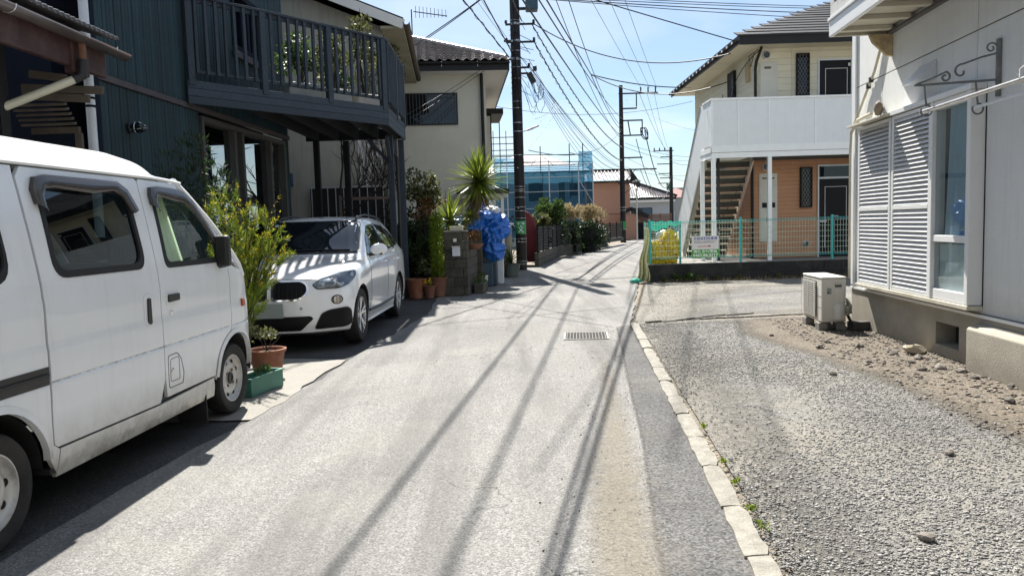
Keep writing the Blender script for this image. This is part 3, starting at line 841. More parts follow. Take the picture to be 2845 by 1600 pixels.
    # handles
    if sgn == 1:
        mb = MB(); panel(mb, rounded([(-1.32, .86), (-1.215, .86), (-1.215, 1.06), (-1.32, 1.06)], .04), fn, [], .03, .02, .012, off=.006)
        mb.build('handle_recess', M['white_paint'], sd_o, smooth=True, bevel=.007)
        mb = MB(); panel(mb, rounded([(-1.295, .885), (-1.275, .87), (-1.25, .885), (-1.25, 1.035), (-1.285, 1.035)], .012), fn, [], .03, .02, .012, off=.014)
        mb.build('door_handle', M['black_plastic'], sd_o, smooth=True, bevel=.004)
        mb = MB(); panel(mb, rounded([(-1.045, .965), (-.865, .965), (-.865, 1.045), (-1.045, 1.045)], .02), fn, [], .03, .02, .012, off=.006)
        mb.build('handle_recess', M['white_paint'], fd_o, smooth=True, bevel=.004)
        mb = MB(); panel(mb, rounded([(-1.03, .985), (-.885, .990), (-.885, 1.035), (-1.03, 1.035)], .012), fn, [], .03, .02, .012, off=.016)
        mb.build('door_handle', M['black_plastic'], fd_o, smooth=True, bevel=.004)
        mb = MB(); mb.lathe([(.016, 0), (.016, .012), (.006, .014), (.0001, .010)], 14, c=(van_w(-1.0, .92), -1.0, .915), axis='X'); mb.build('lock', M['chrome'], fd_o, smooth=True)
        fl = rounded([(-1.075, .425), (-.885, .425), (-.865, .50), (-.90, .60), (-.95, .645), (-1.075, .64)], .02)
        mb = MB(); panel(mb, fl, fn, [rounded([(-1.071, .429), (-.889, .429), (-.870, .50), (-.903, .597), (-.952, .640), (-1.071, .636)], .02)], .03, .02, .004, off=.0015)
        mb.build('flap_outline', M['black_rubber'], fd_o)
        fl = rounded([(-1.050, .462), (-.925, .462), (-.925, .60), (-.94, .618), (-1.045, .612)], .02)
        mb = MB(); panel(mb, fl, fn, [rounded([(-1.0465, .4655), (-.9285, .4655), (-.9285, .598), (-.942, .6145), (-1.042, .6085)], .016)], .03, .02, .004, off=.0015)
        mb.build('fuel_flap_outline', M['black_rubber'], fd_o)
        mb = MB(); mb.lathe([(.016, 0), (.016, .008), (.006, .010), (.0001, .006)], 14, c=(van_w(-1.02, .54), -1.022, .535), axis='X'); mb.build('fuel_lock', M['chrome'], fd_o, smooth=True)
        mb = MB(); panel(mb, [(-3.02, .70), (-2.24, .70), (-2.24, .79), (-3.02, .79)], fn, [], .06, .05, .01, off=.003)
        mb.build('slide_rail', M['black_plastic'], rq_o, smooth=True)
        mb = MB(); panel(mb, [(-3.02, .742), (-2.25, .742), (-2.25, .757), (-3.02, .757)], fn, [], .06, .05, .01, off=.012)
        mb.build('rail_track', M['iron'], rq_o, smooth=True)
        mb = MB(); panel(mb, rounded([(.13, .835), (.19, .835), (.19, .895), (.13, .895)], .012), fn, [], .03, .02, .012, off=.014)
        mb.build('side_marker', M['marker'], ff_o, smooth=True, bevel=.003)
    # wheel arch lips and liners
    for cy_, nm_ in ((FA, 'arch_lip'), (RA, 'arch_lip')):
        r_ = AR + .03
        ang = np.linspace(math.pi * (.97 if cy_ == RA else .94), math.pi * .04, 20)
        mb = MB(); vs = []
        for a in ang:
            y, z = cy_ + r_ * math.cos(a), .285 + r_ * math.sin(a)
            x = van_w(min(y, .36), z)
            vs += [(sgn * (x + .006), y + .035 * math.cos(a), z + .035 * math.sin(a)), (sgn * (x + .013), y, z), (sgn * (x - .02), y - .004 * math.cos(a), z)]
        mb.add(vs, [(i * 3 + j, i * 3 + j + 1, i * 3 + j + 4, i * 3 + j + 3) for i in range(19) for j in range(2)])
        mb.build(nm_, M['white_paint'], van, smooth=True)
        mb = MB(); vs = []
        for a in np.linspace(math.pi * 1.0, 0, 16):
            y, z = cy_ + r_ * math.cos(a), .285 + r_ * math.sin(a)
            vs += [(sgn * .70, y, z), (sgn * .40, y, z)]
        b0 = len(vs); vs.append((sgn * .40, cy_, .285))
        mb.add(vs, [(i * 2, i * 2 + 1, i * 2 + 3, i * 2 + 2) for i in range(15)] + [(i * 2 + 1, b0, i * 2 + 3) for i in range(15)])
        mb.build('wheel_well', M['black_rubber'], van)
# nose, windscreen, tail, roof, floor
def nose_fn(u, v, t):
    w = van_w(nose_y(v) - .12, v) if v < 1.1 else van_w(nose_y(v) - .14, v)
    y = nose_y(v) - t - .115 * abs(u) ** 3.2
    return (u * w, y, zmap(v))
mb = MB(); mb.grid(lambda a, b: nose_fn(a * 2 - 1, .22 + b * .90, 0), 20, 18); mb.build('nose', M['white_paint'], van, smooth='all')
mb = MB(); panel(mb, rounded([(-.90, 1.14), (.90, 1.14), (.90, 1.695), (-.90, 1.695)], .05), lambda u, v, t: nose_fn(u, v, t), [], .1, .06, .012, off=-.004); mb.build('windscreen', M['pane_clear'], van, smooth=True)
for u in (-1, 1):
    mb = MB(); mb.tube([nose_fn(u * .965, z, .01) for z in np.linspace(1.08, 1.74, 9)], .034, 8); mb.build('pillar', M['white_paint'], van, smooth=True)
    mb = MB(); panel(mb, rounded([(u * .62 - .26, .70), (u * .62 + .26, .70), (u * .62 + .26, .90), (u * .62 - .26, .90)], .05), lambda a, v, t: nose_fn(a, v, t), [], .05, .03, .012, off=.008); mb.build('headlight', M['chrome'], van, smooth=True)
mb = MB(); mb.grid(lambda a, b: nose_fn((a * 2 - 1) * .9, .24 + b * .24, -.012), 16, 4); mb.build('bumper', M['white_paint'], van, smooth='all')
mb = MB(); mb.tube([nose_fn(u, 1.125, -.004) for u in np.linspace(-.95, .95, 9)], .018, 6); mb.build('cowl', M['black_plastic'], van)
mb = MB(); mb.grid(lambda a, b: ((a * 2 - 1) * van_w(-3.0, .25 + b * 1.5), -3.07 + .05 * abs(a * 2 - 1) ** 4 + (.12 * max(0, (.25 + b * 1.5 - 1.2)) if True else 0), .25 + b * 1.5), 12, 12); mb.build('tailgate', M['white_paint'], van, smooth='all')
def roof(a, b):
    u = a * 2 - 1; y = -3.15 + b * 2.70
    s = abs(u)
    prof = [(1.0, 1.800), (.985, 1.824), (.95, 1.838), (.93, 1.830), (.90, 1.836), (.86, 1.872), (.845, 1.874), (.79, 1.925), (.6, 1.968), (.3, 1.985), (0, 1.99)]
    z = 1.80
    for (s0, z0), (s1, z1) in zip(prof, prof[1:]):
        if s1 <= s <= s0: z = z0 + (z1 - z0) * (s0 - s) / (s0 - s1)
    k = max(0, (y + 1.05) / .6) ** 2.0
    z -= .19 * k * (1 - .80 * s ** 6) + .012 * k
    return (u * van_w(min(y, -.5), 1.752), y - (0 if y < -.8 else .10 * s ** 3 * (y + .8) / .35), z)
us = sorted({x / 40 for x in range(41)} | {.5 + q / 2 * sg for q in (.985, .95, .93, .90, .86, .845, .79) for sg in (1, -1)})
mb = MB(); vs = []; fs = []; nb = 36
for j in range(nb + 1):
    for u in us: vs.append(roof(u, j / nb))
k = len(us)
mb.add(vs, [(j * k + i, j * k + i + 1, (j + 1) * k + i + 1, (j + 1) * k + i) for j in range(nb) for i in range(k - 1)])
mb.build('roof', M['white_paint'], van, smooth='all')
MB().b2((-.53, -3.0, .235), (.53, -.36, .275)).build('underfloor', M['black_rubber'], van)
for s_ in (-1, 1): MB().b2((s_ * .531, -2.24, .24), (s_ * .71, -.42, .27)).build('underfloor', M['black_rubber'], van)
MB().b2((-.38, -.4, .235), (.38, .36, .275)).build('underfloor', M['black_rubber'], van)
# inside
M['seat_cloth'] = mat('seat_cloth', (.22, .22, .21), .9)
M['van_curtain'] = mat('van_curtain', (.74, .80, .60), .9, transl=.35)
mb = MB(); mb.b2((-.66, -.55, .60), (.66, .12, .98)); mb.build('dashboard', M['black_plastic'], van, bevel=.05)
for s_ in (-.33, .33):
    mb = MB(); mb.b2((s_ - .24, -1.10, .55), (s_ + .24, -.62, .75)); mb.b2((s_ - .23, -1.18, .72), (s_ + .23, -1.05, 1.26)); mb.b2((s_ - .12, -1.17, 1.27), (s_ + .12, -1.09, 1.42))
    mb.build('seat', M['seat_cloth'], van, bevel=.04)
mb = MB()
mb.tube([(.33 + .19 * math.cos(a), -.48 - .09 * math.sin(a), 1.10 + .165 * math.sin(a)) for a in np.linspace(0, 2 * math.pi, 25)], .016, 6, cap=False)
mb.tube([(.33, -.25, .92), (.33, -.47, 1.09)], .025); mb.tube([(.15, -.48, 1.10), (.51, -.48, 1.10)], .014)
mb.build('steering_wheel', M['black_plastic'], van)
mb = MB(); mb.grid(lambda a, b: (.66 - .10 * b + .014 * math.sin(a * 38), -.98 + a * (.38 - .08 * b), 1.19 + b * .52), 60, 6); mb.build('curtain', M['van_curtain'], van, smooth='all')
mb = MB(); mb.b2((-.64, -2.2, .5), (.64, -1.35, .52)); mb.b2((-.6, -2.0, .52), (.6, -1.5, .95)); mb.build('load_bed', M['seat_cloth'], van)
mb = MB(); mb.b2((-.64, -2.3, .9), (-.62, -1.2, 1.7)); mb.build('far_trim', M['seat_cloth'], van)
for y in (FA, RA):
    for s_ in (1, -1): wheel(van, (s_ * .635, y, .278), .278, .185, .155, 'steel', spin=.4 + y, side=s_)
# mirror and aerial
mi = empty('wing_mirror', (0, 0, 0)); mi.parent = van
mb = MB(); mb.box((.765, -.20, 1.29), (.115, .075, .235)); mb.build('mirror_housing', M['black_plastic'], mi, bevel=.022, seg=3)
mb = MB(); mb.bar((.68, -.17, 1.18), (.77, -.19, 1.19), .06, .05); mb.build('mirror_arm', M['black_plastic'], mi, bevel=.01)
mb = MB(); mb.tube([(-.66, -.05, 1.35), (-.70, -.42, 2.02)], .0035, 5); mb.tube([(-.70, -.415, 2.01), (-.70, -.42, 2.02)], .006, 5); mb.build('aerial', M['chrome'], van)
mb = MB(); mb.b2((.66, -.52, .05), (.715, -.505, .26)); mb.b2((.50, -.52, .05), (.66, -.505, .26)); mb.build('mud_flap', M['black_rubber'], van)
# ------------------------------------------------------------------ white crossover parked under the deck (nose towards -y)
car = empty('parked_suv', (-2.80, 9.58, 0), R(-1.5), 'shiny white crossover car parked nose out under the dark timber deck', 'car')
def catmull(P_, n):
    P_ = np.asarray(P_, float); k = len(P_)
    out = []
    for i in range(k - 1):
        p0, p1, p2, p3 = P_[max(i - 1, 0)], P_[i], P_[i + 1], P_[min(i + 2, k - 1)]
        for j in range(n):
            t = j / n
            out.append(.5 * ((2 * p1) + (-p0 + p2) * t + (2 * p0 - 5 * p1 + 4 * p2 - p3) * t * t + (-p0 + 3 * p1 - 3 * p2 + p3) * t ** 3))
    out.append(P_[-1])
    return np.array(out)
#  y, then ten (x, z) pairs from underside centre over the side to the roof centre
ST = [
 (-.84, [(0, .24), (.60, .24), (.74, .27), (.80, .40), (.80, .56), (.785, .72), (.74, .80), (.55, .845), (.30, .865), (0, .87)]),
 (-.72, [(0, .21), (.70, .21), (.82, .25), (.875, .40), (.88, .58), (.86, .76), (.80, .855), (.60, .905), (.32, .93), (0, .935)]),
 (-.45, [(0, .20), (.76, .20), (.865, .25), (.90, .42), (.905, .62), (.885, .82), (.82, .93), (.64, .965), (.34, .985), (0, .995)]),
 (0.0, [(0, .20), (.78, .20), (.875, .25), (.912, .45), (.915, .66), (.895, .88), (.84, .985), (.66, 1.015), (.35, 1.04), (0, 1.05)]),
 (.42, [(0, .20), (.78, .20), (.865, .25), (.895, .45), (.908, .68), (.895, .90), (.845, 1.02), (.72, 1.06), (.38, 1.09), (0, 1.105)]),
 (.62, [(0, .20), (.78, .20), (.860, .25), (.888, .45), (.903, .68), (.895, .92), (.845, 1.04), (.755, 1.11), (.42, 1.17), (0, 1.185)]),
 (1.0, [(0, .20), (.78, .20), (.858, .25), (.885, .45), (.902, .69), (.895, .94), (.85, 1.06), (.70, 1.32), (.46, 1.415), (0, 1.43)]),
 (1.32, [(0, .20), (.78, .20), (.858, .25), (.885, .45), (.902, .69), (.895, .95), (.85, 1.07), (.655, 1.475), (.50, 1.565), (0, 1.585)]),
 (1.9, [(0, .20), (.78, .20), (.858, .25), (.885, .45), (.904, .70), (.898, .97), (.855, 1.09), (.655, 1.52), (.51, 1.605), (0, 1.63)]),
 (2.67, [(0, .20), (.78, .20), (.870, .25), (.908, .46), (.918, .72), (.905, 1.00), (.855, 1.11), (.64, 1.50), (.50, 1.58), (0, 1.605)]),
 (3.15, [(0, .22), (.78, .22), (.870, .27), (.905, .46), (.908, .74), (.890, 1.02), (.835, 1.13), (.62, 1.46), (.48, 1.535), (0, 1.55)]),
 (3.42, [(0, .25), (.76, .25), (.84, .30), (.87, .48), (.87, .74), (.855, 1.00), (.79, 1.10), (.60, 1.33), (.45, 1.40), (0, 1.42)]),
 (3.58, [(0, .30), (.70, .30), (.78, .34), (.81, .48), (.81, .72), (.79, .94), (.73, 1.02), (.58, 1.08), (.42, 1.12), (0, 1.13)]),
]
ys = catmull([[s[0]] for s in ST], 6)[:, 0]
grid_ = np.stack([catmull(np.array([s[1][i] for s in ST]), 6) for i in range(10)], 1)      # station x index x 2
rings = [catmull(row, 4) for row in grid_]
def sweep(x, y, z):
    k = max(0, min(1, (.25 - y) / .95))
    y += .34 * (abs(x) / .85) ** 3.0 * k * k
    y += k ** 3 * (.10 * max(0, (z - .60) / .3) ** 2 + .04 * max(0, (.34 - z) / .12))
    return (x, y, z)
mb = MB(); vs = []; m_ = len(rings[0])
for y, rg in zip(ys, rings):
    full = [(p[0], p[1]) for p in rg] + [(-p[0], p[1]) for p in rg[-2:0:-1]]
    vs += [sweep(x, y, z) for x, z in full]
nf = len(vs) // len(ys)
fs = [(i * nf + j, i * nf + (j + 1) % nf, (i + 1) * nf + (j + 1) % nf, (i + 1) * nf + j) for i in range(len(ys) - 1) for j in range(nf)]
mb.add(vs, fs)
for e, y in ((0, ys[0]), (-1, ys[-1])):
    rg = rings[e]; nx = 18
    vs = [sweep(-p[0] + 2 * p[0] * i / nx, y, p[1]) for p in rg for i in range(nx + 1)]
    fs = [(j * (nx + 1) + i, j * (nx + 1) + i + 1, (j + 1) * (nx + 1) + i + 1, (j + 1) * (nx + 1) + i) for j in range(len(rg) - 1) for i in range(nx)]
    mb.add(vs, fs)
tmp = mb.build('body', M['car_paint'], merge=.0004)
cut = []
for y in (0.0, 2.67):
    for s_ in (1, -1):
        cb = MB(); cb.lathe([(.0001, .50), (.385, .50), (.385, 1.2), (.0001, 1.2)], 40, c=(0, y, .355), axis='X')
        if s_ < 0: cb.v = [(-a, b, c) for a, b, c in cb.v]
        cut.append(cb.build('cut', M['black_rubber'], merge=.001))
for c_ in cut:
    b = tmp.modifiers.new('b', 'BOOLEAN'); b.operation = 'DIFFERENCE'; b.solver = 'EXACT'; b.object = c_
    b.material_mode = 'TRANSFER'
dg = bpy.context.evaluated_depsgraph_get(); dg.update()
bvh_src = tmp.evaluated_get(dg)
newme = bpy.data.meshes.new_from_object(bvh_src)
for c_ in cut: bpy.data.objects.remove(c_)
bpy.data.objects.remove(tmp)
for p_ in newme.polygons: p_.use_smooth = True
newme.set_sharp_from_angle(angle=R(48))
newme.name = 'body'
body = link('body', newme, car)
BV = BVHTree.FromPolygons([v.co for v in newme.vertices], [tuple(p.vertices) for p in newme.polygons])
def pj(o_, d_):
    d_ = Vector(d_)
    def fn(u, v, t):
        o = o_(u, v)
        h = BV.ray_cast(Vector(o), d_)
        if h[0] is None:
            h = BV.find_nearest(Vector(o) + d_ * 4.2)
        n = h[1] if h[1].dot(d_) < 0 else -h[1]
        return tuple(h[0] - n * t)
    return fn
front = pj(lambda u, v: (u, -6, v), (0, 1, 0))
def side(s_): return pj(lambda u, v: (s_ * 6, u, v), (-s_, 0, 0))
top = pj(lambda u, v: (u, v, 6), (0, 0, -1))
def mirror(P_, s_): return [(s_ * a, b) for a, b in P_]
def inset(P_, d):
    c = Vector((sum(p[0] for p in P_) / len(P_), sum(p[1] for p in P_) / len(P_)))
    w = max(p[0] for p in P_) - min(p[0] for p in P_); h = max(p[1] for p in P_) - min(p[1] for p in P_)
    return [(c.x + (p[0] - c.x) * (1 - 2 * d / w), c.y + (p[1] - c.y) * (1 - 2 * d / h)) for p in P_]
def dec(name, outline, fn, m, parent, off, holes=(), step=.05, edge=.03, lip=.012, smooth=True, bevel=0):
    b_ = MB(); panel(b_, outline, fn, holes, step, edge, lip, off=off)
    return b_.build(name, m, parent, smooth=smooth, bevel=bevel)
M['grille'] = mat('grille', (.004, .004, .005), .5, spec=.2)
M['lens'] = glass_mat('lens', (.85, .9, .95), .75, .10)
M['lamp_inner'] = mat('lamp_inner', (.06, .062, .065), .25, metal=.4)
M['plate'] = mat('plate', (.27, .31, .29), .5, var=.02)
M['seam'] = mat('seam', (.03, .03, .032), .7)
for s_ in (1, -1):
    kid = rounded(mirror([(.022, .615), (.34, .615), (.44, .70), (.43, .80), (.36, .845), (.022, .845)], s_), [.05, .08, .08, .06, .05, .05])
    k_ = dec('kidney_grille', inset(kid, .018), front, M['grille'], car, .003)
    dec('chrome_surround', kid, front, M['chrome'], k_, .014, holes=[inset(kid, .017)], lip=.016)
    for i in range(7):
        x = s_ * (.065 + i * .05)
        b_ = MB(); b_.tube([Vector(front(x, z, 0)) + Vector((0, -.006, 0)) for z in (.645, .72, .80)], .006, 5); b_.build('grille_slat', M['black_plastic'], k_)
    hl = rounded(mirror([(.475, .79), (.53, .735), (.76, .735), (.835, .77), (.875, .86), (.86, .925), (.72, .905), (.56, .855)], s_), .022)
    hln = dec('headlight', hl, front, M['lamp_inner'], car, .004)
    dec('headlight_trim', hl, front, M['black_plastic'], hln, .010, holes=[inset(hl, .012)], lip=.012)
    for (cx, cz, r_) in ((.585, .795, .036), (.705, .815, .046)):
        b_ = MB(); p_ = Vector(front(s_ * cx, cz, 0)); b_.lathe([(r_, -.012), (r_ * .95, -.022), (r_ * .7, -.014), (r_ * .55, -.020), (.0001, -.026)], 20, c=tuple(p_), axis='Y'); b_.build('projector', M['chrome'], hln, smooth=True)
    b_ = MB(); b_.tube([Vector(front(s_ * x, z, 0)) + Vector((0, -.012, 0)) for x, z in ((.55, .842), (.63, .872), (.72, .892), (.80, .905))], .006, 5); b_.build('light_strip', M['alloy'], hln)
    dec('headlight_lens', inset(hl, .006), front, M['lens'], hln, .030, lip=0)
    fog = [(s_ * .735 + .058 * math.cos(a), .605 + .055 * math.sin(a)) for a in np.linspace(0, 2 * math.pi, 20, endpoint=False)]
    fo = dec('fog_lamp', fog, front, M['black_plastic'], car, .005, step=.03, edge=.02)
    dec('fog_lens', inset(fog, .012), front, M['chrome'], fo, .012, step=.03, edge=.02)
    for q in (-.03, 0, .03):
        b_ = MB(); b_.tube([Vector(front(s_ * .735 + q, z, 0)) + Vector((0, -.014, 0)) for z in (.57, .64)], .005, 5); b_.build('fog_rib', M['iron'], fo)
    it = rounded(mirror([(.50, .285), (.58, .45), (.66, .485), (.82, .50), (.845, .46), (.845, .315), (.80, .285)], s_), .03)
    dec('side_intake', it, front, M['grille'], car, .012, step=.03, edge=.02)
    dec('intake_edge', inset(it, -.010), front, M['black_plastic'], car, .014, holes=[it], lip=.016, step=.03, edge=.02)
it = rounded([(-.49, .40), (-.34, .265), (.34, .265), (.49, .40), (.46, .432), (-.46, .432)], .025)
lo = dec('lower_intake', it, front, M['grille'], car, .012, step=.03, edge=.02)
for z in (.30, .335, .37):
    b_ = MB(); b_.tube([Vector(front(x, z, 0)) + Vector((0, -.004, 0)) for x in np.linspace(-.36, .36, 13)], .005, 5); b_.build('intake_bar', M['black_plastic'], lo)
dec('number_plate', [(-.165, .425), (.165, .425), (.165, .590), (-.165, .590)], lambda u, v, t: (u, -.885 + t, v), M['plate'], car, 0, lip=.02, step=.2, edge=.2, smooth=False)
dec('parking_sensor', [(.36 + .016 * math.cos(a), .525 + .016 * math.sin(a)) for a in np.linspace(0, 6.28, 12, endpoint=False)], front, M['plate'], car, .004, step=.03, edge=.02)
b_ = MB(); b_.lathe([(.040, 0), (.038, .007), (.0001, .009)], 24, c=tuple(Vector(top(0, -.60, 0)) - Vector((0, 0, .002))), axis='Z'); b_.build('bonnet_badge', M['black_plastic'], car, smooth=True)
# windscreen, side glass
ws = rounded([(-.735, 1.135), (.735, 1.135), (.60, 1.535), (-.60, 1.535)], [.05, .05, .07, .07])
M['screen'] = mat('screen', (.008, .011, .014), .03, var=0, spec=1.0)
M['sunshade'] = mat('sunshade', (.10, .19, .30), .35, var=.06, coat=.6)
wso = dec('windscreen', ws, front, M['screen'], car, .004, step=.06)
dec('screen_border', inset(ws, -.018), front, M['black_plastic'], wso, .003, holes=[inset(ws, .004)])
b_ = MB(); b_.tube([Vector(front(x, 1.145 + .05 * max(0, .5 - abs(x)) * 0 + .012 * math.sin((x + .6) * 2.4), 0)) + Vector((0, -.012, .008)) for x in np.linspace(-.6, .62, 14)], .009, 5); b_.build('wiper', M['black_plastic'], wso)
b_ = MB(); b_.tube([Vector(front(x, 1.118, 0)) + Vector((0, -.006, .004)) for x in np.linspace(-.72, .72, 14)], .018, 6); b_.build('cowl', M['black_plastic'], car)
for s_ in (1, -1):
    sf = side(s_)
    dlo = rounded([(.70, 1.085), (1.25, 1.10), (2.2, 1.125), (2.95, 1.165), (3.12, 1.24), (2.80, 1.40), (2.45, 1.465), (1.9, 1.490), (1.45, 1.465), (1.12, 1.33)], [.02, .02, .02, .04, .05, .05, .05, .05, .06, .05])
    dec('window_frame', inset(dlo, -.016), sf, M['black_plastic'], car, .003, holes=[inset(dlo, .003)], step=.08)
    sg = dec('side_glass', dlo, sf, M['screen'], car, .0045, step=.07)
    for y0, y1 in ((1.76, 1.79), (2.55, 2.50)):
        b_ = MB(); b_.tube([Vector(sf(y0 + (y1 - y0) * k, 1.12 + .36 * k, 0)) + Vector((s_ * .004, 0, 0)) for k in np.linspace(0, .98, 8)], .017, 5); b_.build('window_pillar', M['black_plastic'], sg)
    for nm, path in (('door_seam', [(.60, .42), (.58, .7), (.62, .95), (.70, 1.08)]), ('door_seam', [(1.78, .40), (1.78, .8), (1.77, 1.11)]), ('door_seam', [(2.32, .46), (2.40, .66), (2.62, .85), (2.66, 1.1)])):
        b_ = MB(); cp = catmull(path, 6); b_.tube([Vector(sf(y, z, 0)) for y, z in cp], .0035, 4); b_.build(nm, M['seam'], car)
    for y in (1.50, 2.42):
        b_ = MB(); b_.tube([Vector(sf(yy, .955, 0)) + Vector((s_ * k, 0, 0)) for yy, k in ((y, .004), (y + .04, .032), (y + .17, .032), (y + .21, .004))], .013, 6); b_.build('door_handle', M['car_paint'], car, smooth=True)
    b_ = MB(); b_.tube([Vector(sf(y, z, 0)) + Vector((s_ * .002, 0, 0)) for y, z in ((.42, .36), (1.2, .34), (2.2, .36))], .02, 6); b_.build('sill_trim', M['black_plastic'], car)
    b_ = MB(); b_.tube([Vector(top(s_ * .555, y, 0)) + Vector((0, 0, h)) for y, h in ((1.30, .0), (1.42, .035), (1.9, .045), (2.6, .045), (3.0, .035), (3.1, .0))], .014, 6); b_.build('roof_rail', M['black_plastic'], car, smooth=True)
    mi = empty('door_mirror', (0, 0, 0)); mi.parent = car
    b_ = MB()
    def mirf(a, b, s_=s_):
        th = a * 2 * math.pi; ph = (b - .5) * math.pi
        cx = math.cos(ph) ** .6
        return (s_ * (.975 + .115 * cx * math.cos(th)), .80 + .075 * math.sin(ph) * (1.0) + .02 * math.cos(th), 1.145 + .085 * cx * math.sin(th))
    b_.grid(mirf, 20, 12); b_.build('mirror_shell', M['car_paint'], mi, smooth='all')
    b_ = MB(); b_.bar((s_ * .84, .80, 1.075), (s_ * .95, .80, 1.10), .07, .05); b_.build('mirror_foot', M['black_plastic'], mi, bevel=.012)
    b_ = MB(); b_.bar((s_ * .90, .79, 1.085), (s_ * 1.03, .79, 1.09), .09, .035); b_.build('mirror_base', M['black_plastic'], mi, bevel=.012)
for s_ in (1, -1):
    b_ = MB(); cp = catmull([(s_ * .46, -.70), (s_ * .60, -.42), (s_ * .72, .05), (s_ * .77, .42)], 8); b_.tube([top(x, y, 0) for x, y in cp], .004, 4); b_.build('bonnet_seam', M['seam'], car)
b_ = MB(); b_.tube([Vector(front(x, .868 - .02 * (x / .5) ** 2, 0)) for x in np.linspace(-.46, .46, 15)], .004, 4); b_.build('bonnet_seam', M['seam'], car)
for s_ in (1, -1):
    dec('tail_lamp', rounded([(s_ * .50, .93), (s_ * .78, .93), (s_ * .78, 1.05), (s_ * .5, 1.05)], .02), pj(lambda u, v: (u, 9, v), (0, -1, 0)), M['marker'], car, .004)
for y in (0, 2.67):
    for s_ in (1, -1): wheel(car, (s_ * .785, y, .345), .345, .232, .225, 'alloy', spin=.3, side=s_)
MB().b2((-.55, -.5, .17), (.55, 3.3, .22)).build('underfloor', M['black_rubber'], car)
# ------------------------------------------------------------------ dark blue board house and timber deck
M['blue_board'] = mat('blue_board', (.007, .029, .037), .72, var=.35, scale=5, stretch=(14, 14, .7), orand=.28, bump=.25, bscale=30)
M['navy'] = mat('navy', (.006, .010, .022), .8, var=.2, spec=.15)
M['belt'] = mat('belt', (.06, .05, .055), .7, var=.25, scale=6)
M['deck_wood'] = mat('deck_wood', (.027, .040, .056), .75, var=.42, scale=4, stretch=(10, 10, 10), orand=.22, bump=.3, bscale=45, dirt=.4, dirt_col=(.03, .035, .045), dscale=3)
M['deck_dark'] = mat('deck_dark', (.006, .006, .008), .85, var=.3)  # shaded copy of the deck timber, under-deck shade put into the colour
M['frame_grey'] = mat('frame_grey', (.055, .052, .05), .6, var=.2)
M['teal_curtain'] = mat('teal_curtain', (.10, .34, .36), .85, var=.15)
M['room'] = mat('room', (.015, .018, .02), .9)
M['pvc'] = mat('pvc', (.62, .66, .70), .35, var=.06)
M['cream_pipe'] = mat('cream_pipe', (.58, .56, .44), .45, var=.1)
M['brown_beam'] = mat('brown_beam', (.042, .015, .013), .7, var=.4, scale=8, dirt=.5, dirt_col=(.085, .06, .055), dscale=4)
M['old_wood'] = mat('old_wood', (.075, .06, .045), .85, var=.3, scale=6, orand=.3)
M['gutter_grey'] = mat('gutter_grey', (.085, .068, .062), .3, var=.2, spec=.9)
M['roof_tin'] = mat('roof_tin', (.09, .09, .095), .4, metal=.3, var=.2)

LS = .05
DS = 1.07
bh = empty('blue_board_house', (-4.16 * DS, 7.80 * DS, -.10), -math.atan(LS), 'dark blue house clad in narrow vertical boards behind the timber deck', 'house')
# local: y along the wall, +x towards the lane
bh.scale = (DS, DS, DS)
WL = 5.75
MB().b2((-5.6, .02, 0), (-.45, WL, 6.6)).build('wall_core', M['navy'], bh)
mbu = MB(); mbu.b2((-.03, -.034, 3.10), (0.0, .034, 6.6)); mbl = MB(); mbl.b2((-.03, -.034, 0), (0.0, .034, 3.02))
up = mbu.build('wall_board', M['blue_board'], bh, bevel=.006, seg=1); lw = mbl.build('wall_board', M['blue_board'], bh, bevel=.006, seg=1)
nbd = int(WL / .0735)
for i in range(nbd):
    y = .04 + i * .0735
    dx = rnd.uniform(-.004, .004)
    if i == 0:
        up.location = (0, y, 0); lw.location = (0, y, 0); continue
    if not (3.55 < y < 4.75):
        copy_tree(up, bh, loc=(dx, y, 0))
    else:
        o = up.copy(); COL.objects.link(o); o.location = (dx, y, 1.85)       # above the upstairs window
        o = up.copy(); COL.objects.link(o); o.location = (dx, y, 3.10 * (1 - .30)); o.scale = (1, 1, .30)
    if y < 2.28 or y > 5.55: copy_tree(lw, bh, loc=(dx, y, 0))
MB().b2((-.04, 0, 3.025), (.025, WL, 3.095)).build('belt_board', M['belt'], bh, bevel=.006)
MB().b2((-.06, -.05, 0), (.03, .03, 6.6)).build('corner_post', M['navy'], bh, bevel=.008)
def house_window(parent, y0, y1, z0, z1, cuts, framemat, x=0.0, depth=.12, pane='pane_house', curtain=None, fw_=.07):
    f = MB()
    f.b2((x - depth, y0, z1 - fw_), (x + .03, y1, z1)); f.b2((x - depth, y0, z0), (x + .03, y1, z0 + fw_))
    f.b2((x - depth, y0, z0 + fw_), (x + .03, y0 + fw_, z1 - fw_)); f.b2((x - depth, y1 - fw_, z0 + fw_), (x + .03, y1, z1 - fw_))
    w = f.build('window', framemat, parent, bevel=.005)
    ed = [y0 + fw_] + list(cuts) + [y1 - fw_]
    for c in cuts: MB().b2((x - depth * .8, c - .04, z0 + fw_), (x + .015, c + .04, z1 - fw_)).build('mullion', framemat, w, bevel=.004)
    for a, b in zip(ed, ed[1:]):
        MB().b2((x - depth * .55, a + .002, z0 + fw_), (x - depth * .5, b - .002, z1 - fw_)).build('pane', M[pane], w)
    MB().b2((x - depth - .02, y0, z0), (x - depth - .005, y1, z1)).build('room_back', M['room'], w)
    return w
w = house_window(bh, 2.32, 5.5, .35, 2.98, [3.42, 3.70, 4.85], M['frame_grey'], depth=.14, pane='pane_mirror')
mb = MB(); mb.grid(lambda a, b: (-.115 + .02 * math.sin(a * 40), 2.86 + a * .40, .45 + b * 2.25), 40, 4); mb.build('curtain', M['teal_curtain'], w, smooth='all')
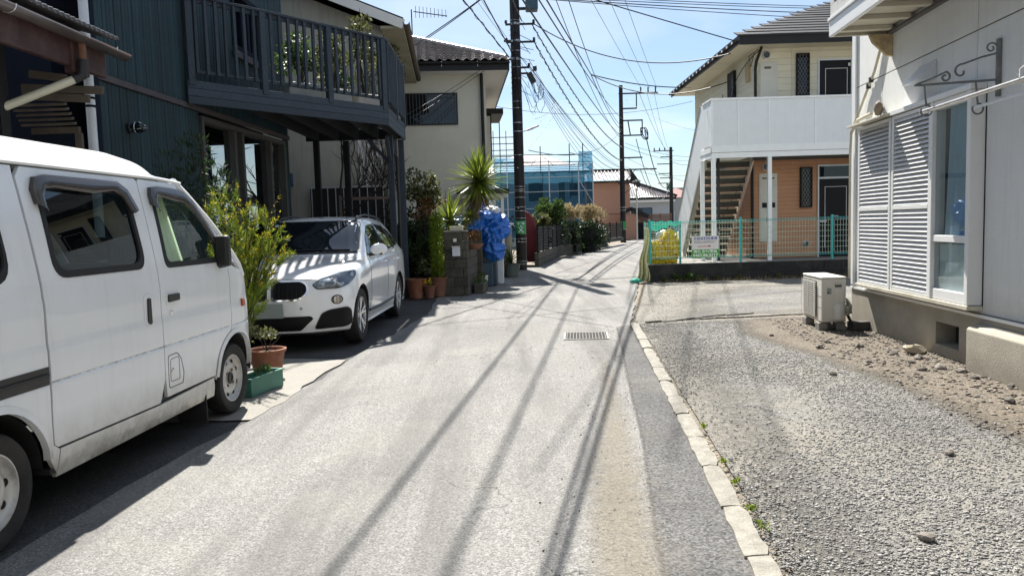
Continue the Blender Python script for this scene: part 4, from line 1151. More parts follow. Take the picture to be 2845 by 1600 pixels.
w = house_window(bh, 3.55, 4.72, 4.12, 4.98, [4.15], M['navy'], depth=.2)
mb = MB(); mb.b2((.02, 3.50, 4.00), (.06, 4.78, 4.10)); mb.build('window_sill', M['belt'], w)
# wall lamp
wl = empty('wall_lamp', (0, .58, 2.60)); wl.parent = bh
mb = MB(); mb.lathe([(.055, -.005), (.055, .03), (.045, .04)], 18, c=(0, 0, 0), axis='X'); mb.build('lamp_base', M['black_plastic'], wl, smooth=True)
mb = MB(); mb.lathe([(.045, .035), (.052, .06), (.055, .13), (.045, .17), (.02, .19), (.0001, .195)], 18, axis='X'); mb.build('lamp_glass', M['pane_dark'], wl, smooth=True)
mb = MB()
for a in range(4):
    t = a * math.pi / 2 + .4
    mb.tube([(.04, .058 * math.cos(t), .058 * math.sin(t)), (.13, .062 * math.cos(t), .062 * math.sin(t)), (.198, .015 * math.cos(t), .015 * math.sin(t))], .004, 5)
mb.lathe([(.060, .085), (.064, .09), (.060, .095)], 18, axis='X'); mb.build('lamp_cage', M['alloy'], wl)
dp_ = tag(empty('downpipe', (-4.14, 7.66, 0)), 'pale blue white plastic downpipe at the corner of the blue board house', 'downpipe')
mb = MB(); mb.tube([(0, 0, 0), (0, 0, 6.6)], .045, 14); mb.build('pipe', M['pvc'], dp_, smooth=True)
for z in (1.4, 2.72, 2.80, 4.6):
    mb = MB(); mb.lathe([(.046, -.012), (.052, -.01), (.052, .01), (.046, .012)], 14, c=(0, 0, z)); mb.build('pipe_clip', M['navy'], dp_)

# deck
E_, A_, B_ = Vector((-4.30, 10.40, 0)), Vector((-2.065, 13.16, 0)), Vector((-2.09, 15.42, 0))
Cb = Vector((-4.0, 15.42, 0))
dk = empty('timber_deck', (0, 0, 0), 0, 'weathered dark grey timber deck with upright balusters on tall posts', 'deck')
ZB, ZT, ZR = 3.185, 3.50, 4.63
for p, q in ((E_, A_), (A_, B_)):
    d = (q - p).normalized(); nrm = Vector((d.y, -d.x, 0))
    L_ = (q - p).length
    for k in range(3):
        z0 = ZB + k * .106
        mb = MB(); mb.bar(p + nrm * .02 + Vector((0, 0, z0 + .051)) - d * (.01 if p is E_ else -.022), q + nrm * .02 + Vector((0, 0, z0 + .051)) + d * .018, .04, .102)
        mb.build('fascia_plank', M['deck_wood'], dk, bevel=.004)
    mb = MB(); mb.bar(p + Vector((0, 0, ZR)) - d * .02, q + Vector((0, 0, ZR)) + d * .03, .11, .038); mb.build('top_rail', M['deck_wood'], dk, bevel=.005)
    mb = MB(); mb.bar(p + Vector((0, 0, ZR - .05)), q + Vector((0, 0, ZR - .05)), .035, .06); mb.build('under_rail', M['deck_wood'], dk, bevel=.004)
    mb = MB(); mb.bar(p + Vector((0, 0, ZT + .13)), q + Vector((0, 0, ZT + .13)), .035, .045); mb.build('bottom_rail', M['deck_wood'], dk, bevel=.004)
    nbay = 3 if p is E_ else 2
    for b in range(nbay + 1):
        if p is A_ and b == 0: continue
        c = p + d * (L_ * b / nbay) * (.985 if b == nbay else 1) + (d * .05 if b == 0 else Vector())
        mb = MB(); mb.bar(c + nrm * .012 + Vector((0, 0, ZB + .25)), c + nrm * .012 + Vector((0, 0, ZR - .02)), .095, .095, up=d); mb.build('rail_post', M['deck_wood'], dk, bevel=.005)
    for b in range(nbay):
        for k in range(1, 8):
            c = p + d * (L_ * (b + k / 8 + rnd.uniform(-.006, .006)) / nbay) + nrm * .03
            tl = rnd.uniform(-.008, .008)
            mb = MB(); mb.bar(c + Vector((0, 0, ZT + .10)), c + d * tl + Vector((0, 0, ZR - .022)), .042, .045, up=d); mb.build('baluster', M['deck_wood'], dk, bevel=.004, seg=1)
# floor boards run parallel to the lane
poly = [E_, A_, B_, Cb]
def xin(y):
    xr = E_.x + (A_.x - E_.x) * (y - E_.y) / (A_.y - E_.y) if y < A_.y else A_.x + (B_.x - A_.x) * (y - A_.y) / (B_.y - A_.y)
    return -4.55 * DS + LS * y + .03, xr - .02
y = E_.y + .10
while y < B_.y - .08:
    a, b = xin(y)
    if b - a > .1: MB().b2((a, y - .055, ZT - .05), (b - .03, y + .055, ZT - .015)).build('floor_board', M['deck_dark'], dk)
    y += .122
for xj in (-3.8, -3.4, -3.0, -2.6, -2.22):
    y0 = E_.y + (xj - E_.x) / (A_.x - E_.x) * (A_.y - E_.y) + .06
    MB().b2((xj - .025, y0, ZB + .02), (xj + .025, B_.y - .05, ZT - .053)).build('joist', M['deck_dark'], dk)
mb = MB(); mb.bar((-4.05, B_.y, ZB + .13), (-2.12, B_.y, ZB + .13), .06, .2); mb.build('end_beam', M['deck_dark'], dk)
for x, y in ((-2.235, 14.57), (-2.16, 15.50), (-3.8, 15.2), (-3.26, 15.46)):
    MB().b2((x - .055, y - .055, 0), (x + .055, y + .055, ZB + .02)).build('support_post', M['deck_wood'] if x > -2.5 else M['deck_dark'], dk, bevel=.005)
for dy, dx in ((-.42, .0), (.42, .0), (0, -.42)):
    mb = MB(); mb.bar((-2.235, 14.57, 2.63), (-2.235 + dx, 14.57 + dy, 3.13), .06, .06); mb.build('brace', M['deck_wood'], dk, bevel=.004)
mb = MB(); mb.tube([(-2.28, 14.93, 3.16), (-2.28, 14.93, 2.96), (-2.19, 15.09, 2.81), (-2.19, 15.09, 0)], .035, 10); tag(mb.build('drain_pipe', M['iron'], smooth=True), 'dark drain pipe bending down between the deck posts', 'drain pipe')

# foliage generator -----------------------------------------------------
def leaf_mat(name, col, rough=.5, isl=.5, transl=.42):
    return mat(name, col, rough, var=.15, scale=3, island=isl, transl=transl, spec=.4)
M['leaf_green'] = leaf_mat('leaf_green', (.055, .10, .025))
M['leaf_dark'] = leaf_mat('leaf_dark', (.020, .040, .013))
M['leaf_lime'] = leaf_mat('leaf_lime', (.17, .235, .022))
M['leaf_yellow'] = leaf_mat('leaf_yellow', (.46, .36, .025))
M['leaf_olive'] = leaf_mat('leaf_olive', (.11, .12, .045))
M['leaf_rust'] = leaf_mat('leaf_rust', (.17, .085, .03))
M['leaf_straw'] = leaf_mat('leaf_straw', (.30, .24, .13))
M['twig'] = mat('twig', (.035, .026, .02), .9, var=.3)
M['bark'] = mat('bark', (.08, .062, .05), .95, var=.4, scale=12, bump=.6, bscale=40)
def leaf_arrays(P, D, L, Wd, fold=.25):
    """rhombus leaves: base P, direction D (unit), length L, width Wd"""
    n = len(P)
    rv = rng.normal(size=(n, 3)); S = np.cross(D, rv); S /= np.linalg.norm(S, axis=1)[:, None] + 1e-9
    U = np.cross(S, D)
    L = L[:, None]; Wd = Wd[:, None]
    mid = P + D * L * .45
    v = np.stack([P, mid + S * Wd * .5 + U * Wd * fold * .5, P + D * L, mid - S * Wd * .5 + U * Wd * fold * .5], 1)
    f = np.array([[0, 1, 2, 3]])[None] + (np.arange(n) * 4)[:, None, None]
    return v.reshape(-1, 3), f.reshape(-1, 4)
def foliage(name, clumps, n, L, Wd, m, parent=None, up=.3, shell=.55, loc=None):
    """clumps: (x, y, z, rx, ry, rz, weight)"""
    C = np.array(clumps, float); w = C[:, 6] / C[:, 6].sum()
    idx = rng.choice(len(C), n, p=w)
    d = rng.normal(size=(n, 3)); d /= np.linalg.norm(d, axis=1)[:, None]
    r = shell + (1 - shell) * rng.random(n) ** .6
    r *= rng.random(n) ** .12
    P = C[idx, :3] + d * r[:, None] * C[idx, 3:6]
    D = d * .8 + rng.normal(size=(n, 3)) * .55 + np.array([0, 0, up]); D /= np.linalg.norm(D, axis=1)[:, None]
    s = rng.uniform(.6, 1.25, n)
    v, f = leaf_arrays(P, D, L * s, Wd * s)
    me = raw_mesh(name, v, f); me.materials.append(m)
    return link(name, me, parent, loc=loc)
def clumps_in(cx, cy, cz, rx_, ry_, rz_, k, size, flat=1.0):
    out = []
    for i in range(k):
        d = Vector((rnd.gauss(0, 1), rnd.gauss(0, 1), rnd.gauss(0, 1))).normalized() * rnd.random() ** .4
        s = size * rnd.uniform(.6, 1.3)
        out.append((cx + d.x * rx_, cy + d.y * ry_, cz + d.z * rz_, s, s, s * flat, s * s))
    return out
def stems(name, base, tops, r0_, m, parent=None, wob=.08, r1=.3):
    mb = MB()
    b = Vector(base)
    for t in tops:
        t = Vector(t); L_ = (t - b).length
        pts = [b.lerp(t, k / 5) + Vector((rnd.uniform(-1, 1), rnd.uniform(-1, 1), 0)) * wob * L_ * math.sin(math.pi * k / 5) * .6 for k in range(6)]
        mb.tube(pts, [r0_ * (1 - (1 - r1) * k / 5) for k in range(6)], 6)
    return mb.build(name, m, parent, smooth=True)
def blades(name, c, n, L, Wd, m, parent=None, elev=(-30, 85), droop=.25, segs=4, spread=None):
    """long sword leaves round a crown"""
    mb = MB(); c = Vector(c)
    for i in range(n):
        az = i * 2.39996 + rnd.uniform(-.2, .2); t = (i + .5) / n
        el = R(elev[1] + (elev[0] - elev[1]) * t + rnd.uniform(-8, 8))
        l = L * rnd.uniform(.8, 1.12); w = Wd * rnd.uniform(.8, 1.15)
        h = Vector((math.cos(az), math.sin(az), 0)); sd_ = Vector((-math.sin(az), math.cos(az), 0))
        p = c.copy(); vs = []
        for k in range(segs + 1):
            q = k / segs
            ww = w * (.55 + .9 * q if q < .4 else .91 * (1 - (q - .4) / .6) ** .8 + .01)
            e2 = el - droop * q * (1.2 if el < R(60) else .4)
            dv = h * math.cos(e2) + Vector((0, 0, math.sin(e2)))
            nn = -h * math.sin(e2) + Vector((0, 0, math.cos(e2)))
            vs += [tuple(p - sd_ * ww / 2 + nn * ww * .22), tuple(p), tuple(p + sd_ * ww / 2 + nn * ww * .22)]
            p = p + dv * (l / segs)
        mb.add(vs, [(k * 3 + j, k * 3 + j + 1, k * 3 + j + 4, k * 3 + j + 3) for k in range(segs) for j in range(2)])
    return mb.build(name, m, parent, smooth='all', recalc=False)
M['terracotta'] = mat('terracotta', (.22, .08, .042), .8, var=.2, scale=8, bump=.2, dirt=.45, dirt_col=(.32, .24, .19), dscale=5)
M['terra_dark'] = mat('terra_dark', (.16, .065, .04), .85, var=.25, scale=8, bump=.2, dirt=.3, dirt_col=(.22, .17, .13))
M['soil'] = mat('soil', (.045, .033, .024), .95, var=.3, scale=30, bump=.6)
M['pot_grey'] = mat('pot_grey', (.10, .12, .11), .6, var=.2)
def pot(name, loc, r, h, m, label, group=None, taper=.72, rim=.03, cat='plant pot'):
    p_ = empty(name, loc, 0, label, cat, group)
    mb = MB(); mb.lathe([(.0001, 0), (r * taper, 0), (r * .97, h - rim), (r * 1.06, h - rim), (r * 1.08, h - .005), (r * 1.0, h), (r * .93, h - .01), (r * .9, h - .05)], 24); mb.build('pot_body', m, p_, smooth=True)
    mb = MB(); mb.lathe([(r * .92, h - .045), (r * .5, h - .03), (.0001, h - .028)], 16); mb.build('soil', M['soil'], p_)
    return p_

# feathery golden shrub between the van and the car
gs = empty('golden_shrub', (-2.78, 7.55, 0), 0, 'feathery lime green shrub with yellow tips between van and car', 'shrub')
P_, D_, L_a, W_a, tipP, tipD, tipL, tipW = [], [], [], [], [], [], [], []
mbs = MB()
ends = [(.10, -.05, 1.92), (-.02, .15, 1.60), (.25, .05, 1.62), (.52, -.02, 1.80), (.40, .12, 1.55), (.46, -.1, 1.28), (.52, .02, 1.18), (.30, -.18, 1.15), (.22, -.28, .98), (.42, -.32, .88), (.35, .1, 1.38),
        (-.18, .05, 1.62), (-.12, -.1, 1.45), (.02, -.2, 1.72), (.16, -.14, 1.48), (.05, .1, 1.30), (-.30, .12, 1.75), (.36, -.05, 1.05), (.12, -.22, 1.22), (.0, -.2, 1.05), (.48, .05, 1.45), (-.2, -.05, 1.2), (.42, -.38, .70), (.10, .02, 1.75), (.50, .0, 1.62), (.46, -.08, 1.05), (.38, -.15, 1.42), (.30, -.05, 1.72), (-.1, 0, 1.86), (.20, .08, 1.84), (.56, -.05, 1.30)]
for (ex, ey, ez) in ends:
    b0 = Vector((rnd.uniform(-.05, .05), rnd.uniform(-.05, .05), .05)); e = Vector((ex, ey, ez)); m1 = b0.lerp(e, .5) + Vector((-.25 * ex, 0, .16))
    pts = [b0 * (1 - t) ** 2 + m1 * 2 * t * (1 - t) + e * t * t for t in np.linspace(0, 1, 9)]
    mbs.tube(pts, [.011 * (1 - .8 * k / 8) for k in range(9)], 5)
    tw = [(pts, .38)]
    for k in range(7):
        t = rnd.uniform(.45, .95); i = int(t * 8); a = Vector(pts[i]); d = (Vector(pts[min(i + 1, 8)]) - a).normalized()
        o = (d + Vector((rnd.gauss(0, .45), rnd.gauss(0, .45), rnd.gauss(.15, .35)))).normalized() * rnd.uniform(.12, .26)
        tp = [a + o * q + Vector((0, 0, .03 * q * q)) for q in np.linspace(0, 1, 5)]
        mbs.tube(tp, .0028, 4, cap=False); tw.append((tp, 0.05))
    for pl, t0 in tw:
        for k in range(72 if t0 < .1 else 70):
            t = t0 + (1 - t0) * rnd.random() ** .8; q = t * (len(pl) - 1); i = min(int(q), len(pl) - 2); f_ = q - i
            a = Vector(pl[i]).lerp(Vector(pl[i + 1]), f_); d = (Vector(pl[i + 1]) - Vector(pl[i])).normalized()
            o = (d * .9 + Vector((rnd.gauss(0, .5), rnd.gauss(0, .5), rnd.gauss(.1, .5)))).normalized()
            tip = t > .80 and a.z > .9
            (tipP if tip and rnd.random() < .55 else P_).append(tuple(a)); (tipD if len(tipP) + len(P_) and (tipP and tipP[-1] == tuple(a)) else D_).append(tuple(o))
P_, D_ = np.array(P_), np.array(D_); tipP, tipD = np.array(tipP), np.array(tipD)
mbs.build('branch', M['twig'], gs)
v, f = leaf_arrays(P_, D_, rng.uniform(.04, .085, len(P_)), rng.uniform(.003, .006, len(P_))); me = raw_mesh('foliage', v, f); me.materials.append(M['leaf_lime']); link('foliage', me, gs)
v, f = leaf_arrays(tipP, tipD, rng.uniform(.018, .04, len(tipP)), rng.uniform(.007, .013, len(tipP))); me = raw_mesh('yellow_tips', v, f); me.materials.append(M['leaf_yellow']); link('yellow_tips', me, gs)
# dark shrub by the wall behind the van's roof
ds = empty('oleander_shrub', (-3.55, 8.4, 0), 0, 'dark narrow leaved shrub against the blue boards behind the van', 'shrub')
tops = [(-.12, -.1, 2.15), (.05, 0, 2.35), (.22, -.05, 2.30), (.30, .1, 2.05), (-.25, .1, 1.95), (.12, -.1, 1.9), (.42, 0, 1.9)]
stems('branch', (0, 0, 0), tops, .016, M['twig'], ds)
foliage('foliage', [(*t, .13, .13, .2, 1) for t in tops] + [(t[0] * .8, t[1], t[2] - .3, .16, .16, .25, 1) for t in tops], 900, .10, .020, M['leaf_dark'], ds, up=.6)

# pots between the van and the car
p_ = pot('flower_pot', (-2.44, 7.40, .0), .175, .28, M['terracotta'], 'round terracotta pot with a sparse twiggy plant behind the van nose')
stems('stem', (0, 0, .25), [(-.06, .05, .50), (.08, .02, .46), (.02, -.08, .52), (.14, .08, .42), (-.12, -.03, .47)], .005, M['twig'], p_)
foliage('foliage', clumps_in(0, 0, .44, .15, .15, .08, 9, .05), 160, .04, .025, M['leaf_olive'], p_)
pl_ = empty('trough_planter', (-2.30, 6.72, .0), R(-14), 'long low green plastic trough on the concrete pad behind the van wheel', 'planter')
M['green_plastic'] = mat('green_plastic', (.045, .17, .125), .5, var=.15, scale=6)
mb = MB()
for s0, s1, t0, t1 in ((-.10, -.088, -.33, .33), (.088, .10, -.33, .33)): mb.b2((s0, t0, 0), (s1, t1, .15))
for t0, t1 in ((-.33, -.318), (.318, .33)): mb.b2((-.087, t0, 0), (.087, t1, .15))
mb.b2((-.087, -.317, 0), (.087, .317, .012))
mb.b2((-.115, -.345, .150), (-.086, .345, .162)); mb.b2((.086, -.345, .150), (.115, .345, .162)); mb.b2((-.086, -.345, .1505), (.086, -.317, .1615)); mb.b2((-.086, .317, .1505), (.086, .345, .1615))
mb.build('trough', M['green_plastic'], pl_)
MB().b2((-.085, -.315, .05), (.085, .315, .11)).build('soil', M['soil'], pl_)
pl_.scale = (.85, .78, 1)
tag(foliage('seedlings', clumps_in(0, .1, .16, .05, .2, .03, 6, .03), 60, .05, .025, M['leaf_green'], pl_, up=.8), kind='stuff')
p_ = pot('square_pot', (-2.60, 6.95, .004), .13, .34, M['pot_grey'], 'tall grey green pot squeezed beside the van bumper')
foliage('foliage', clumps_in(0, 0, .46, .14, .14, .10, 9, .07), 320, .05, .03, M['leaf_olive'], p_)

# ------------------------------------------------------------------ old tin roofed shed, front left
sh = empty('tin_roof_shed', (-3.76, 5.4, 0), R(-1.5), 'old lean-to shed with corrugated tin roof and flaking brown fascia beam', 'shed')
def tin(a, b):
    y = -1.6 + b * 3.62
    x = .02 - a * 2.6
    return (x, y, 3.305 + a * .75 + .016 * math.sin(y * 2 * math.pi / .076))
mb = MB(); mb.grid(tin, 6, 470); o = mb.build('roof_sheet', M['roof_tin'], sh, smooth='all'); so = o.modifiers.new('solid', 'SOLIDIFY'); so.thickness = .012
MB().b2((-.13, -1.6, 2.92), (-.07, 1.92, 3.20)).build('fascia_beam', M['brown_beam'], sh, bevel=.01)
mb = MB(); mb.b2((-.135, 1.35, 2.86), (-.045, 1.60, 3.25)); mb.build('beam_block', M['brown_beam'], sh, bevel=.015)
for y in (-1.2, -.3, .6, 1.5): MB().b2((-2.4, y - .04, 3.22), (-.10, y + .04, 3.29)).build('rafter', M['deck_dark'], sh)
gt = empty('gutter', (0, 0, 0)); gt.parent = sh
mb = MB(); mb.grid(lambda a, b: (.02 - .062 * math.cos(math.pi * a), -1.6 + b * 3.70, 3.20 - .055 * math.sin(math.pi * a) - .03 * b), 10, 2); o = mb.build('gutter_trough', M['gutter_grey'], gt, smooth='all'); so = o.modifiers.new('solid', 'SOLIDIFY'); so.thickness = .006
for y in (.45, 1.40, 1.85):
    mb = MB(); mb.tube([(.02 - .068 * math.cos(t), y, 3.188 - .062 * math.sin(t)) for t in np.linspace(0, math.pi, 9)], .006, 5); mb.build('gutter_hook', M['pvc'], gt)
mb = MB(); mb.tube([(.0, 1.42, 3.12), (.0, 1.42, 2.96), (-.01, 1.40, 2.86)], .032, 10); mb.build('gutter_outlet', M['rust'], gt, smooth=True)
mb = MB(); mb.tube([(.0, 1.42, 2.98), (.0, 1.40, 2.84), (-.06, 1.36, 2.80)], .04, 10); mb.build('pipe_elbow', M['iron'], gt, smooth=True)
mb = MB(); mb.tube([(-.03, 1.38, 2.82), (-.56, 1.08, 2.52)], .036, 12); mb.build('waste_pipe', M['cream_pipe'], gt, smooth=True)
MB().b2((-.66, -1.6, 0), (-.60, 1.15, 3.2)).build('wall', M['navy'], sh)
MB().b2((-.60, 1.02, 0), (-.50, 1.14, 3.2)).build('corner_post', M['deck_dark'], sh)
for i in range(5):
    MB().box((-.62 + .02 * i, 1.72, 2.66 - i * .045), (.50, .05, .022), M=rx(.3)).build('blind_slat', M['old_wood'], sh)
for x0, z0, l in ((-.62, 2.92, .34), (-.70, 2.80, .75), (-.7, 2.73, .62)):
    mb = MB(); mb.bar((x0, 1.62, z0), (x0 + l, 1.62, z0 - .05), .03, .07); mb.build('eave_slat', M['old_wood'], sh, bevel=.004)
w = MB(); w.b2((-.75, 1.78, 1.7), (-.30, 1.82, 1.76)); w.b2((-.75, 1.78, 2.40), (-.30, 1.82, 2.46)); w.b2((-.34, 1.78, 1.76), (-.28, 1.82, 2.40)); wo_ = w.build('window', M['old_wood'], sh)
MB().b2((-.75, 1.797, 1.76), (-.34, 1.803, 2.40)).build('pane', M['pane_dark'], wo_)
# ------------------------------------------------------------------ ivy house behind the deck
M['beige'] = mat('beige', (.36, .35, .30), .85, var=.12, scale=1.5, bump=.25, bscale=60, streak=.5, streak_col=(.16, .155, .14))
M['tan'] = mat('tan', (.56, .53, .44), .85, var=.05, scale=2, bump=.2, bscale=70, streak=.12, streak_col=(.30, .28, .23))
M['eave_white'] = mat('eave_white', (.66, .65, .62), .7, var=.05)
M['dark_trim'] = mat('dark_trim', (.010, .009, .009), .5, var=.1, spec=.3)
M['moss_wall'] = mat('moss_wall', (.34, .31, .22), .9, var=.2, scale=5, dirt=.6, dirt_col=(.14, .13, .08))
ih = empty('ivy_house', (-2.72, 17.3, 0), R(4.5), 'beige rendered house behind the deck with bare ivy on its corner', 'house')
mb = MB(); mb.b2((-7, 0, 0), (0, 7, 5.9)); mb.prism([(-7, 5.9), (0, 5.9), (-3.5, 7.3)], lambda u, v, t: (u, .001 + t, v), 6.99); mb.build('wall', M['beige'], ih)
for s_, nm in ((1, 'roof_slope'), (-1, 'roof_slope')):
    mb = MB(); a = Vector((-3.5, 0, 7.45)); b = Vector((-3.5 + s_ * 4.0, 0, 5.86))
    mb.prism([(a.x, a.z), (b.x, b.z), (b.x, b.z + .10), (a.x, a.z + .10)], lambda u, v, t: (u, -.55 + t, v), 8); mb.build(nm, M['dark_trim'], ih)
    mb = MB(); mb.bar(a + Vector((0, -.57, -.05)), b + Vector((0, -.57, -.05)), .03, .2); mb.build('bargeboard', M['eave_white'], ih)
mb = MB(); mb.grid(lambda a, b: (.56 - .065 * math.cos(math.pi * a), -.6 + b * 8.0, 5.86 - .06 * math.sin(math.pi * a)), 8, 2); o = mb.build('gutter', M['old_wood'], ih, smooth='all'); so = o.modifiers.new('solid', 'SOLIDIFY'); so.thickness = .01
MB().b2((0.0, -.5, 5.74), (.50, 7, 5.80)).build('soffit', M['moss_wall'], ih)
mb = MB(); mb.tube([(-.9, -.06, 3.2), (-.9, -.08, 1.62), (-1.0, -.08, 1.58), (-5, -.08, 1.62)], .022, 6); mb.build('cable_conduit', M['iron'], ih)
MB().b2((-2.5, -.14, 2.42), (-2.12, -.01, 2.72)).build('meter_box', mat('meter_blue', (.03, .07, .12), .5), ih, bevel=.02)
w = MB(); w.b2((-.75, -.06, 1.0), (-.35, .0, 2.2)); w.build('window', M['moss_wall'], ih)
mb = MB(); mb.bar((-6.0, -.6, 6.35), (-2.6, -.6, 6.42), .05); mb.build('laundry_pole', M['iron'], ih)
# bare ivy stems clinging to the corner
MB().b2((-.66, -.010, .2), (-.12, -.001, 3.45)).build('painted_light_strip', M['eave_white'], ih)  # white strip: bright light on the wall corner put into the colour
iv = empty('bare_ivy', (-2.72, 17.3, 0), R(4.5), 'bare dark ivy stems spreading up the pale wall corner', 'ivy')
mb = MB()
for k in range(46):
    x = rnd.uniform(-.62, .0); z = 0.2; pts = [(x, -.02, z)]
    zt_ = rnd.uniform(2.6, 5.6)
    while z < zt_:
        z += rnd.uniform(.08, .2); x += rnd.uniform(-.09, .09); x = max(-.85, min(-.01, x)); pts.append((x, -.02 - rnd.random() * .015, z))
    mb.tube(pts, [.009 * (1 - .6 * i / len(pts)) for i in range(len(pts))], 4, cap=False)
for k in range(40):
    y = rnd.uniform(0.05, 3); z = rnd.uniform(2, 3.5); pts = [(.012, y, z)]
    while z < 5.7:
        z += rnd.uniform(.1, .2); y += rnd.uniform(-.15, .15); pts.append((.012, max(.02, y), z))
    mb.tube(pts, .006, 4, cap=False)
mb.build('stem', M['twig'], iv)
foliage('foliage', clumps_in(.1, 1.2, 5.3, .15, 1.3, .5, 16, .22) + clumps_in(-.3, -.1, 4.7, .4, .1, .6, 5, .15), 900, .07, .05, M['leaf_olive'], iv)
mb = MB(); mb.tube([(-2.15, 18.5, 6.55), (-1.35, 18.5, 6.42)], .012, 5)
for i in range(9): mb.tube([(-2.1 + i * .09, 18.5, 6.40 - .012 * i * .09), (-2.1 + i * .09, 18.5, 6.68 - i * .014)], .006, 4)
mb.tube([(-2.2, 18.5, 6.0), (-2.2, 18.5, 6.6)], .015, 5)
tag(mb.build('roof_aerial', M['iron']), 'small comb shaped television aerial at the ivy house gutter', 'aerial')

# plants on the deck
for i, (x, y, w_) in enumerate(((-3.3, 12.45, .55), (-2.9, 13.05, .5), (-2.5, 13.65, .42), (-3.1, 13.9, .4))):
    p_ = empty('deck_planter', (x, y, ZT - .012), R(40), ('long pale trough on the deck behind the rail, leafy shrub in it', 'square pale tub on the deck with a tall glossy shrub', 'white pot near the deck corner holding a bushy olive tree', 'brown tub at the back of the deck with mixed leaves')[i], 'planter', 'planters on the deck')
    mb = MB(); mb.b2((-w_ / 2, -.14, .0), (w_ / 2, .14, .30)); mb.build('tub', mat('tub%d' % i, [(.34, .36, .35), (.40, .42, .40), (.52, .5, .46), (.12, .09, .07)][i], .6), p_, bevel=.02)
    h = (.75, .95, 1.5, .6)[i]
    stems('branch', (0, 0, .25), [(rnd.uniform(-.25, .25), rnd.uniform(-.2, .2), .3 + h * rnd.uniform(.7, 1)) for _ in range(6)], .012, M['twig'], p_)
    foliage('foliage', clumps_in(0, 0, .30 + h * .55, .30, .25, h * .45, 13, .14), 1100, .075, .035, M[('leaf_green', 'leaf_olive', 'leaf_olive', 'leaf_dark')[i]], p_)

# things in the shade under the deck
M['trellis'] = mat('trellis', (.15, .115, .095), .8, var=.2, orand=.15)
tr = empty('trellis_gate', (-3.0, 15.5, 0), 0, 'brown diagonal lattice trellis gate in the shade behind the car', 'gate')
MB().b2((-.42, -.03, 2.02), (.62, .03, 2.08)).build('rail', M['trellis'], tr); MB().b2((-.42, -.03, .3), (.62, .03, .36)).build('rail', M['trellis'], tr)
for x in (-.44, .58, .63): MB().b2((x - .02, -.035, 0), (x + .02, .035, 2.12)).build('stile', M['trellis'], tr)
for k in range(-6, 8):
    for s_ in (1, -1):
        x0 = k * .17; a = Vector((x0, .006 * s_, .36)); b = Vector((x0 + s_ * 1.66, .006 * s_, 2.02))
        # clip to the frame
        def clip(a, b):
            t0, t1 = 0., 1.
            for lo, hi in ((-.40, .56),):
                d = b.x - a.x
                ta, tb = sorted(((lo - a.x) / d, (hi - a.x) / d)); t0, t1 = max(t0, ta), min(t1, tb)
            return (a.lerp(b, t0), a.lerp(b, t1)) if t1 > t0 + .03 else None
        for off_ in (0, .0):
            c = clip(a, b)
            if c:
                mb = MB(); mb.bar(c[0], c[1], .012, .04, up=(0, 1, 0)); mb.v = [(p[0], p[1], p[2]) for p in mb.v]; mb.build('lattice_slat', M['trellis'], tr)
wg = empty('iron_window_guard', (-3.7, 17.05, 0), R(4.5), 'pale vertical window bars on the ivy house wall', 'window bars')
M['bar_pale'] = mat('bar_pale', (.36, .38, .38), .5)
for z in (2.36, 1.25): MB().b2((-.75, 0, z), (.9, .03, z + .04)).build('rail', M['bar_pale'], wg)
for i in range(10): MB().b2((-.72 + i * .176, .005, 1.29), (-.70 + i * .176, .025, 2.36)).build('window_bar', M['bar_pale'], wg)
MB().b2((-.75, .05, 1.25), (.9, .08, 2.4)).build('dark_opening', M['room'], wg)
bt = empty('bare_tree', (-3.6, 16.2, 0), 0, 'small leafless tree with knobbly dark twigs in front of the ivy house', 'tree')
mb = MB()
def branch(p, d, l, r_, dep):
    p = Vector(p); d = Vector(d).normalized(); pts = [p]
    for k in range(4):
        d = (d + Vector((rnd.gauss(0, .16), rnd.gauss(0, .12), rnd.gauss(.03, .12)))).normalized(); p = p + d * l / 4; pts.append(p.copy())
    mb.tube(pts, [r_ * (1 - .12 * k) for k in range(5)], 6)
    if dep:
        for k in range(3):
            dd = (d + Vector((rnd.gauss(0, .7), rnd.gauss(0, .4), rnd.gauss(.2, .5)))).normalized(); branch(pts[rnd.choice((2, 3, 4))], dd, l * .62, r_ * .6, dep - 1)
branch((0, 0, 0), (.05, 0, 1), 1.9, .05, 0); branch((0, 0, 1.8), (-.15, 0, 1), 1.3, .03, 2); branch((0, 0, 1.7), (.9, -.1, .45), 1.2, .03, 3); branch((0, 0, 1.75), (.5, .1, .6), 1.0, .025, 3)
mb.build('trunk', M['twig'], bt, smooth=True)

# ------------------------------------------------------------------ tan house with wavy tile roof
th = empty('tan_tile_house', (-.62, 23.3, 0), R(4.2), 'tan rendered two storey house with wavy dark tiled hip roof', 'house')
mb = MB(); mb.b2((-8.5, 0, 0), (0, 8, 6.0)); mb.build('wall', M['tan'], th)
EO, EZ, PT = .66, 5.98, .45
MB().b2((-9.1, -EO, EZ), (EO, 8.6, EZ + .04)).build('soffit', M['eave_white'], th)
mb = MB(); mb.b2((-9.2, -EO - .03, EZ - .02), (EO + .03, -EO, EZ + .24)); mb.build('fascia', M['dark_trim'], th); mb = MB(); mb.b2((EO, -EO, EZ - .02), (EO + .03, 8.6, EZ + .24)); mb.build('fascia', M['dark_trim'], th)
mb = MB()
x1, y1 = EO + .03, -EO - .03
hz = EZ + .25; run = 4.3
mb.add([(-9.2, y1, hz), (x1, y1, hz), (x1, 8.6, hz), (-9.2, 8.6, hz), (x1 - run, y1 + run, hz + run * PT), (-9.2 + run, y1 + run, hz + run * PT)], [(0, 1, 4, 5), (1, 2, 4), (2, 3, 5, 4), (3, 0, 5)])
mb.build('roof_bed', M['dark_trim'], th)
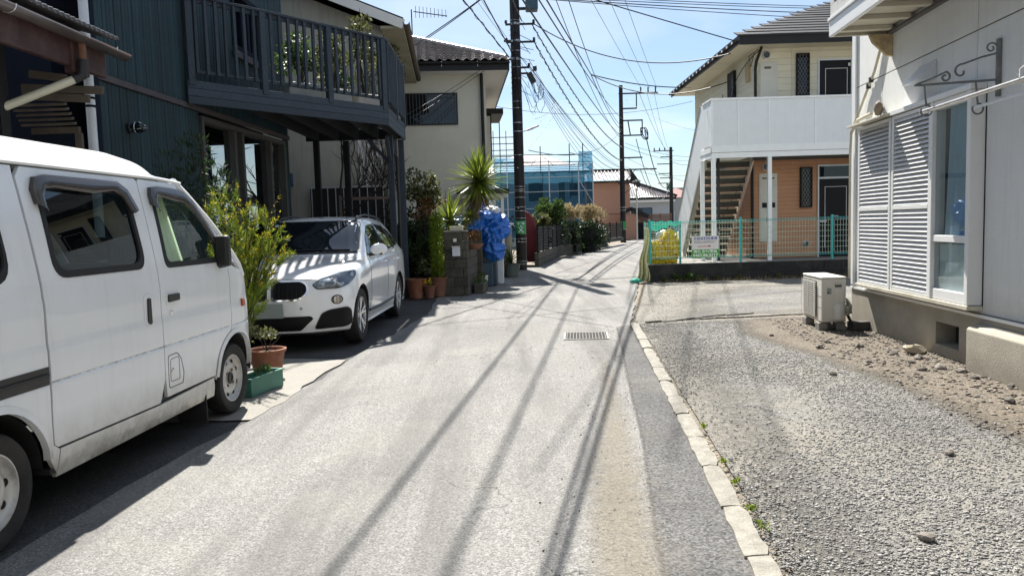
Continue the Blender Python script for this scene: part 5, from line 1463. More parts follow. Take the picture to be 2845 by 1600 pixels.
M['pantile'] = mat('pantile', (.24, .215, .205), .38, var=.2, scale=3, spec=1.0, orand=.25)
tw_, tl_ = .265, .235
mb = MB()
def tile_fn(a, b):
    return ((a - .5) * tw_ * 1.04, b * tl_ * 1.12, .032 * math.sin(a * 2 * math.pi * 1.0 + .4) + .055 * (1 - b) + .0)
mb.grid(tile_fn, 8, 1)
mb.add([tile_fn(i / 8, 0) for i in range(9)] + [(tile_fn(i / 8, 0)[0], 0, tile_fn(i / 8, 0)[2] - .035) for i in range(9)], [(i, i + 9, i + 10, i + 1) for i in range(8)])
tile0 = mb.build('roof_tile', M['pantile'], th, smooth='all')
tile0.rotation_euler = (math.atan(PT), 0, 0)
sl = math.sqrt(1 + PT * PT); cnt = 0; placed = []
for row in range(18):
    yy = y1 - .04 + row * tl_ / sl; zz_ = hz + .015 + row * tl_ / sl * PT
    for k in range(40):
        xx = x1 - .10 - k * tw_
        if xx - .05 > x1 - (yy - y1) - .10 or xx < -3.3: continue
        placed.append((xx, yy, zz_))
for i, p in enumerate(placed[:300]):
    o = tile0 if i == 0 else tile0.copy()
    if i: COL.objects.link(o)
    o.location = p
if len(placed) > 300:
    mb = MB(); b = [tuple(v.co) for v in tile0.data.vertices]; fcs = [tuple(p.vertices) for p in tile0.data.polygons]
    for p in placed[300:]: mb.add(b, fcs, M=T(*p) @ rx(math.atan(PT)))
    tag(mb.build('upper_tiles', M['pantile'], th, smooth='all', recalc=False), kind='stuff')
for k in range(22):
    t = .1 + k * .195
    mb = MB(); mb.tube([(x1 - t, y1 + t, hz + t * PT + .06), (x1 - t - .21, y1 + t + .21, hz + (t + .2) * PT + .09)], [.085, .07], 10); mb.build('hip_tile', M['pantile'], th, smooth=True)
mb = MB(); mb.grid(lambda a, b: (-9.1 + b * 9.8, y1 - .05 - .05 * math.cos(math.pi * a), hz - .05 - .05 * math.sin(math.pi * a)), 8, 2); mb.build('gutter', M['dark_trim'], th, smooth='all')
mb = MB(); mb.tube([(-.12, -.10, 6.1), (-.12, -.10, 0)], .05, 10); mb.build('downpipe', M['dark_trim'], th, smooth=True)
for k in range(8): MB().b2((-.25 - k * 1.05, y1 - .03, hz - .16), (-.235 - k * 1.05, y1 + .01, hz + .0)).build('gutter_bracket', M['pvc'], th)
MB().b2((EO - .62, 2.1, 5.1), (EO + .0, 4.4, 5.28)).build('side_canopy', M['dark_trim'], th)
MB().b2((.0, 2.2, 3.6), (.22, 4.3, 5.05)).build('shutter_case', M['tan'], th); MB().b2((.225, 2.2, 3.6), (.26, 4.3, 5.1)).build('shutter_edge', M['dark_trim'], th)
w = MB(); w.b2((-2.55, -.05, 4.49), (-.86, .0, 4.53)); w.b2((-2.55, -.05, 5.40), (-.86, .0, 5.44)); w.b2((-.90, -.05, 4.53), (-.86, 0, 5.40)); w.b2((-2.55, -.05, 4.53), (-2.51, 0, 5.40)); w = w.build('window', M['dark_trim'], th)
MB().b2((-2.51, -.012, 4.53), (-.90, -.008, 5.40)).build('pane', M['pane_dark'], w)
for k in range(17): MB().b2((-2.50 + k * .0985, -.06, 4.50), (-2.482 + k * .0985, -.045, 5.43)).build('window_bar', mat('bar_dark', (.05, .05, .055), .4) if k == 0 else bpy.data.materials['bar_dark'], w)
MB().b2((-1.9, -.004, 4.55), (-1.3, -.002, 5.0)).build('blind', mat('pale_blind', (.25, .30, .33), .8), w)
# porch at the front of the tan house
MB().b2((-1.0, -2.4, 2.3), (.45, -.01, 2.42)).build('porch_roof', M['dark_trim'], th); MB().b2((-1.0, -2.3, 2.20), (.40, -.01, 2.297)).build('porch_soffit', M['tan'], th)
MB().b2((.22, -2.25, 0), (.30, -2.17, 2.2)).build('porch_post', M['eave_white'], th)

# ------------------------------------------------------------------ block wall, pots, yuccas, tarpaulin
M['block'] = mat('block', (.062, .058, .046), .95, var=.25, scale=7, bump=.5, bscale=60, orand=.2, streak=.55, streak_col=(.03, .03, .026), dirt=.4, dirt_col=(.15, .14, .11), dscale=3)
bw = empty('block_wall', (-1.38, 15.58, 0), R(-4), 'stained grey concrete block gate wall with a notice plate and mailbox', 'wall')
for row in range(7):
    off_ = .195 if row % 2 else .39
    x = 0.0; xs = [0.0]
    while x < .49: x = min(.49, x + (off_ if x == 0 else .39)); xs.append(x)
    for a, b in zip(xs, xs[1:]):
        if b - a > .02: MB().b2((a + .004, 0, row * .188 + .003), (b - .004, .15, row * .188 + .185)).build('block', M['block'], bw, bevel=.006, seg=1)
    for k in range(5):
        a = .158 + k * .39 - (.195 if row % 2 else 0); b = min(a + .382, 1.75); a = max(a, .158)
        if b - a > .03 and row < 6: MB().b2((.335, a, row * .188 + .003), (.485, b, row * .188 + .185)).build('block', M['block'], bw, bevel=.006, seg=1)
MB().b2((-.01, -.01, 1.316), (.50, .16, 1.335)).build('coping', M['concrete'], bw, bevel=.005)
MB().b2((.20, -.012, 1.11), (.27, -.001, 1.18)).build('notice_plate', M['eave_white'], bw)
mbx = MB(); mbx.prism([(0, 0), (.13, 0), (.13, .16), (0, .20)], lambda u, v, t: (.19 + t, -.131 + u, .82 + v), .15); mbx.build('mailbox', M['pvc'], bw, bevel=.006)
MB().b2((.185, -.16, 1.012), (.345, -.02, 1.024)).build('mailbox_lid', M['eave_white'], bw)
MB().b2((.13, .02, 1.337), (.40, .14, 1.43)).build('top_block', mat('cream_block', (.48, .46, .36), .85, bump=.3), bw, bevel=.01)
pr2 = empty('gate_pillar', (-.78, 17.35, 0), R(-4), 'narrow dark block pillar at the back of the block wall', 'pillar')
for row in range(7): MB().b2((-.19, 0, row * .188 + .003), (.11, .2, row * .188 + .185)).build('block', M['block'], pr2, bevel=.006, seg=1)
pb = empty('block_planter', (-.86, 15.95, 0), R(-4), 'low planter of two concrete blocks at the foot of the wall', 'planter')
for k in range(2): MB().b2((.06, k * .48, 0), (.26, k * .48 + .47, .20)).build('block', M['block'], pb, bevel=.008)
foliage('foliage', [(.16, .2, .24, .12, .2, .08, 1), (.16, .7, .26, .1, .2, .1, 1)], 300, .09, .012, M['leaf_green'], pb, up=1.0)
hb = empty('hanging_basket', (-.78, 15.98, 1.02), 0, 'rusty hanging trough basket on the block wall with dry stems', 'basket')
mb = MB(); mb.lathe([(.0001, -.09), (.12, -.08), (.20, 0), (.21, .03), (.19, .03)], 16); mb.build('basket', M['rust'], hb, smooth=True)
foliage('foliage', clumps_in(0, 0, .16, .16, .16, .12, 8, .08), 320, .05, .03, M['leaf_rust'], hb)
# yuccas
M['yucca'] = leaf_mat('yucca', (.15, .20, .025), .3, .35, .45)
M['yucca_dry'] = leaf_mat('yucca_dry', (.16, .115, .06), .7, .4, .2)
yc = empty('tall_yucca', (-1.18, 16.95, 0), 0, 'tall yucca with a big spiky crown leaning over the blue tarpaulin', 'yucca')
mb = MB(); mb.tube([(0, 0, 0), (.03, .05, .9), (.12, .15, 1.35), (.28, .28, 1.75), (.46, .34, 2.2), (.50, .35, 2.42)], [.10, .09, .085, .08, .075, .05], 10); mb.build('trunk', M['bark'], yc, smooth=True)
blades('leaf_crown', (.50, .35, 2.42), 210, .80, .060, M['yucca'], yc, elev=(-52, 88), droop=.10)
blades('dry_skirt', (.46, .34, 2.25), 90, .55, .040, M['yucca_dry'], yc, elev=(-85, -35), droop=.25)
blades('dry_skirt', (.34, .30, 1.90), 46, .42, .040, M['yucca_dry'], yc, elev=(-88, -45), droop=.2)
blades('side_crown', (.30, .1, 1.62), 36, .38, .035, M['yucca'], yc, elev=(-40, 60), droop=.3)
yc = empty('small_yucca', (-1.30, 16.55, 0), 0, 'shorter yucca with upright narrow crown behind the block wall', 'yucca')
mb = MB(); mb.tube([(0, 0, 0), (0, 0, 1.55)], [.09, .07], 10); mb.build('trunk', M['bark'], yc, smooth=True)
blades('leaf_crown', (0, 0, 1.52), 110, .68, .052, M['yucca'], yc, elev=(-40, 88), droop=.08)
# potted plants beside the deck posts
pots = [(-1.93, 15.25, .21, .40, 'terracotta', 'large terracotta pot nearest the car, front left of the pots'), (-1.66, 15.15, .12, .26, 'terra_dark', 'small dark square pot holding yellow flowers in front'),
        (-1.52, 15.55, .19, .40, 'terra_dark', 'brown ribbed terracotta pot holding the columnar conifer'), (-1.34, 15.75, .13, .42, 'terracotta', 'narrow terracotta pot against the block wall')]
pp = []
for x, y, r_, h, m_, lb in pots: pp.append(pot('terracotta_pot', (x, y, 0), r_, h, M[m_], lb, 'terracotta pots beside the car'))
stems('stem', (0, 0, .35), [(.1, 0, .7), (-.05, .05, .65), (.05, -.05, .75)], .006, M['twig'], pp[0])
foliage('foliage', clumps_in(.12, -.03, .62, .14, .1, .14, 10, .06), 260, .05, .03, M['leaf_olive'], pp[0])
M['petal'] = leaf_mat('petal', (.75, .48, .02), .5, .15, .3)
foliage('flower', clumps_in(0, -.03, .34, .08, .05, .06, 5, .035), 70, .035, .035, M['petal'], pp[1]); foliage('foliage', clumps_in(0, 0, .28, .1, .1, .05, 5, .04), 90, .04, .02, M['leaf_green'], pp[1])
stems('stem', (0, 0, .3), [(0, 0, 1.6)], .025, M['twig'], pp[2], wob=.0)
foliage('foliage', [(0, 0, .45 + k * .115, .15 - .003 * abs(k - 4) ** 1.3, .15 - .003 * abs(k - 4) ** 1.3, .13, 1) for k in range(11)], 4200, .055, .018, M['leaf_lime'], pp[2], up=.9, shell=.5)
foliage('foliage', [(0, 0, .65, .12, .12, .28, 1)], 420, .05, .025, M['leaf_lime'], pp[3], up=.6)
rb = empty('rose_bush', (-1.72, 15.95, 0), 0, 'tall straggly bush with green and rusty leaves beside the deck post', 'bush')
tops = [(rnd.uniform(-.38, .4), rnd.uniform(-.2, .3), rnd.uniform(1.6, 2.6)) for _ in range(14)]
stems('branch', (0, 0, 0), tops, .016, M['twig'], rb, wob=.12)
foliage('foliage', clumps_in(-.1, 0, 2.25, .36, .28, .40, 18, .15), 1500, .07, .055, M['leaf_olive'], rb)
foliage('foliage', clumps_in(0, 0, 1.85, .38, .25, .22, 12, .13), 560, .06, .045, M['leaf_rust'], rb)
foliage('foliage', clumps_in(-.1, 0, 1.1, .30, .22, .55, 22, .14), 1500, .055, .042, M['leaf_green'], rb)
# blue tarpaulin heap
M['tarp'] = mat('tarp', (.010, .115, .46), .36, var=.35, scale=7, spec=.6, bump=.5, bscale=16)
M['tarp_bag'] = mat('tarp_bag', (.10, .16, .22), .4, var=.3, scale=4)
M['sack_white'] = mat('sack_white', (.55, .60, .64), .45, var=.2, scale=5)
def heap(name, lumps, m, amp=.09, sc=4.5, parent=None, sub=4):
    mb = MB()
    for (x, y, z, a, b, c) in lumps:
        bm = bmesh.new(); bmesh.ops.create_icosphere(bm, subdivisions=sub, radius=1)
        vs = []
        for v in bm.verts:
            q = Vector((v.co.x * a, v.co.y * b, v.co.z * c)); pw = (q + Vector((x, y, z))) * sc
            r1 = 1 - abs(mnoise.noise(pw)) * 2; r2 = 1 - abs(mnoise.noise(pw * 2.3 + Vector((5, 1, 2)))) * 2
            d = v.co.normalized() * amp * (r1 * .8 + r2 * .45)
            vs.append((q.x + d.x + x, q.y + d.y + y, max(0.01, q.z + d.z + z)))
        mb.add(vs, [tuple(w_.index for w_ in f_.verts) for f_ in bm.faces]); bm.free()
    return mb.build(name, m, parent, smooth=True)
tp = empty('tarpaulin_heap', (-.5, 17.9, 0), 0, 'heap of crumpled bright blue tarpaulin piled over junk by the gate', 'tarpaulin')
heap('tarpaulin', [(.02, .1, 1.45, .40, .30, .17), (-.20, -.02, 1.60, .30, .26, .15), (-.95, -.1, 1.38, .28, .2, .13), (.10, -.05, 1.30, .34, .22, .13), (.06, -.12, 1.12, .20, .18, .30), (-.58, -.15, 1.40, .42, .22, .17), (.12, .06, .84, .16, .18, .18), (.22, .06, 1.52, .17, .2, .15), (-.3, .1, 1.82, .12, .12, .12)], M['tarp'], parent=tp, amp=.10, sc=5.5, sub=5)
heap('white_sack', [(.08, .02, 1.77, .17, .14, .07)], M['sack_white'], .05, 9, tp, 4)
MB().b2((-.38, .02, 0), (.16, .5, .95)).build('bin', mat('bin', (.022, .045, .07), .5, var=.3), tp, bevel=.03)
mb = MB(); mb.b2((-.30, -.16, .0), (.06, .0, .55)); mb.build('crate', mat('crate_blue', (.03, .06, .09), .55, var=.3), tp, bevel=.02)
ub = empty('white_meter_post', (-.265, 18.6, 0), R(-5), 'narrow white electric meter post with a small window beside the tarpaulin', 'meter post')
MB().b2((-.075, -.06, 0), (.075, .06, 1.10)).build('case', M['pvc'], ub, bevel=.012); MB().b2((.005, -.066, .66), (.055, -.061, .80)).build('meter_window', M['iron'], ub)
mb = MB(); mb.tube([(-.03, 0, 1.1), (-.03, 0, 1.9)], .015, 6); mb.build('conduit', M['pvc'], ub)
wp = empty('wooden_post', (-.09, 21.4, 0), 0, 'round weathered wooden post with white cap left of the utility pole', 'post')
mb = MB(); mb.lathe([(.13, 0), (.13, 1.42)], 14); mb.build('shaft', mat('post_wood', (.24, .23, .17), .85, var=.25, stretch=(8, 8, .8)), wp, smooth=True); MB().b2((-.19, -.19, 1.42), (.19, .19, 1.49)).build('cap', M['eave_white'], wp)
p_ = pot('large_pot', (-.38, 20.6, 0), .23, .42, M['terra_dark'], 'dark tub planted with arching grass just left of the utility pole')
blades('leaf', (.05, 0, .42), 90, .60, .02, M['leaf_green'], p_, elev=(5, 85), droop=1.0)
p_ = pot('large_pot', (-.02, 20.9, 0), .28, .36, M['pot_grey'], 'grey bowl planter with arching grass at the foot of the utility pole')
blades('leaf', (0, 0, .36), 90, .62, .02, M['leaf_green'], p_, elev=(5, 85), droop=1.0)
mb = MB(); mb.lathe([(.06, 0), (.085, .30), (.08, .30)], 14); tag(mb.build('white_bucket', M['eave_white'], smooth=True, loc=(-.62, 17.2, 0)), 'slim white plastic bucket on the ground by the tarpaulin', 'bucket')
hb2 = empty('back_hedge', (-2.15, 17.0, 0), 0, 'dark dense hedge in the shade behind the rose bush and conifer', 'hedge')
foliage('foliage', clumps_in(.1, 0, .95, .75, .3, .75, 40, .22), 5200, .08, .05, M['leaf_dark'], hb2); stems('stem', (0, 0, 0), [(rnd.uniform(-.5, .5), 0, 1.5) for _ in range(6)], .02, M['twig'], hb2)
MB().b2((-3.9, 17.9, 0), (-1.25, 18.0, 1.5)) .build('back_fence', M['deck_dark'], hb2).matrix_parent_inverse = T(2.15, -17.0, 0)
# dark garden bushes further left of the pole
for i, (x, y, z, s) in enumerate(((-.25, 24.6, 1.3, .5), (-.55, 25.2, 1.0, .5))):
    b_ = empty('garden_bush', (x, y, 0), 0, ('loose dark bush right behind the wooden post', 'dense dark bush further back beside the tan house')[i], 'bush')
    foliage('foliage', clumps_in(0, 0, z, s * .6, s * .6, z * .6, 16, .25), 1000, .09, .05, M['leaf_dark'], b_); stems('branch', (0, 0, 0), [(rnd.uniform(-.2, .2), 0, z) for _ in range(4)], .02, M['twig'], b_)
# ------------------------------------------------------------------ white rendered house on the right
M['render_white'] = mat('render_white', (.70, .715, .705), .85, var=.04, scale=1.5, bump=.55, bscale=95, streak=.28, streak_col=(.46, .44, .38), low_dirt=(.5, .75, .45, (.38, .35, .28)))
M['joint'] = mat('joint', (.10, .095, .09), .8)
M['found'] = mat('found', (.335, .31, .255), .92, var=.14, scale=3, bump=.5, bscale=110, dirt=.45, dirt_col=(.22, .195, .15), dscale=2.2, low_dirt=(0, .22, .6, (.17, .145, .11)))
M['alu_white'] = mat('alu_white', (.74, .75, .74), .35, var=.03, spec=.5)
M['shutter'] = mat('shutter', (.70, .71, .72), .38, var=.05, scale=3, orand=.04, low_dirt=(.55, .75, .35, (.4, .37, .3)))
M['sill_dirty'] = mat('sill_dirty', (.50, .47, .38), .6, var=.2, scale=6, dirt=.5, dirt_col=(.22, .19, .13))
rh = empty('white_rendered_house', (3.64, 0, 0), -math.atan(.083), 'white rendered house on the right with louvred shutters and overhanging balcony', 'house')
Y0, Y1 = -7.0, 9.88
MB().b2((.012, Y0, .5), (6, Y1, 6.4)).build('wall_core', M['joint'], rh)
cols = [Y0, -3.2, .9, 5.0, 6.90, 8.98, Y1 - .03]
for z0, z1 in ((.505, 3.02), (3.028, 6.4)):
    for a, b in zip(cols, cols[1:]):
        MB().b2((0, a + .004, z0), (.011, b - .004, z1 - .004)).build('wall_panel', M['render_white'], rh, bevel=.002, seg=1)
MB().b2((-.022, Y1 - .10, .52), (-.001, Y1 + .02, 6.4)).build('corner_trim', M['alu_white'], rh, bevel=.004)
MB().b2((.012, Y1 + .001, .5), (6, Y1 + .012, 6.4)).build('wall_panel', M['render_white'], rh)
# foundation with a vent opening
mb = MB()
va, vb_, vz0, vz1 = 7.09, 7.55, .11, .335
mb.b2((-.02, Y0, -.1), (.5, va, .47)); mb.b2((-.02, vb_, -.1), (.5, Y1 - .02, .47)); mb.b2((-.02, va, -.1), (.5, vb_, vz0)); mb.b2((-.02, va, vz1), (.5, vb_, .47))
mb.b2((.19, va, vz0), (.3, vb_, vz1))
mb.build('foundation', M['found'], rh)
MB().b2((.17, va + .01, vz0 + .005), (.185, vb_ - .01, vz1 - .005)).build('vent_grille', M['room'], rh)
mb = MB(); mb.prism([(-.021, -.1), (-.13, -.1), (-.13, .37), (-.10, .40), (-.021, .425)], lambda u, v, t: (u, Y0 + t, v), 6.74 - Y0); mb.build('foundation_ledge', M['found'], rh, bevel=.008)
mb = MB(); mb.b2((-.035, Y0, .472), (.0, Y1, .498)); mb.build('drip_edge', M['alu_white'], rh)
# shutters and window in one projecting frame
XF = -.12
sf_ = empty('shutter_window', (0, 0, 0)); sf_.parent = rh
mb = MB(); mb.b2((XF - .02, 6.72, .535), (-.001, 9.42, .575)); mb.build('sill', M['sill_dirty'], sf_, bevel=.004)
mb = MB(); mb.b2((XF - .02, 6.72, 2.485), (-.001, 8.43, 2.535)); mb.build('head', M['alu_white'], sf_, bevel=.004)
mb = MB(); mb.prism([(-.001, 2.56), (-.24, 2.50), (-.24, 2.478), (-.001, 2.50)], lambda u, v, t: (u, 8.435 + t, v), 1.02); mb.build('canopy', M['sill_dirty'], sf_, bevel=.003)
for ya, yb in ((8.45, 9.40), (7.50, 8.42)):
    s_ = empty('shutter', (0, 0, 0)); s_.parent = rh
    for nm, lo, hi in (('stile', (XF, ya, .58), (XF + .04, ya + .05, 2.475)), ('stile', (XF, yb - .05, .58), (XF + .04, yb, 2.475)), ('rail', (XF + .002, ya + .05, .58), (XF + .038, yb - .05, .62)), ('rail', (XF + .002, ya + .05, 2.44), (XF + .038, yb - .05, 2.475)), ('mid_rail', (XF - .002, ya + .05, 1.46), (XF + .02, yb - .05, 1.50))):
        MB().b2(lo, hi).build(nm, M['alu_white'], s_, bevel=.004)
    MB().b2((XF + .04, ya + .05, .62), (XF + .046, yb - .05, 2.44)).build('back_sheet', M['joint'], s_)
    n = 39
    mb = MB(); h = 1.82 / n
    mb.prism([(0, 0), (.004, 0), (.034, h * 1.05), (.030, h * 1.05)], lambda u, v, t: (XF + u, ya + .05 + t, v), yb - ya - .10)
    s0 = mb.build('slat', M['shutter'], s_)
    for k in range(n):
        o = s0 if k == 0 else s0.copy()
        if k: COL.objects.link(o)
        o.location = (0, 0, .62 + k * h)
wn = empty('window', (0, 0, 0)); wn.parent = rh
M['sheer'] = mat('sheer', (.36, .50, .58), .9, var=.12, scale=5, transl=.3)
M['paper'] = mat('paper', (.50, .57, .54), .9, var=.15, scale=4)
for lo, hi in (((XF - .012, 6.735, .58), (.0, 6.80, 2.484)), ((XF - .012, 7.445, .58), (.0, 7.49, 2.484)), ((XF, 6.80, .58), (-.02, 7.445, .68)), ((XF, 6.80, 2.40), (-.02, 7.445, 2.484)), ((XF, 6.80, 1.135), (-.02, 7.445, 1.20))):
    MB().b2(lo, hi).build('frame', M['alu_white'], wn, bevel=.006)
MB().b2((XF + .028, 6.80, .68), (XF + .032, 7.445, 1.135)).build('pane', M['pane_house'], wn); MB().b2((XF + .028, 6.80, 1.20), (XF + .032, 7.445, 2.40)).build('pane', M['pane_house'], wn)
mb = MB(); mb.grid(lambda a, b: (XF + .058 + .014 * math.sin(a * 22 + b * 2) * (.4 + .6 * a), 6.76 + a * (.44 + .16 * (1 - b) ** 1.5), .66 + b * 1.78), 60, 20); mb.build('curtain', M['sheer'], wn, smooth='all')
mb = MB(); mb.grid(lambda a, b: (XF + .040 + .007 * mnoise.noise((a * 4, b * 5, 2)), 6.80 + a * .56, .68 + b * .44), 24, 16); mb.build('paper_sheet', M['paper'], wn, smooth='all')
MB().b2((-.004, 6.72, .55), (-.0005, 7.5, 2.5)).build('dark_room', M['room'], wn)
# balcony
bl = empty('balcony', (0, 0, 0)); bl.parent = rh
BX, BY0, BY1, BZ = -.655, -1.0, 8.80, 3.46
M['soffit'] = mat('soffit', (.52, .49, .40), .7, var=.12, scale=3, dirt=.3, dirt_col=(.3, .26, .19))
M['tile_white'] = mat('tile_white', (.58, .575, .55), .5, var=.05, orand=.05)
MB().b2((BX + .02, BY0, BZ + .05), (-.002, BY1 - .02, BZ + .075)).build('underside', M['soffit'], bl)
for k in range(12):
    y = BY1 - .16 - k * .47
    MB().b2((BX + .035, y - .045, BZ + .0), (-.05, y + .045, BZ + .049)).build('floor_rib', M['soffit'], bl, bevel=.004)
MB().b2((BX - .015, BY0, BZ - .02), (BX + .03, BY1, BZ + .15)).build('edge_trim', M['alu_white'], bl, bevel=.008)
MB().b2((BX - .03, BY0, BZ + .152), (BX + .02, BY1 + .01, BZ + .19)).build('drip_trim', M['alu_white'], bl, bevel=.006)
MB().b2((BX + .03, BY1 - .04, BZ - .02), (-.002, BY1, BZ + .15)).build('edge_trim', M['sill_dirty'], bl, bevel=.006)
MB().b2((-.06, BY0, BZ - .03), (-.002, BY1 - .05, BZ - .002)).build('wall_angle', M['joint'], bl)
MB().b2((BX + .012, BY0, BZ + .19), (BX + .10, BY1, BZ + 1.3)).build('parapet_core', M['joint'], bl)
for r_ in range(8):
    z = BZ + .195 + r_ * .14
    y = BY1 - (.0 if r_ % 2 else .12)
    first = True
    yy = BY1
    while yy > 6.6:
        L_ = .24 if not (first and r_ % 2) else .12
        a, b = yy - L_, yy
        first = False; yy = a
        if a < 8.45 and b > 7.2 and 1 <= r_ <= 6: continue
        MB().b2((BX, a + .003, z), (BX + .013, b - .003, z + .136)).build('wall_tile', M['tile_white'], bl)
    MB().b2((BX, BY0, z), (BX + .013, yy, z + .136)).build('tile_row', M['tile_white'], bl)
MB().b2((BX - .012, 7.20, BZ + .335), (BX + .012, 8.45, BZ + .39)).build('opening_frame', M['alu_white'], bl); MB().b2((BX - .012, 8.41, BZ + .39), (BX + .012, 8.45, BZ + 1.2)).build('opening_frame', M['alu_white'], bl)
MB().b2((BX + .0125, 7.2, BZ + .39), (BX + .0135, 8.41, BZ + 1.2)).build('opening_shade', M['room'], bl)
for k in range(11): MB().b2((BX - .005, 7.26 + k * .11, BZ + .39), (BX + .010, 7.29 + k * .11, BZ + 1.2)).build('opening_bar', M['alu_white'], bl)
mb = MB(); mb.prism([(-.002, 3.43), (-.26, 3.43), (-.22, 3.34), (-.07, 3.20), (-.002, 3.18)], lambda u, v, t: (u, 8.70 + t, v), .05); mb.build('support_bracket', mat('bracket_paint', (.42, .34, .2), .8, var=.3, scale=14, dirt=.7, dirt_col=(.18, .08, .04), dscale=12), rh, bevel=.006)
# small fittings on the wall
mb = MB(); mb.prism([(-.002, 2.93), (-.002, 2.74), (-.19, 2.735)], lambda u, v, t: (u, 7.66 + t, v), .36); mb.build('vent_hood', M['pvc'], rh, bevel=.004)
mb = MB(); mb.lathe([(.0001, -.075), (.035, -.06), (.05, 0), (.045, .06), (.02, .09), (.0001, .095)], 14, c=(-.05, 8.97, 2.63)); mb.build('vent_cap', mat('cap_brown', (.15, .12, .09), .7, var=.3), rh, smooth=True)
mb = MB(); mb.tube([(-.02, 8.95, 3.40), (-.03, 9.15, 3.1), (-.03, 9.45, 2.85), (-.05, 9.7, 2.58), (-.06, 9.80, 2.47), (-.05, 9.86, 2.2), (-.05, 9.87, .6)], .017, 8); mb.tube([(-.06, 9.80, 2.47), (-.16, 9.3, 2.56), (-.10, 9.05, 2.60)], .022, 8); mb.build('cable_duct', M['sill_dirty'], rh, smooth=True)
for y, z in ((9.24, 3.02), (9.32, 2.96)): MB().b2((-.055, y - .02, z - .03), (-.012, y + .02, z + .03)).build('duct_clip', M['iron'], rh)
lb = tag(empty('laundry_pole_bracket', (3.64 + .083 * 6.5 - .0, 6.5, 0), -math.atan(.083)), 'wrought iron scroll bracket holding laundry poles on the white wall', 'bracket')
M['grey_iron'] = mat('grey_iron', (.13, .14, .15), .6, var=.3, scale=14, dirt=.35, dirt_col=(.3, .28, .24), dscale=15)
MB().b2((-.035, -.018, 2.38), (-.002, .018, 2.86)).build('back_plate', M['grey_iron'], lb, bevel=.004)
mb = MB(); mb.bar((-.03, 0, 2.52), (-.70, 0, 2.50), .018, .018); mb.build('arm', M['grey_iron'], lb)
def scroll(c, r_, a0, turns, shrink=.25, n=26): return [(c[0] + r_ * (1 - (1 - shrink) * t) * math.cos(a0 + turns * 2 * math.pi * t), 0, c[1] + r_ * (1 - (1 - shrink) * t) * math.sin(a0 + turns * 2 * math.pi * t)) for t in np.linspace(0, 1, n)]
mb = MB(); mb.tube([(-.03, 0, 2.74), (-.15, 0, 2.715), (-.30, 0, 2.665)] + scroll((-.32, 2.60), .062, math.pi / 2, .8), .009, 6); mb.build('scroll', M['grey_iron'], lb)
mb = MB(); mb.tube([(-.68, 0, 2.51), (-.58, 0, 2.545), (-.45, 0, 2.60)] + scroll((-.45, 2.56), .045, math.pi / 2, -1.1), .009, 6); mb.build('scroll', M['grey_iron'], lb)
mb = MB(); mb.tube(scroll((-.08, 2.785), .05, -.3, 1.2), .007, 6); mb.build('scroll', M['grey_iron'], lb)
for x in (-.62, -.20):
    mb = MB(); mb.tube([(x, 0, 2.51), (x + .01, 0, 2.40), (x + .02, 0, 2.32)] + [(x + .02 + .045 * math.sin(t), 0, 2.285 + .045 * math.cos(t)) for t in np.linspace(0, 5.2, 12)], .008, 6); mb.build('hook', M['grey_iron'], lb)
def wall_pt(lx, ly, z):
    a = math.atan(.083); return (3.64 + lx * math.cos(a) + ly * math.sin(a), ly * math.cos(a) - lx * math.sin(a), z)
M['steel_pole'] = mat('steel_pole', (.62, .60, .57), .25, metal=.8, var=.15, scale=10, dirt=.3, dirt_col=(.3, .2, .14), dscale=14)
mb = MB(); mb.tube([wall_pt(-.60, 6.62, 2.285), wall_pt(-.60, 3.0, 2.30)], .016, 10); o = tag(mb.build('laundry_pole', M['steel_pole'], smooth=True), 'long shiny steel laundry pole, the lower nearer one on the bracket', 'laundry pole', 'laundry poles')
mb = MB(); mb.tube([wall_pt(-.18, 6.60, 2.30), wall_pt(-.18, 3.0, 2.33)], .013, 10); o = tag(mb.build('laundry_pole', M['pvc'], smooth=True), 'thin laundry pole held close to the white wall behind the other', 'laundry pole', 'laundry poles')
pc_ = wall_pt(-.60, 5.15, 2.293)
mb = MB(); mb.tube([Vector(pc_) + Vector((-.02, .03, .05)), Vector(pc_) + Vector((0, 0, .02)), Vector(pc_) + Vector((.01, 0, -.03)), Vector(pc_) + Vector((-.012, -.01, 0)), Vector(pc_) + Vector((.0, .01, .07)), Vector(pc_) + Vector((.012, -.02, .09))], .005, 5); tag(mb.build('tied_cord', M['eave_white']), 'bit of white cord knotted round the laundry pole', 'cord')

# air conditioner outdoor unit
M['ac_case'] = mat('ac_case', (.62, .605, .54), .45, var=.05, scale=3, low_dirt=(.1, .5, .35, (.36, .32, .24)))
ac = empty('air_conditioner', (4.00, 9.66, 0), R(-5), 'cream air conditioner outdoor unit on concrete feet at the house corner', 'air conditioner')
# local: front looks to -x, near end at y = -.39
AX, AY, AZ0, AZ1 = .145, .39, .105, .655
MB().b2((-AX, -AY, AZ0), (AX, AY, AZ1 - .012)).build('case', M['ac_case'], ac, bevel=.014, seg=3)
MB().b2((-AX - .006, -AY - .006, AZ1 - .012), (AX + .006, AY + .006, AZ1 + .012)).build('lid', M['ac_case'], ac, bevel=.012, seg=3)
MB().b2((-AX - .003, -AY + .20, AZ0 + .05), (-AX - .0012, AY - .03, AZ1 - .05)).build('grille_back', M['room'], ac)
for k in range(19):
    z = AZ0 + .06 + k * .0235
    mb = MB(); mb.tube([(-AX - .012 - .006 * (i % 2), -AY + .20 + i * .0275, z) for i in range(21)], .0045, 4); mb.build('grille_bar', M['ac_case'], ac)
for yv in (.06, .32, .58):
    MB().b2((-AX - .020, -AY + .19 + yv - .005, AZ0 + .045), (-AX - .0185 + .004, -AY + .19 + yv + .005, AZ1 - .045)).build('grille_stay', M['ac_case'], ac)
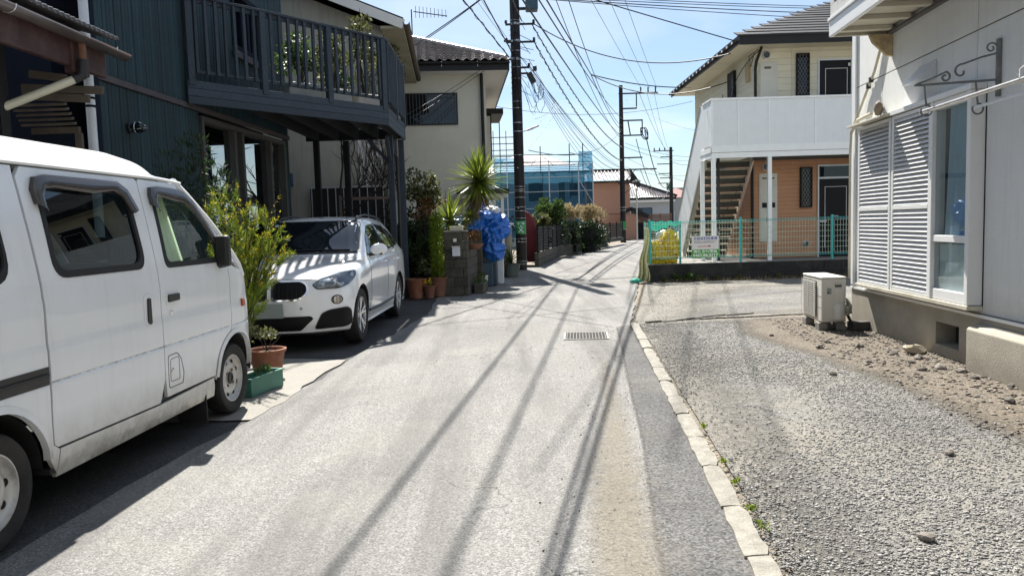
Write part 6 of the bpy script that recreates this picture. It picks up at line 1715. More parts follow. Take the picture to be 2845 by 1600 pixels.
for z in (.28, .42): MB().b2((-AX - .002, -AY + .005, z), (-AX + .001, -AY + .195, z + .004)).build('panel_line', M['joint'], ac)
MB().b2((.01, -AY - .004, AZ1 - .115), (.09, -AY - .0005, AZ1 - .065)).build('handle_recess', M['joint'], ac, bevel=.002); MB().b2((.012, -AY - .012, AZ1 - .085), (.088, -AY - .0045, AZ1 - .066)).build('handle', M['ac_case'], ac, bevel=.004)
MB().b2((-.085, -AY - .003, AZ1 - .20), (-.03, -AY - .0005, AZ1 - .125)).build('rating_label', M['plate'], ac); MB().b2((-.083, -AY - .0045, AZ1 - .197), (-.055, -AY - .0032, AZ1 - .175)).build('label_print', M['joint'], ac)
MB().b2((.0, -AY - .018, AZ0 + .16), (.115, -AY - .0008, AZ1 - .13)).build('service_cover', M['ac_case'], ac, bevel=.012)
mb = MB(); mb.lathe([(.0001, .0), (.062, 0), (.068, .03), (.068, .17), (.05, .20), (.0001, .20)], 18, c=(.06, -AY - .008, AZ0 + .035)); mb.build('valve_cover', M['ac_case'], ac, smooth=True)
mb = MB()
for k, dz in enumerate((0, .04, .075)): mb.tube([(.09, -AY + .02, .22 + dz), (.16, -AY - .02 - .01 * k, .21 + dz), (.21, -AY + .03, .22 + dz), (.215, -AY + .16, .30 + dz)], .021, 8)
mb.build('wrapped_pipe', mat('pipe_wrap', (.35, .33, .27), .9, var=.25, scale=20), ac, smooth=True)
mb = MB(); mb.tube([(.17, -AY + .03, .20), (.20, -AY - .02, .10), (.24, -AY - .06, .03)], .018, 8); mb.build('drain_hose', M['black_rubber'], ac, smooth=True)
for y in (-.27, .27):
    for x in (-.11, .10): MB().b2((x - .055, y - .075, 0), (x + .055, y + .075, .095)).build('concrete_foot', M['concrete'], ac, bevel=.008)
bk = tag(MB().box((0, 0, .055), (.36, .16, .11)).build('dark_brick', mat('brick_dark', (.055, .05, .045), .9, var=.3, bump=.4), bevel=.012, loc=(4.34, 9.28, 0), rz=R(12)), 'dark hollow block lying beside the air conditioner feet', 'block')
# ------------------------------------------------------------------ two storey apartment block
M['pink_board'] = mat('pink_board', (.47, .245, .135), .75, var=.10, scale=2.5, orand=.05, bump=.2, bscale=70)
M['cream_board'] = mat('cream_board', (.66, .62, .48), .75, var=.06, scale=2.5, orand=.03, bump=.2, bscale=70)
M['white_panel'] = mat('white_panel', (.72, .75, .76), .45, var=.03, streak=.15, streak_col=(.5, .5, .47))
M['white_steel'] = mat('white_steel', (.80, .82, .81), .4, var=.04)
M['cream_steel'] = mat('cream_steel', (.30, .285, .20), .5, var=.2, scale=9, dirt=.4, dirt_col=(.15, .13, .09))
M['slate'] = mat('slate', (.028, .026, .026), .5, var=.2, scale=4, spec=.25, orand=.2)
M['door_black'] = mat('door_black', (.007, .007, .009), .45, spec=.2)
M['cab_door'] = mat('cab_door', (.56, .55, .48), .5, var=.05)
yard = sheet('apartment_yard', [(3.30, 17.88), (16, 17.88), (16, 30), (5.6, 30), (4.6, 24), (3.45, 18.4)], .30, M['concrete'])
ap = empty('apartment_block', (0, 0, 0), 0, 'two storey apartment block, cream above and pink below, with white balcony', 'apartment')
WX, WY, RX = 6.70, 20.8, 14.0
MB().b2((WX + .02, WY + .02, .3), (RX, 27.3, 6.0)).build('wall_core', M['joint'], ap)
z = .32; h = .109
while z < 2.95:
    h_ = min(h, 2.97 - z)
    for a, b in ((WX - .005, 8.40), (8.40, RX)):
        MB().b2((a + (.002 if a > 7 else 0), WY, z), (b - .004, WY + .018, z + h_ - .006)).build('siding_board', M['pink_board'], ap)
    MB().b2((WX - .002, WY + .019, z), (WX + .018, 27.3, z + h_ - .006)).build('siding_board', M['pink_board'], ap)
    z += h
z = 3.1; h = .172
while z < 5.95:
    h_ = min(h, 5.98 - z)
    for a, b in ((WX - .005, 7.72), (7.72, RX)):
        MB().b2((a + (.002 if a > 7 else 0), WY, z), (b - .004, WY + .018, z + h_ - .006)).build('siding_board', M['cream_board'], ap)
    MB().b2((WX - .002, WY + .019, z), (WX + .018, 27.3, z + h_ - .006)).build('siding_board', M['cream_board'], ap)
    z += h
# balcony
bc = empty('balcony', (0, 0, 0)); bc.parent = ap
bx0, by0 = 5.22, 19.6
MB().b2((bx0 + .02, by0 + .03, 3.06), (RX, WY - .002, 3.22)).build('floor', M['deck_dark'], bc)
for z0, z1, o_ in ((2.97, 3.105, 0), (3.112, 3.25, -.012)):
    MB().b2((bx0, by0 + o_, z0), (RX, by0 + .03, z1)).build('fascia_beam', M['white_steel'], bc, bevel=.005)
    MB().b2((bx0 + o_, by0 + .031, z0), (bx0 + .03, WY - .1, z1)).build('fascia_beam', M['white_steel'], bc, bevel=.005)
MB().b2((bx0 - .01, by0 - .02, 4.43), (RX, by0 + .045, 4.48)).build('hand_rail', M['white_steel'], bc, bevel=.006); MB().b2((bx0 - .01, by0 + .046, 4.43), (bx0 + .045, WY - .3, 4.48)).build('hand_rail', M['white_steel'], bc, bevel=.006)
xs = [bx0 + .03, 5.91, 6.70, 7.89, 9.1, 10.3, 11.5, 12.7]
for i, (a, b) in enumerate(zip(xs, xs[1:])):
    MB().b2((a + .02, by0 + .008, 3.29), (b - .02, by0 + .016, 4.43)).build('panel', M['white_panel'], bc)
    MB().b2((b - .02, by0 - .004, 3.25), (b + .02, by0 + .03, 4.43)).build('panel_post', M['white_steel'], bc)
MB().b2((bx0, by0, 3.25), (bx0 + .05, by0 + .05, 4.43)).build('panel_post', M['white_steel'], bc)
MB().b2((bx0 + .05, by0 + .004, 3.25), (RX, by0 + .022, 3.29)).build('bottom_rail', M['white_steel'], bc)
for a, b in ((by0 + .06, 20.05), (20.09, 20.45)): MB().b2((bx0 + .008, a, 3.29), (bx0 + .016, b, 4.43)).build('panel', M['white_panel'], bc)
for x, y in ((5.275, 19.63), (5.17, 20.35), (6.72, 19.64), (9.0, 19.64), (11.3, 19.64)): MB().b2((x - .05, y - .05, .3), (x + .05, y + .05, 2.968)).build('post', M['white_steel'], ap, bevel=.006)
# outside stair going down and away
st = empty('stair', (0, 0, 0)); st.parent = ap
M['stair_shade'] = mat('stair_shade', (.045, .042, .032), .7, var=.3, scale=8)  # shadow between the treads put into a dark riser colour
n = 13; ya, yb = 20.55, 23.15; za, zb = 3.06, .35
for k in range(n):
    y = ya + (yb - ya) * (k + .5) / n; z = za + (zb - za) * (k + .5) / n
    MB().b2((5.34, y - .13, z - .02), (6.50, y + .13, z + .015)).build('tread', M['cream_steel'], st)
    MB().b2((5.34, y - .10, z - .17), (6.50, y - .09, z - .022)).build('riser', M['stair_shade'], st)
mb = MB(); mb.bar((5.30, ya - .1, za + .02), (5.30, yb, zb - .02), .04, .26); mb.build('stringer', M['cream_steel'], st)
mb = MB(); mb.bar((6.54, ya - .1, za - .05), (6.54, yb + .1, zb - .05), .05, .24); mb.build('stringer', mat('pink_stringer', (.60, .47, .38), .6, var=.1), st)
mb = MB(); mb.prism([(20.46, 3.25), (20.46, 4.45), (20.8, 4.42), (23.6, 1.55), (23.6, .45), (23.15, .45)], lambda u, v, t: (5.24 + t, u, v), .03); mb.build('side_panel', M['white_panel'], st)
mb = MB(); mb.bar((5.255, 20.78, 4.46), (5.255, 23.65, 1.55), .06, .05); mb.build('stair_rail', M['cream_steel'], st)
mb = MB(); mb.bar((5.9, 20.9, .35), (5.35, 21.9, 2.0), .012); mb.bar((5.4, 21.0, .6), (6.5, 20.9, 2.6), .015); mb.build('cross_brace', M['iron'], st)
for x in (5.62,): MB().b2((x - .03, 20.4, .3), (x + .03, 20.46, 3.05)).build('dark_post', M['iron'], st)
# doors, lattice windows, cabinets, vents
def apt_door(z0, z1, transom):
    f = MB(); x0, x1 = 8.43, 9.35
    f.b2((x0, WY - .03, z0), (x0 + .035, WY - .001, z1)); f.b2((x1 - .035, WY - .03, z0), (x1, WY - .001, z1)); f.b2((x0 + .035, WY - .03, z1 - .04), (x1 - .035, WY - .001, z1))
    if transom: f.b2((x0 + .035, WY - .03, transom), (x1 - .035, WY - .001, transom + .05))
    d = f.build('door', M['pvc'], ap)
    top_ = (transom or z1 - .04)
    MB().b2((x0 + .036, WY - .02, z0), (x1 - .036, WY - .004, top_)).build('door_leaf', M['door_black'], d)
    if transom: MB().b2((x0 + .036, WY - .02, transom + .05), (x1 - .036, WY - .012, z1 - .04)).build('transom_pane', M['pane_dark'], d)
    px0, px1, pz1 = x0 + .19, x1 - .13, top_ - .21
    for a, b in (((px0, z0 + .25), (px0 + .014, pz1)), ((px1 - .014, z0 + .25), (px1, pz1)), ((px0 + .014, pz1 - .014), (px1 - .014, pz1))):
        MB().b2((a[0], WY - .027, a[1]), (b[0], WY - .0205, b[1])).build('door_moulding', M['eave_white'], d)
    MB().b2((8.83, WY - .028, z0 + 1.1), (8.99, WY - .0205, z0 + 1.115)).build('letter_slot', M['pvc'], d)
    MB().b2((8.48, WY - .06, z0 + .95), (8.66, WY - .0205, z0 + .985)).build('door_handle', M['pvc'], d)
apt_door(.30, 2.80, 2.42); apt_door(3.24, 5.62, None)
MB().b2((9.24, WY - .025, 5.42), (9.30, WY - .0205, 5.50)).build('door_lamp', M['eave_white'], ap)
M['lattice_dark'] = mat('lattice_dark', (.012, .011, .010), .5, spec=.2); M['lattice_line'] = mat('lattice_line', (.13, .12, .11), .5)
def lattice(x0, x1, z0, z1, y=WY, side_=False):
    f = MB(); t = .03
    def B(a0, a1, c0, c1, d0, d1, m):
        if not side_: m.b2((a0, y + d0, c0), (a1, y + d1, c1))
        else: m.b2((WX + d0, a0, c0), (WX + d1, a1, c1))
    B(x0, x0 + t, z0, z1, -.09, -.001, f); B(x1 - t, x1, z0, z1, -.09, -.001, f); B(x0 + t, x1 - t, z0, z0 + t, -.09, -.001, f); B(x0 + t, x1 - t, z1 - t, z1, -.09, -.001, f)
    w_ = f.build('lattice_window', M['lattice_dark'], ap)
    g_ = MB(); B(x0 + t, x1 - t, z0 + t, z1 - t, -.03, -.025, g_); g_.build('pane', M['pane_dark'], w_)
    wdt = x1 - x0 - 2 * t; hh = z1 - z0 - 2 * t
    for s_ in (1, -1):
        k = -6
        while k * .15 < hh + wdt * 1.8:
            pts = []
            za_ = z0 + t + k * .15
            for u in (0, 1):
                pts.append((x0 + t + wdt * (u if s_ > 0 else 1 - u), za_ + wdt * 1.75 * u))
            a, b = Vector(pts[0]), Vector(pts[1]); lo, hi = z0 + t, z1 - t
            t0 = max(0, (lo - a.y) / (b.y - a.y)); t1 = min(1, (hi - a.y) / (b.y - a.y))
            if t1 > t0 + .05:
                p, q = a.lerp(b, t0), a.lerp(b, t1); m_ = MB()
                if not side_: m_.bar((p.x, y - .07 - .004 * s_, p.y), (q.x, y - .07 - .004 * s_, q.y), .008)
                else: m_.bar((WX - .07 - .004 * s_, p.x, p.y), (WX - .07 - .004 * s_, q.x, q.y), .008)
                m_.build('lattice_bar', M['lattice_line'], w_)
            k += 1
lattice(7.94, 8.26, 1.66, 2.75); lattice(7.83, 8.18, 4.66, 5.78); lattice(22.4, 23.0, 4.55, 5.70, side_=True)
def cabinet(x0, x1, zs, name_m):
    f = MB(); f.b2((x0 - .03, WY - .03, zs[0] - .03), (x1 + .03, WY - .001, zs[-1] + .03)); c = f.build('meter_cabinet', M['cab_door'], ap)
    for a, b in zip(zs, zs[1:]): MB().b2((x0, WY - .04, a + .006), (x1, WY - .0305, b - .006)).build('cabinet_door', M[name_m], c, bevel=.002)
    return c
c = cabinet(6.86, 7.29, [.79, 1.62, 1.88, 2.30, 2.58], 'cab_door'); MB().b2((6.90, WY - .044, 2.46), (7.24, WY - .0405, 2.50)).build('cabinet_vent', M['joint'], c); MB().b2((6.90, WY - .044, 1.68), (7.26, WY - .0405, 1.82)).build('meter_opening', M['room'], c); MB().b2((7.02, WY - .046, 1.30), (7.10, WY - .0405, 1.42)).build('gas_meter', M['iron'], c)
c = cabinet(6.87, 7.30, [3.6, 5.55], 'cab_door'); MB().b2((6.97, WY - .044, 5.40), (7.15, WY - .0405, 5.46)).build('cabinet_vent', M['joint'], c)
for x, z, r_ in ((7.03, 5.77, .105), (7.02, 2.79, .10), (8.11, .68, .085)):
    mb = MB(); mb.lathe([(r_, -.001), (r_, -.05), (r_ * .86, -.06), (r_ * .84, -.03)], 20, c=(x, WY, z), axis='Y'); v = mb.build('round_vent', M['pvc'], ap, smooth=True)
    mb = MB(); mb.lathe([(r_ * .85, -.02), (.0001, -.02)], 20, c=(x, WY, z), axis='Y'); mb.build('vent_hole', M['meter_blue'] if 'meter_blue' in M else bpy.data.materials['meter_blue'], v)
    for k in range(5): MB().b2((x - r_ * .8, WY - .05, z - r_ * .66 + k * r_ * .33 - .006), (x + r_ * .8, WY - .04, z - r_ * .66 + k * r_ * .33 + .006)).build('vent_slat', M['lattice_line'], v)
mb = MB(); mb.tube([(6.78, WY - .40, 5.90), (6.74, WY - .10, 5.60), (6.72, WY - .07, 5.4), (6.72, WY - .07, 3.2)], .04, 8); mb.build('downpipe', M['dark_trim'], ap, smooth=True)
mb = MB(); mb.tube([(6.62, WY - .06, 3.0), (6.62, WY - .06, .3)], .04, 8); mb.build('downpipe', M['dark_trim'], ap, smooth=True)
MB().b2((WX - .07, 21.1, 5.15), (WX - .003, 21.35, 5.6)).build('junction_box', mat('box_tan', (.42, .30, .14), .6), ap)
# roof
ex, ey, ez, kp = 6.06, 19.9, 6.08, .45
MB().b2((ex, ey, 5.94), (RX + .5, 28.2, 5.97)).build('soffit', M['cream_board'], ap)
MB().b2((ex - .02, ey - .03, 5.86), (RX + .5, ey, 6.09)).build('fascia', M['dark_trim'], ap); MB().b2((ex - .02, ey + .001, 5.90), (ex + .008, 28.2, 6.07)).build('fascia', M['dark_trim'], ap)
mb = MB(); mb.grid(lambda a, b: (ex - .06 - .055 * math.cos(math.pi * a), ey + b * 8.3, 6.03 - .06 * math.sin(math.pi * a)), 8, 2); mb.build('gutter', M['dark_trim'], ap, smooth='all')
for k in range(17): MB().b2((ex - .115, ey + .3 + k * .47, 5.96), (ex - .105, ey + .42 + k * .47, 6.02)).build('gutter_bracket', M['pvc'], ap)
rn = 4.3
mb = MB(); mb.add([(ex, ey, ez - .02), (RX + .5, ey, ez - .02), (RX + .5, 28.2, ez - .02), (ex, 28.2, ez - .02), (ex + rn, ey + rn, ez + rn * kp - .03), (RX - 3, ey + rn, ez + rn * kp - .03)], [(0, 1, 5, 4), (1, 2, 5), (2, 3, 4, 5), (3, 0, 4), (3, 2, 1, 0)]); mb.build('roof_bed', M['dark_trim'], ap)
nc = 13
for k in range(nc):
    t0 = k * rn / nc - .03; t1 = (k + 1) * rn / nc + .02
    x = ex + t0 - .05; xr = RX + .5
    while x < xr - .05:
        x2 = min(xr, x + .91 - (.45 if (x < ex + t0 and k % 2) else 0))
        mb = MB(); o_ = rnd.uniform(0, .004)
        mb.prism([(t0, .045 + o_), (t1, .018 + o_), (t1, .0), (t0, .0)], lambda u, v, t: (x + .003 + t, ey - .03 + u, ez + u * kp + v), x2 - x - .006)
        mb.build('roof_slate', M['slate'], ap)
        x = x2
mb = MB()
for k in range(nc): mb.prism([(-k * rn / nc + .03, .05), (-(k + 1) * rn / nc, .012), (-(k + 1) * rn / nc, 0), (-k * rn / nc + .03, 0)], lambda u, v, t: (ex - u, ey + .02 - u + t, ez - u * kp + v), 7.5 - 0 * k)
mb.build('side_slope', M['slate'], ap)
# cables on the corner
mb = MB(); mb.tube([(6.75, WY - .3, 5.85), (6.66, WY + .2, 5.72), (6.62, 21.6, 5.55), (6.60, 22.2, 5.3), (6.60, 22.6, 5.25), (6.58, 22.2, 4.9), (6.58, 21.8, 4.6)], .012, 5)
mb.tube([(6.70, WY - .35, 5.86), (6.5, WY - .2, 5.70), (6.62, WY, 5.48), (6.68, WY - .1, 5.8)], .010, 5); mb.tube([(6.62, 23.5, 5.2), (6.5, 23.2, 4.85), (6.6, 22.6, 4.7), (6.6, 22.3, 5.2)], .012, 5)
mb.build('loose_cable', M['black_rubber'], ap)

# ------------------------------------------------------------------ low block wall with green mesh fence
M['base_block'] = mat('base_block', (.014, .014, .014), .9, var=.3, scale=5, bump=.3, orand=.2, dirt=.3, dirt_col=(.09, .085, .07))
M['turquoise'] = mat('turquoise', (.03, .34, .33), .4, var=.08)
M['mesh_wire'] = mat('mesh_wire', (.46, .56, .44), .45, var=.2, scale=8)
FY = 17.75
fw_ = empty('fence_base_wall', (0, 0, 0), 0, 'low dark concrete block wall under the green mesh fence', 'wall')
for r_ in range(2):
    x = 3.19 - (.2 if r_ else 0)
    while x < 9.2:
        a, b = max(3.19, x), x + .4
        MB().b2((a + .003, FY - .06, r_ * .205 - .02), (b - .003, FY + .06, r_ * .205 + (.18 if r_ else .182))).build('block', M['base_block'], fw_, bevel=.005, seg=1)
        x += .4
MB().b2((3.19, FY - .05, -.03), (9.2, FY + .05, .37)).build('mortar_core', M['joint'], fw_)
MB().b2((3.185, FY - .065, .388), (9.2, FY + .065, .405)).build('coping', mat('coping_grey', (.16, .16, .15), .9, var=.2), fw_)
fe = empty('mesh_fence', (0, 0, 0), 0, 'turquoise posts and pale wire mesh fence on the low block wall', 'fence')
for x in (3.26, 5.39, 7.54, 9.2):
    mb = MB(); mb.tube([(x, FY, .40), (x, FY, 1.42)], .032, 10); mb.lathe([(.034, 1.42), (.03, 1.44), (.0001, 1.445)], 10, c=(x, FY, 0)); mb.build('fence_post', M['turquoise'], fe, smooth=True)
    for z in (.62, .92, 1.22): MB().box((x, FY - .036, z), (.10, .02, .022)).build('post_clamp', M['turquoise'], fe)
for a, b in ((3.30, 5.35), (5.43, 7.50), (7.58, 9.16)):
    mb = MB(); nw = int((b - a) / .066)
    for k in range(nw + 1):
        x = a + (b - a) * k / nw
        mb.tube([(x, FY - .035, .52), (x, FY - .08, .545), (x, FY - .04, .575), (x, FY - .04, 1.325), (x, FY - .08, 1.355), (x, FY - .035, 1.385)], .0035, 4, cap=False)
    for z in [.575 + i * .125 for i in range(7)]: mb.tube([(a, FY - .045, z), (b, FY - .045, z)], .004, 4)
    mb.build('wire_mesh', M['mesh_wire'], fe)
    mb = MB()
    for z, y in ((.52, -.03), (.545, -.08), (1.385, -.03), (1.355, -.08)): mb.tube([(a, FY + y, z), (b, FY + y, z)], .006, 5)
    mb.build('edge_wire', M['turquoise'], fe)
# rubbish cage behind the first bay
cg = empty('rubbish_cage', (0, 0, 0), 0, 'green wire rubbish cage with draped net behind the fence end', 'rubbish cage')
for x, y in ((3.32, 18.75), (4.05, 18.55), (4.02, 17.95)):
    mb = MB(); mb.tube([(x, y, .3), (x, y, 1.40)], .026, 8); mb.build('cage_post', M['turquoise'], cg)
mb = MB()
for k in range(12):
    x = 3.34 + k * .062; mb.tube([(x, 18.72, .35), (x, 18.72, 1.36)], .004, 4)
for k in range(9):
    z = .4 + k * .12; mb.tube([(3.32, 18.72, z), (4.05, 18.6, z)], .004, 4); mb.tube([(3.28, 17.8, z), (3.31, 18.72, z)], .004, 4)
for k in range(8):
    y = 17.85 + k * .11; mb.tube([(3.29, y, .35), (3.29, y, 1.36)], .004, 4)
mb.build('cage_mesh', M['mesh_wire'], cg)
M['green_net'] = mat('green_net', (.03, .36, .26), .8, var=.3, scale=22, transl=.2)
mb = MB(); mb.grid(lambda a, b: (3.30 + a * .74, 17.86 + .03 * math.sin(a * 9) + b * .05, 1.40 - b * (.17 + .06 * math.sin(a * 5 + 1)) + .015 * math.sin(a * 23 + b * 6)), 30, 5); mb.build('net_skirt', M['green_net'], cg, smooth='all')
M['yellow_net'] = mat('yellow_net', (.55, .40, .008), .6, var=.55, scale=18, bump=1.0, bscale=26, dirt=.5, dirt_col=(.28, .18, .01), dscale=14)
o = heap('yellow_net_bundle', [(3.81, 18.2, .78, .19, .2, .36), (3.47, 18.12, .64, .17, .18, .25), (3.62, 18.15, .48, .30, .2, .16)], M['yellow_net'], .07, 13, None, 5); tag(o, 'bundle of bright yellow rubbish netting heaped inside the cage', 'netting')
o = heap('pale_plastic_sheet', [(3.78, 18.45, 1.05, .22, .1, .11)], M['sack_white'], .04, 7, None, 3); tag(o, 'crumpled pale plastic sheet behind the yellow netting', 'plastic sheet')
M['pale_net'] = mat('pale_net', (.50, .50, .27), .8, var=.35, scale=18, bump=.6, bscale=28)
def drape(a, b):
    z = 1.25 * (1 - b) ** 1.15 + .02; w = .05 + .26 * b ** 1.3
    return (3.17 - w + a * w * 1.1 + .03 * math.sin(b * 9), 17.55 + .18 * math.sin(a * math.pi) * b - .06 * math.sin(a * 16 + b * 3) * (.3 + b), z + .03 * b * math.sin(a * 19))
mb = MB(); mb.grid(drape, 34, 22); o = mb.build('hanging_net', M['pale_net'], smooth='all'); so = o.modifiers.new('solid', 'SOLIDIFY'); so.thickness = .02; tag(o, 'pale yellow net draped from the fence end down to the road', 'netting')
o = heap('green_net_hem', [(2.88, 17.5, .04, .13, .1, .04)], M['green_net'], .03, 12, None, 3); tag(o, 'dark green hem of the net lying on the road', 'netting')
# parking notice on the fence
sg = empty('parking_sign', (4.23, FY - .095, .54), 0, 'white and green monthly parking notice board tied to the mesh fence', 'sign')
MB().b2((0, 0, .182), (.625, .012, .495)).build('white_board', M['eave_white'], sg)
M['sign_green'] = mat('sign_green', (.035, .30, .02), .45, var=.04); MB().b2((0, 0, 0), (.625, .012, .181)).build('green_board', M['sign_green'], sg)
M['ink_blue'] = mat('ink_blue', (.03, .06, .30), .5, var=0); M['ink_white'] = mat('ink_white', (.75, .78, .75), .5, var=0); M['ink_red'] = mat('ink_red', (.45, .02, .05), .5, var=0); M['ink_black'] = mat('ink_black', (.02, .02, .03), .5, var=0)
def text(body, loc, size, m, parent, width=None, bold=0.0, rot=(math.pi / 2, 0, 0)):
    c_ = bpy.data.curves.new('lettering', 'FONT'); c_.body = body; c_.size = size; c_.offset = bold; c_.align_x = 'LEFT'
    t_ = bpy.data.objects.new('lettering', c_); COL.objects.link(t_)
    bpy.context.view_layer.update()
    me = bpy.data.meshes.new_from_object(t_.evaluated_get(bpy.context.evaluated_depsgraph_get()))
    bpy.data.objects.remove(t_)
    me.name = 'lettering'; me.materials.clear(); me.materials.append(m)
    o = link('lettering', me, parent, loc=loc); o.rotation_euler = rot
    if width and len(me.vertices):
        xs_ = [v.co.x for v in me.vertices]; w_ = max(xs_) - min(xs_)
        o.scale = (width / w_, 1, 1)
    return o
text('月極有料駐車場', (.035, -.002, .405), .082, M['ink_blue'], sg, .555, .001)
text('無断駐車禁止・駐車場契約受付中です', (.045, -.002, .355), .030, M['ink_black'], sg, .53)
MB().b2((.05, -.0025, .335), (.52, -.0005, .342)).build('print_line', M['ink_black'], sg)
MB().b2((.13, -.0025, .245), (.40, -.0005, .260)).build('arrow_shaft', M['ink_red'], sg)
mb = MB(); mb.prism([(.385, .232), (.45, .2525), (.385, .285)], lambda u, v, t: (u, -.003 + t, v), .002); mb.build('arrow_head', M['ink_red'], sg)
text('㈲ときわ建商', (.035, -.002, .102), .083, M['ink_white'], sg, .545, .0015)
text('0467.86.2717', (.02, -.002, .020), .078, M['ink_white'], sg, .59, .0025)
mb = MB()
for x0, x1, z in ((-.03, .02, .55), (.10, .08, .56), (.60, .66, .60)): mb.tube([(x0, .02, z), (x1, .0, .49)], .004, 4)
mb.build('tie_wire', M['eave_white'], sg)
# ------------------------------------------------------------------ utility poles
M['pole_dark'] = mat('pole_dark', (.016, .014, .015), .6, spec=.3, var=.25, scale=3, bump=.15, bscale=50)
M['band'] = mat('band', (.40, .40, .42), .35, metal=.7)
M['transformer'] = mat('transformer', (.03, .07, .10), .45, var=.1)
M['cable'] = mat('cable', (.010, .011, .018), .5, var=.1)
pl = empty('utility_pole', (.335, 24.07, 0), 0, 'tall dark utility pole with steel bands and a green school route sign', 'utility pole')
mb = MB(); mb.lathe([(.170, 0), (.160, 4), (.150, 8), (.140, 11.4), (.0001, 11.4)], 28); mb.build('shaft', M['pole_dark'], pl, smooth=True)
for z in (.18, .27, .88, .98, 1.63, 1.86, 1.98, 2.28, 2.47, 2.53, 2.62, 3.6, 4.33, 4.6, 5.05, 5.25, 5.95, 6.3, 6.55, 6.8, 7.1, 7.62, 7.72):
    r_ = .170 - z * .0026
    mb = MB(); h_ = .008 if z < 4 or z > 4.9 else .012
    if z in (7.1, 7.62, 6.55): h_ = .035
    mb.lathe([(r_ - .01, z - h_), (r_ + .007, z - h_), (r_ + .007, z + h_), (r_ - .01, z + h_)], 28); mb.build('steel_band', M['band'], pl, smooth=True)
for z, s_ in ((1.0, -.08), (2.05, -.06), (3.3, -.04)):
    mb = MB(); mb.lathe([(.022, 0), (.02, .012), (.0001, .014)], 10, c=(s_, -.178, z - .1), axis='Y'); mb.v = [(x, 2 * -.170 - y - .0, z_) for x, y, z_ in mb.v]; mb.build('step_hole', M['band'], pl)
# green sign wrapped round the pole
M['route_green'] = mat('route_green', (.012, .26, .075), .35, var=.05)
mb = MB(); mb.grid(lambda a, b: (.182 * math.sin((a - .5) * 2.2), -.182 * math.cos((a - .5) * 2.2), 1.12 + b * .43), 20, 2); rs = mb.build('route_sign', M['route_green'], pl, smooth='all'); so = rs.modifiers.new('solid', 'SOLIDIFY'); so.thickness = .006
def wrap_text(body, zc, size, spread):
    o = text(body, (0, 0, 0), size, M['ink_white'], rs, None, size * .02, (0, 0, 0))
    xs_ = [v.co.x for v in o.data.vertices]; c = (max(xs_) + min(xs_)) / 2; k = spread / (max(xs_) - min(xs_))
    for v in o.data.vertices:
        t = (v.co.x - c) * k / .186
        v.co = Vector((.1865 * math.sin(t), -.1865 * math.cos(t), zc + v.co.y + v.co.z))
wrap_text('通学路', 1.43, .085, .25); wrap_text('文', 1.20, .24, .21)
for x in (-.05, .0, .012, .05): MB().b2((x - .006, -.192, 1.145), (x + .006, -.184, 1.165)).build('small_print', M['ink_white'], rs)
# brackets, boxes, lamp, transformer
for z, x0, x1 in ((7.08, -.30, .62), (6.56, -.28, .14), (7.62, -.30, .62), (7.12, -.36, -.1), (6.3, .1, .42), (6.12, .1, .44)):
    MB().b2((x0, -.03, z - .03), (x1, .03, z + .03)).build('cross_arm', M['iron'], pl, bevel=.006)
for x, z in ((.58, 7.14), (.58, 7.68), (-.28, 7.68), (-.28, 7.14), (.40, 6.36)):
    mb = MB(); mb.lathe([(.03, 0), (.05, .02), (.03, .05), (.05, .07), (.03, .1), (.0001, .11)], 10, c=(x, 0, z - .03)); mb.build('insulator', M['iron'], pl, smooth=True)
mb = MB(); mb.b2((.34, -.30, 7.98), (.72, .10, 9.1)); mb.build('transformer', M['transformer'], pl, bevel=.04, seg=3)
mb = MB(); mb.b2((.12, -.05, 8.05), (.36, .05, 8.12)); mb.b2((.12, -.05, 8.8), (.36, .05, 8.87)); mb.build('transformer_arm', M['iron'], pl)
for z in (5.4, 5.36, 8.2): pass
for (x, y, z, a, b, c, t) in ((.46, -.12, 5.95, .17, .22, .34, -.45), (.58, -.05, 6.25, .12, .2, .14, -.1)):
    mb = MB(); mb.box((x, y, z), (a, b, c), M=ry(t)); mb.build('splice_box', M['black_plastic'], pl, bevel=.02)
mb = MB(); mb.tube([(.14, 0, 4.33), (.34, -.02, 4.40)], .02, 8); mb.build('lamp_arm', M['band'], pl)
mb = MB(); mb.bar((.28, -.02, 4.36), (.66, -.05, 4.50), .10, .05); mb.build('street_lamp_head', M['band'], pl, bevel=.015)
mb = MB()
for k in range(9):
    z0 = rnd.uniform(5.4, 6.2); x0 = rnd.uniform(.16, .5)
    mb.tube([(x0 + .12 * math.sin(t * 2.2) * rnd.uniform(.6, 1.3) + .25 * t, -.1, z0 - .5 * math.sin(t * 3.14) - .3 * t) for t in np.linspace(0, 1.0, 10)], .007, 4, cap=False)
for k in range(14):
    z0 = 5.5 + k * .16; mb.tube([(-.18, -.06, z0), (-.05, -.19, z0 + .1), (.14, -.14, z0 + rnd.uniform(-.2, .3)), (.3 + rnd.random() * .3, -.05, z0 + rnd.uniform(-.3, .1))], .009, 4, cap=False)
mb.tube([(-.1, -.17, 9), (-.05, -.175, 7), (.05, -.18, 5.8), (.1, -.16, 5)], .02, 5)
for k in range(22):
    z0 = 5.4 + k * .09; mb.tube([(-.04 + .0 * k + .04 * math.cos(t), -.20, z0 + .05 * math.sin(t)) for t in np.linspace(0, 6.28, 9)], .007, 4, cap=False)
mb.build('loose_wiring', M['cable'], pl)
p2 = empty('utility_pole', (7.76, 52.1, 0), 0, 'second utility pole further down the lane with several long cross arms', 'utility pole')
mb = MB(); mb.lathe([(.20, 0), (.13, 10.6), (.0001, 10.6)], 16); mb.build('shaft', M['pole_dark'], p2, smooth=True)
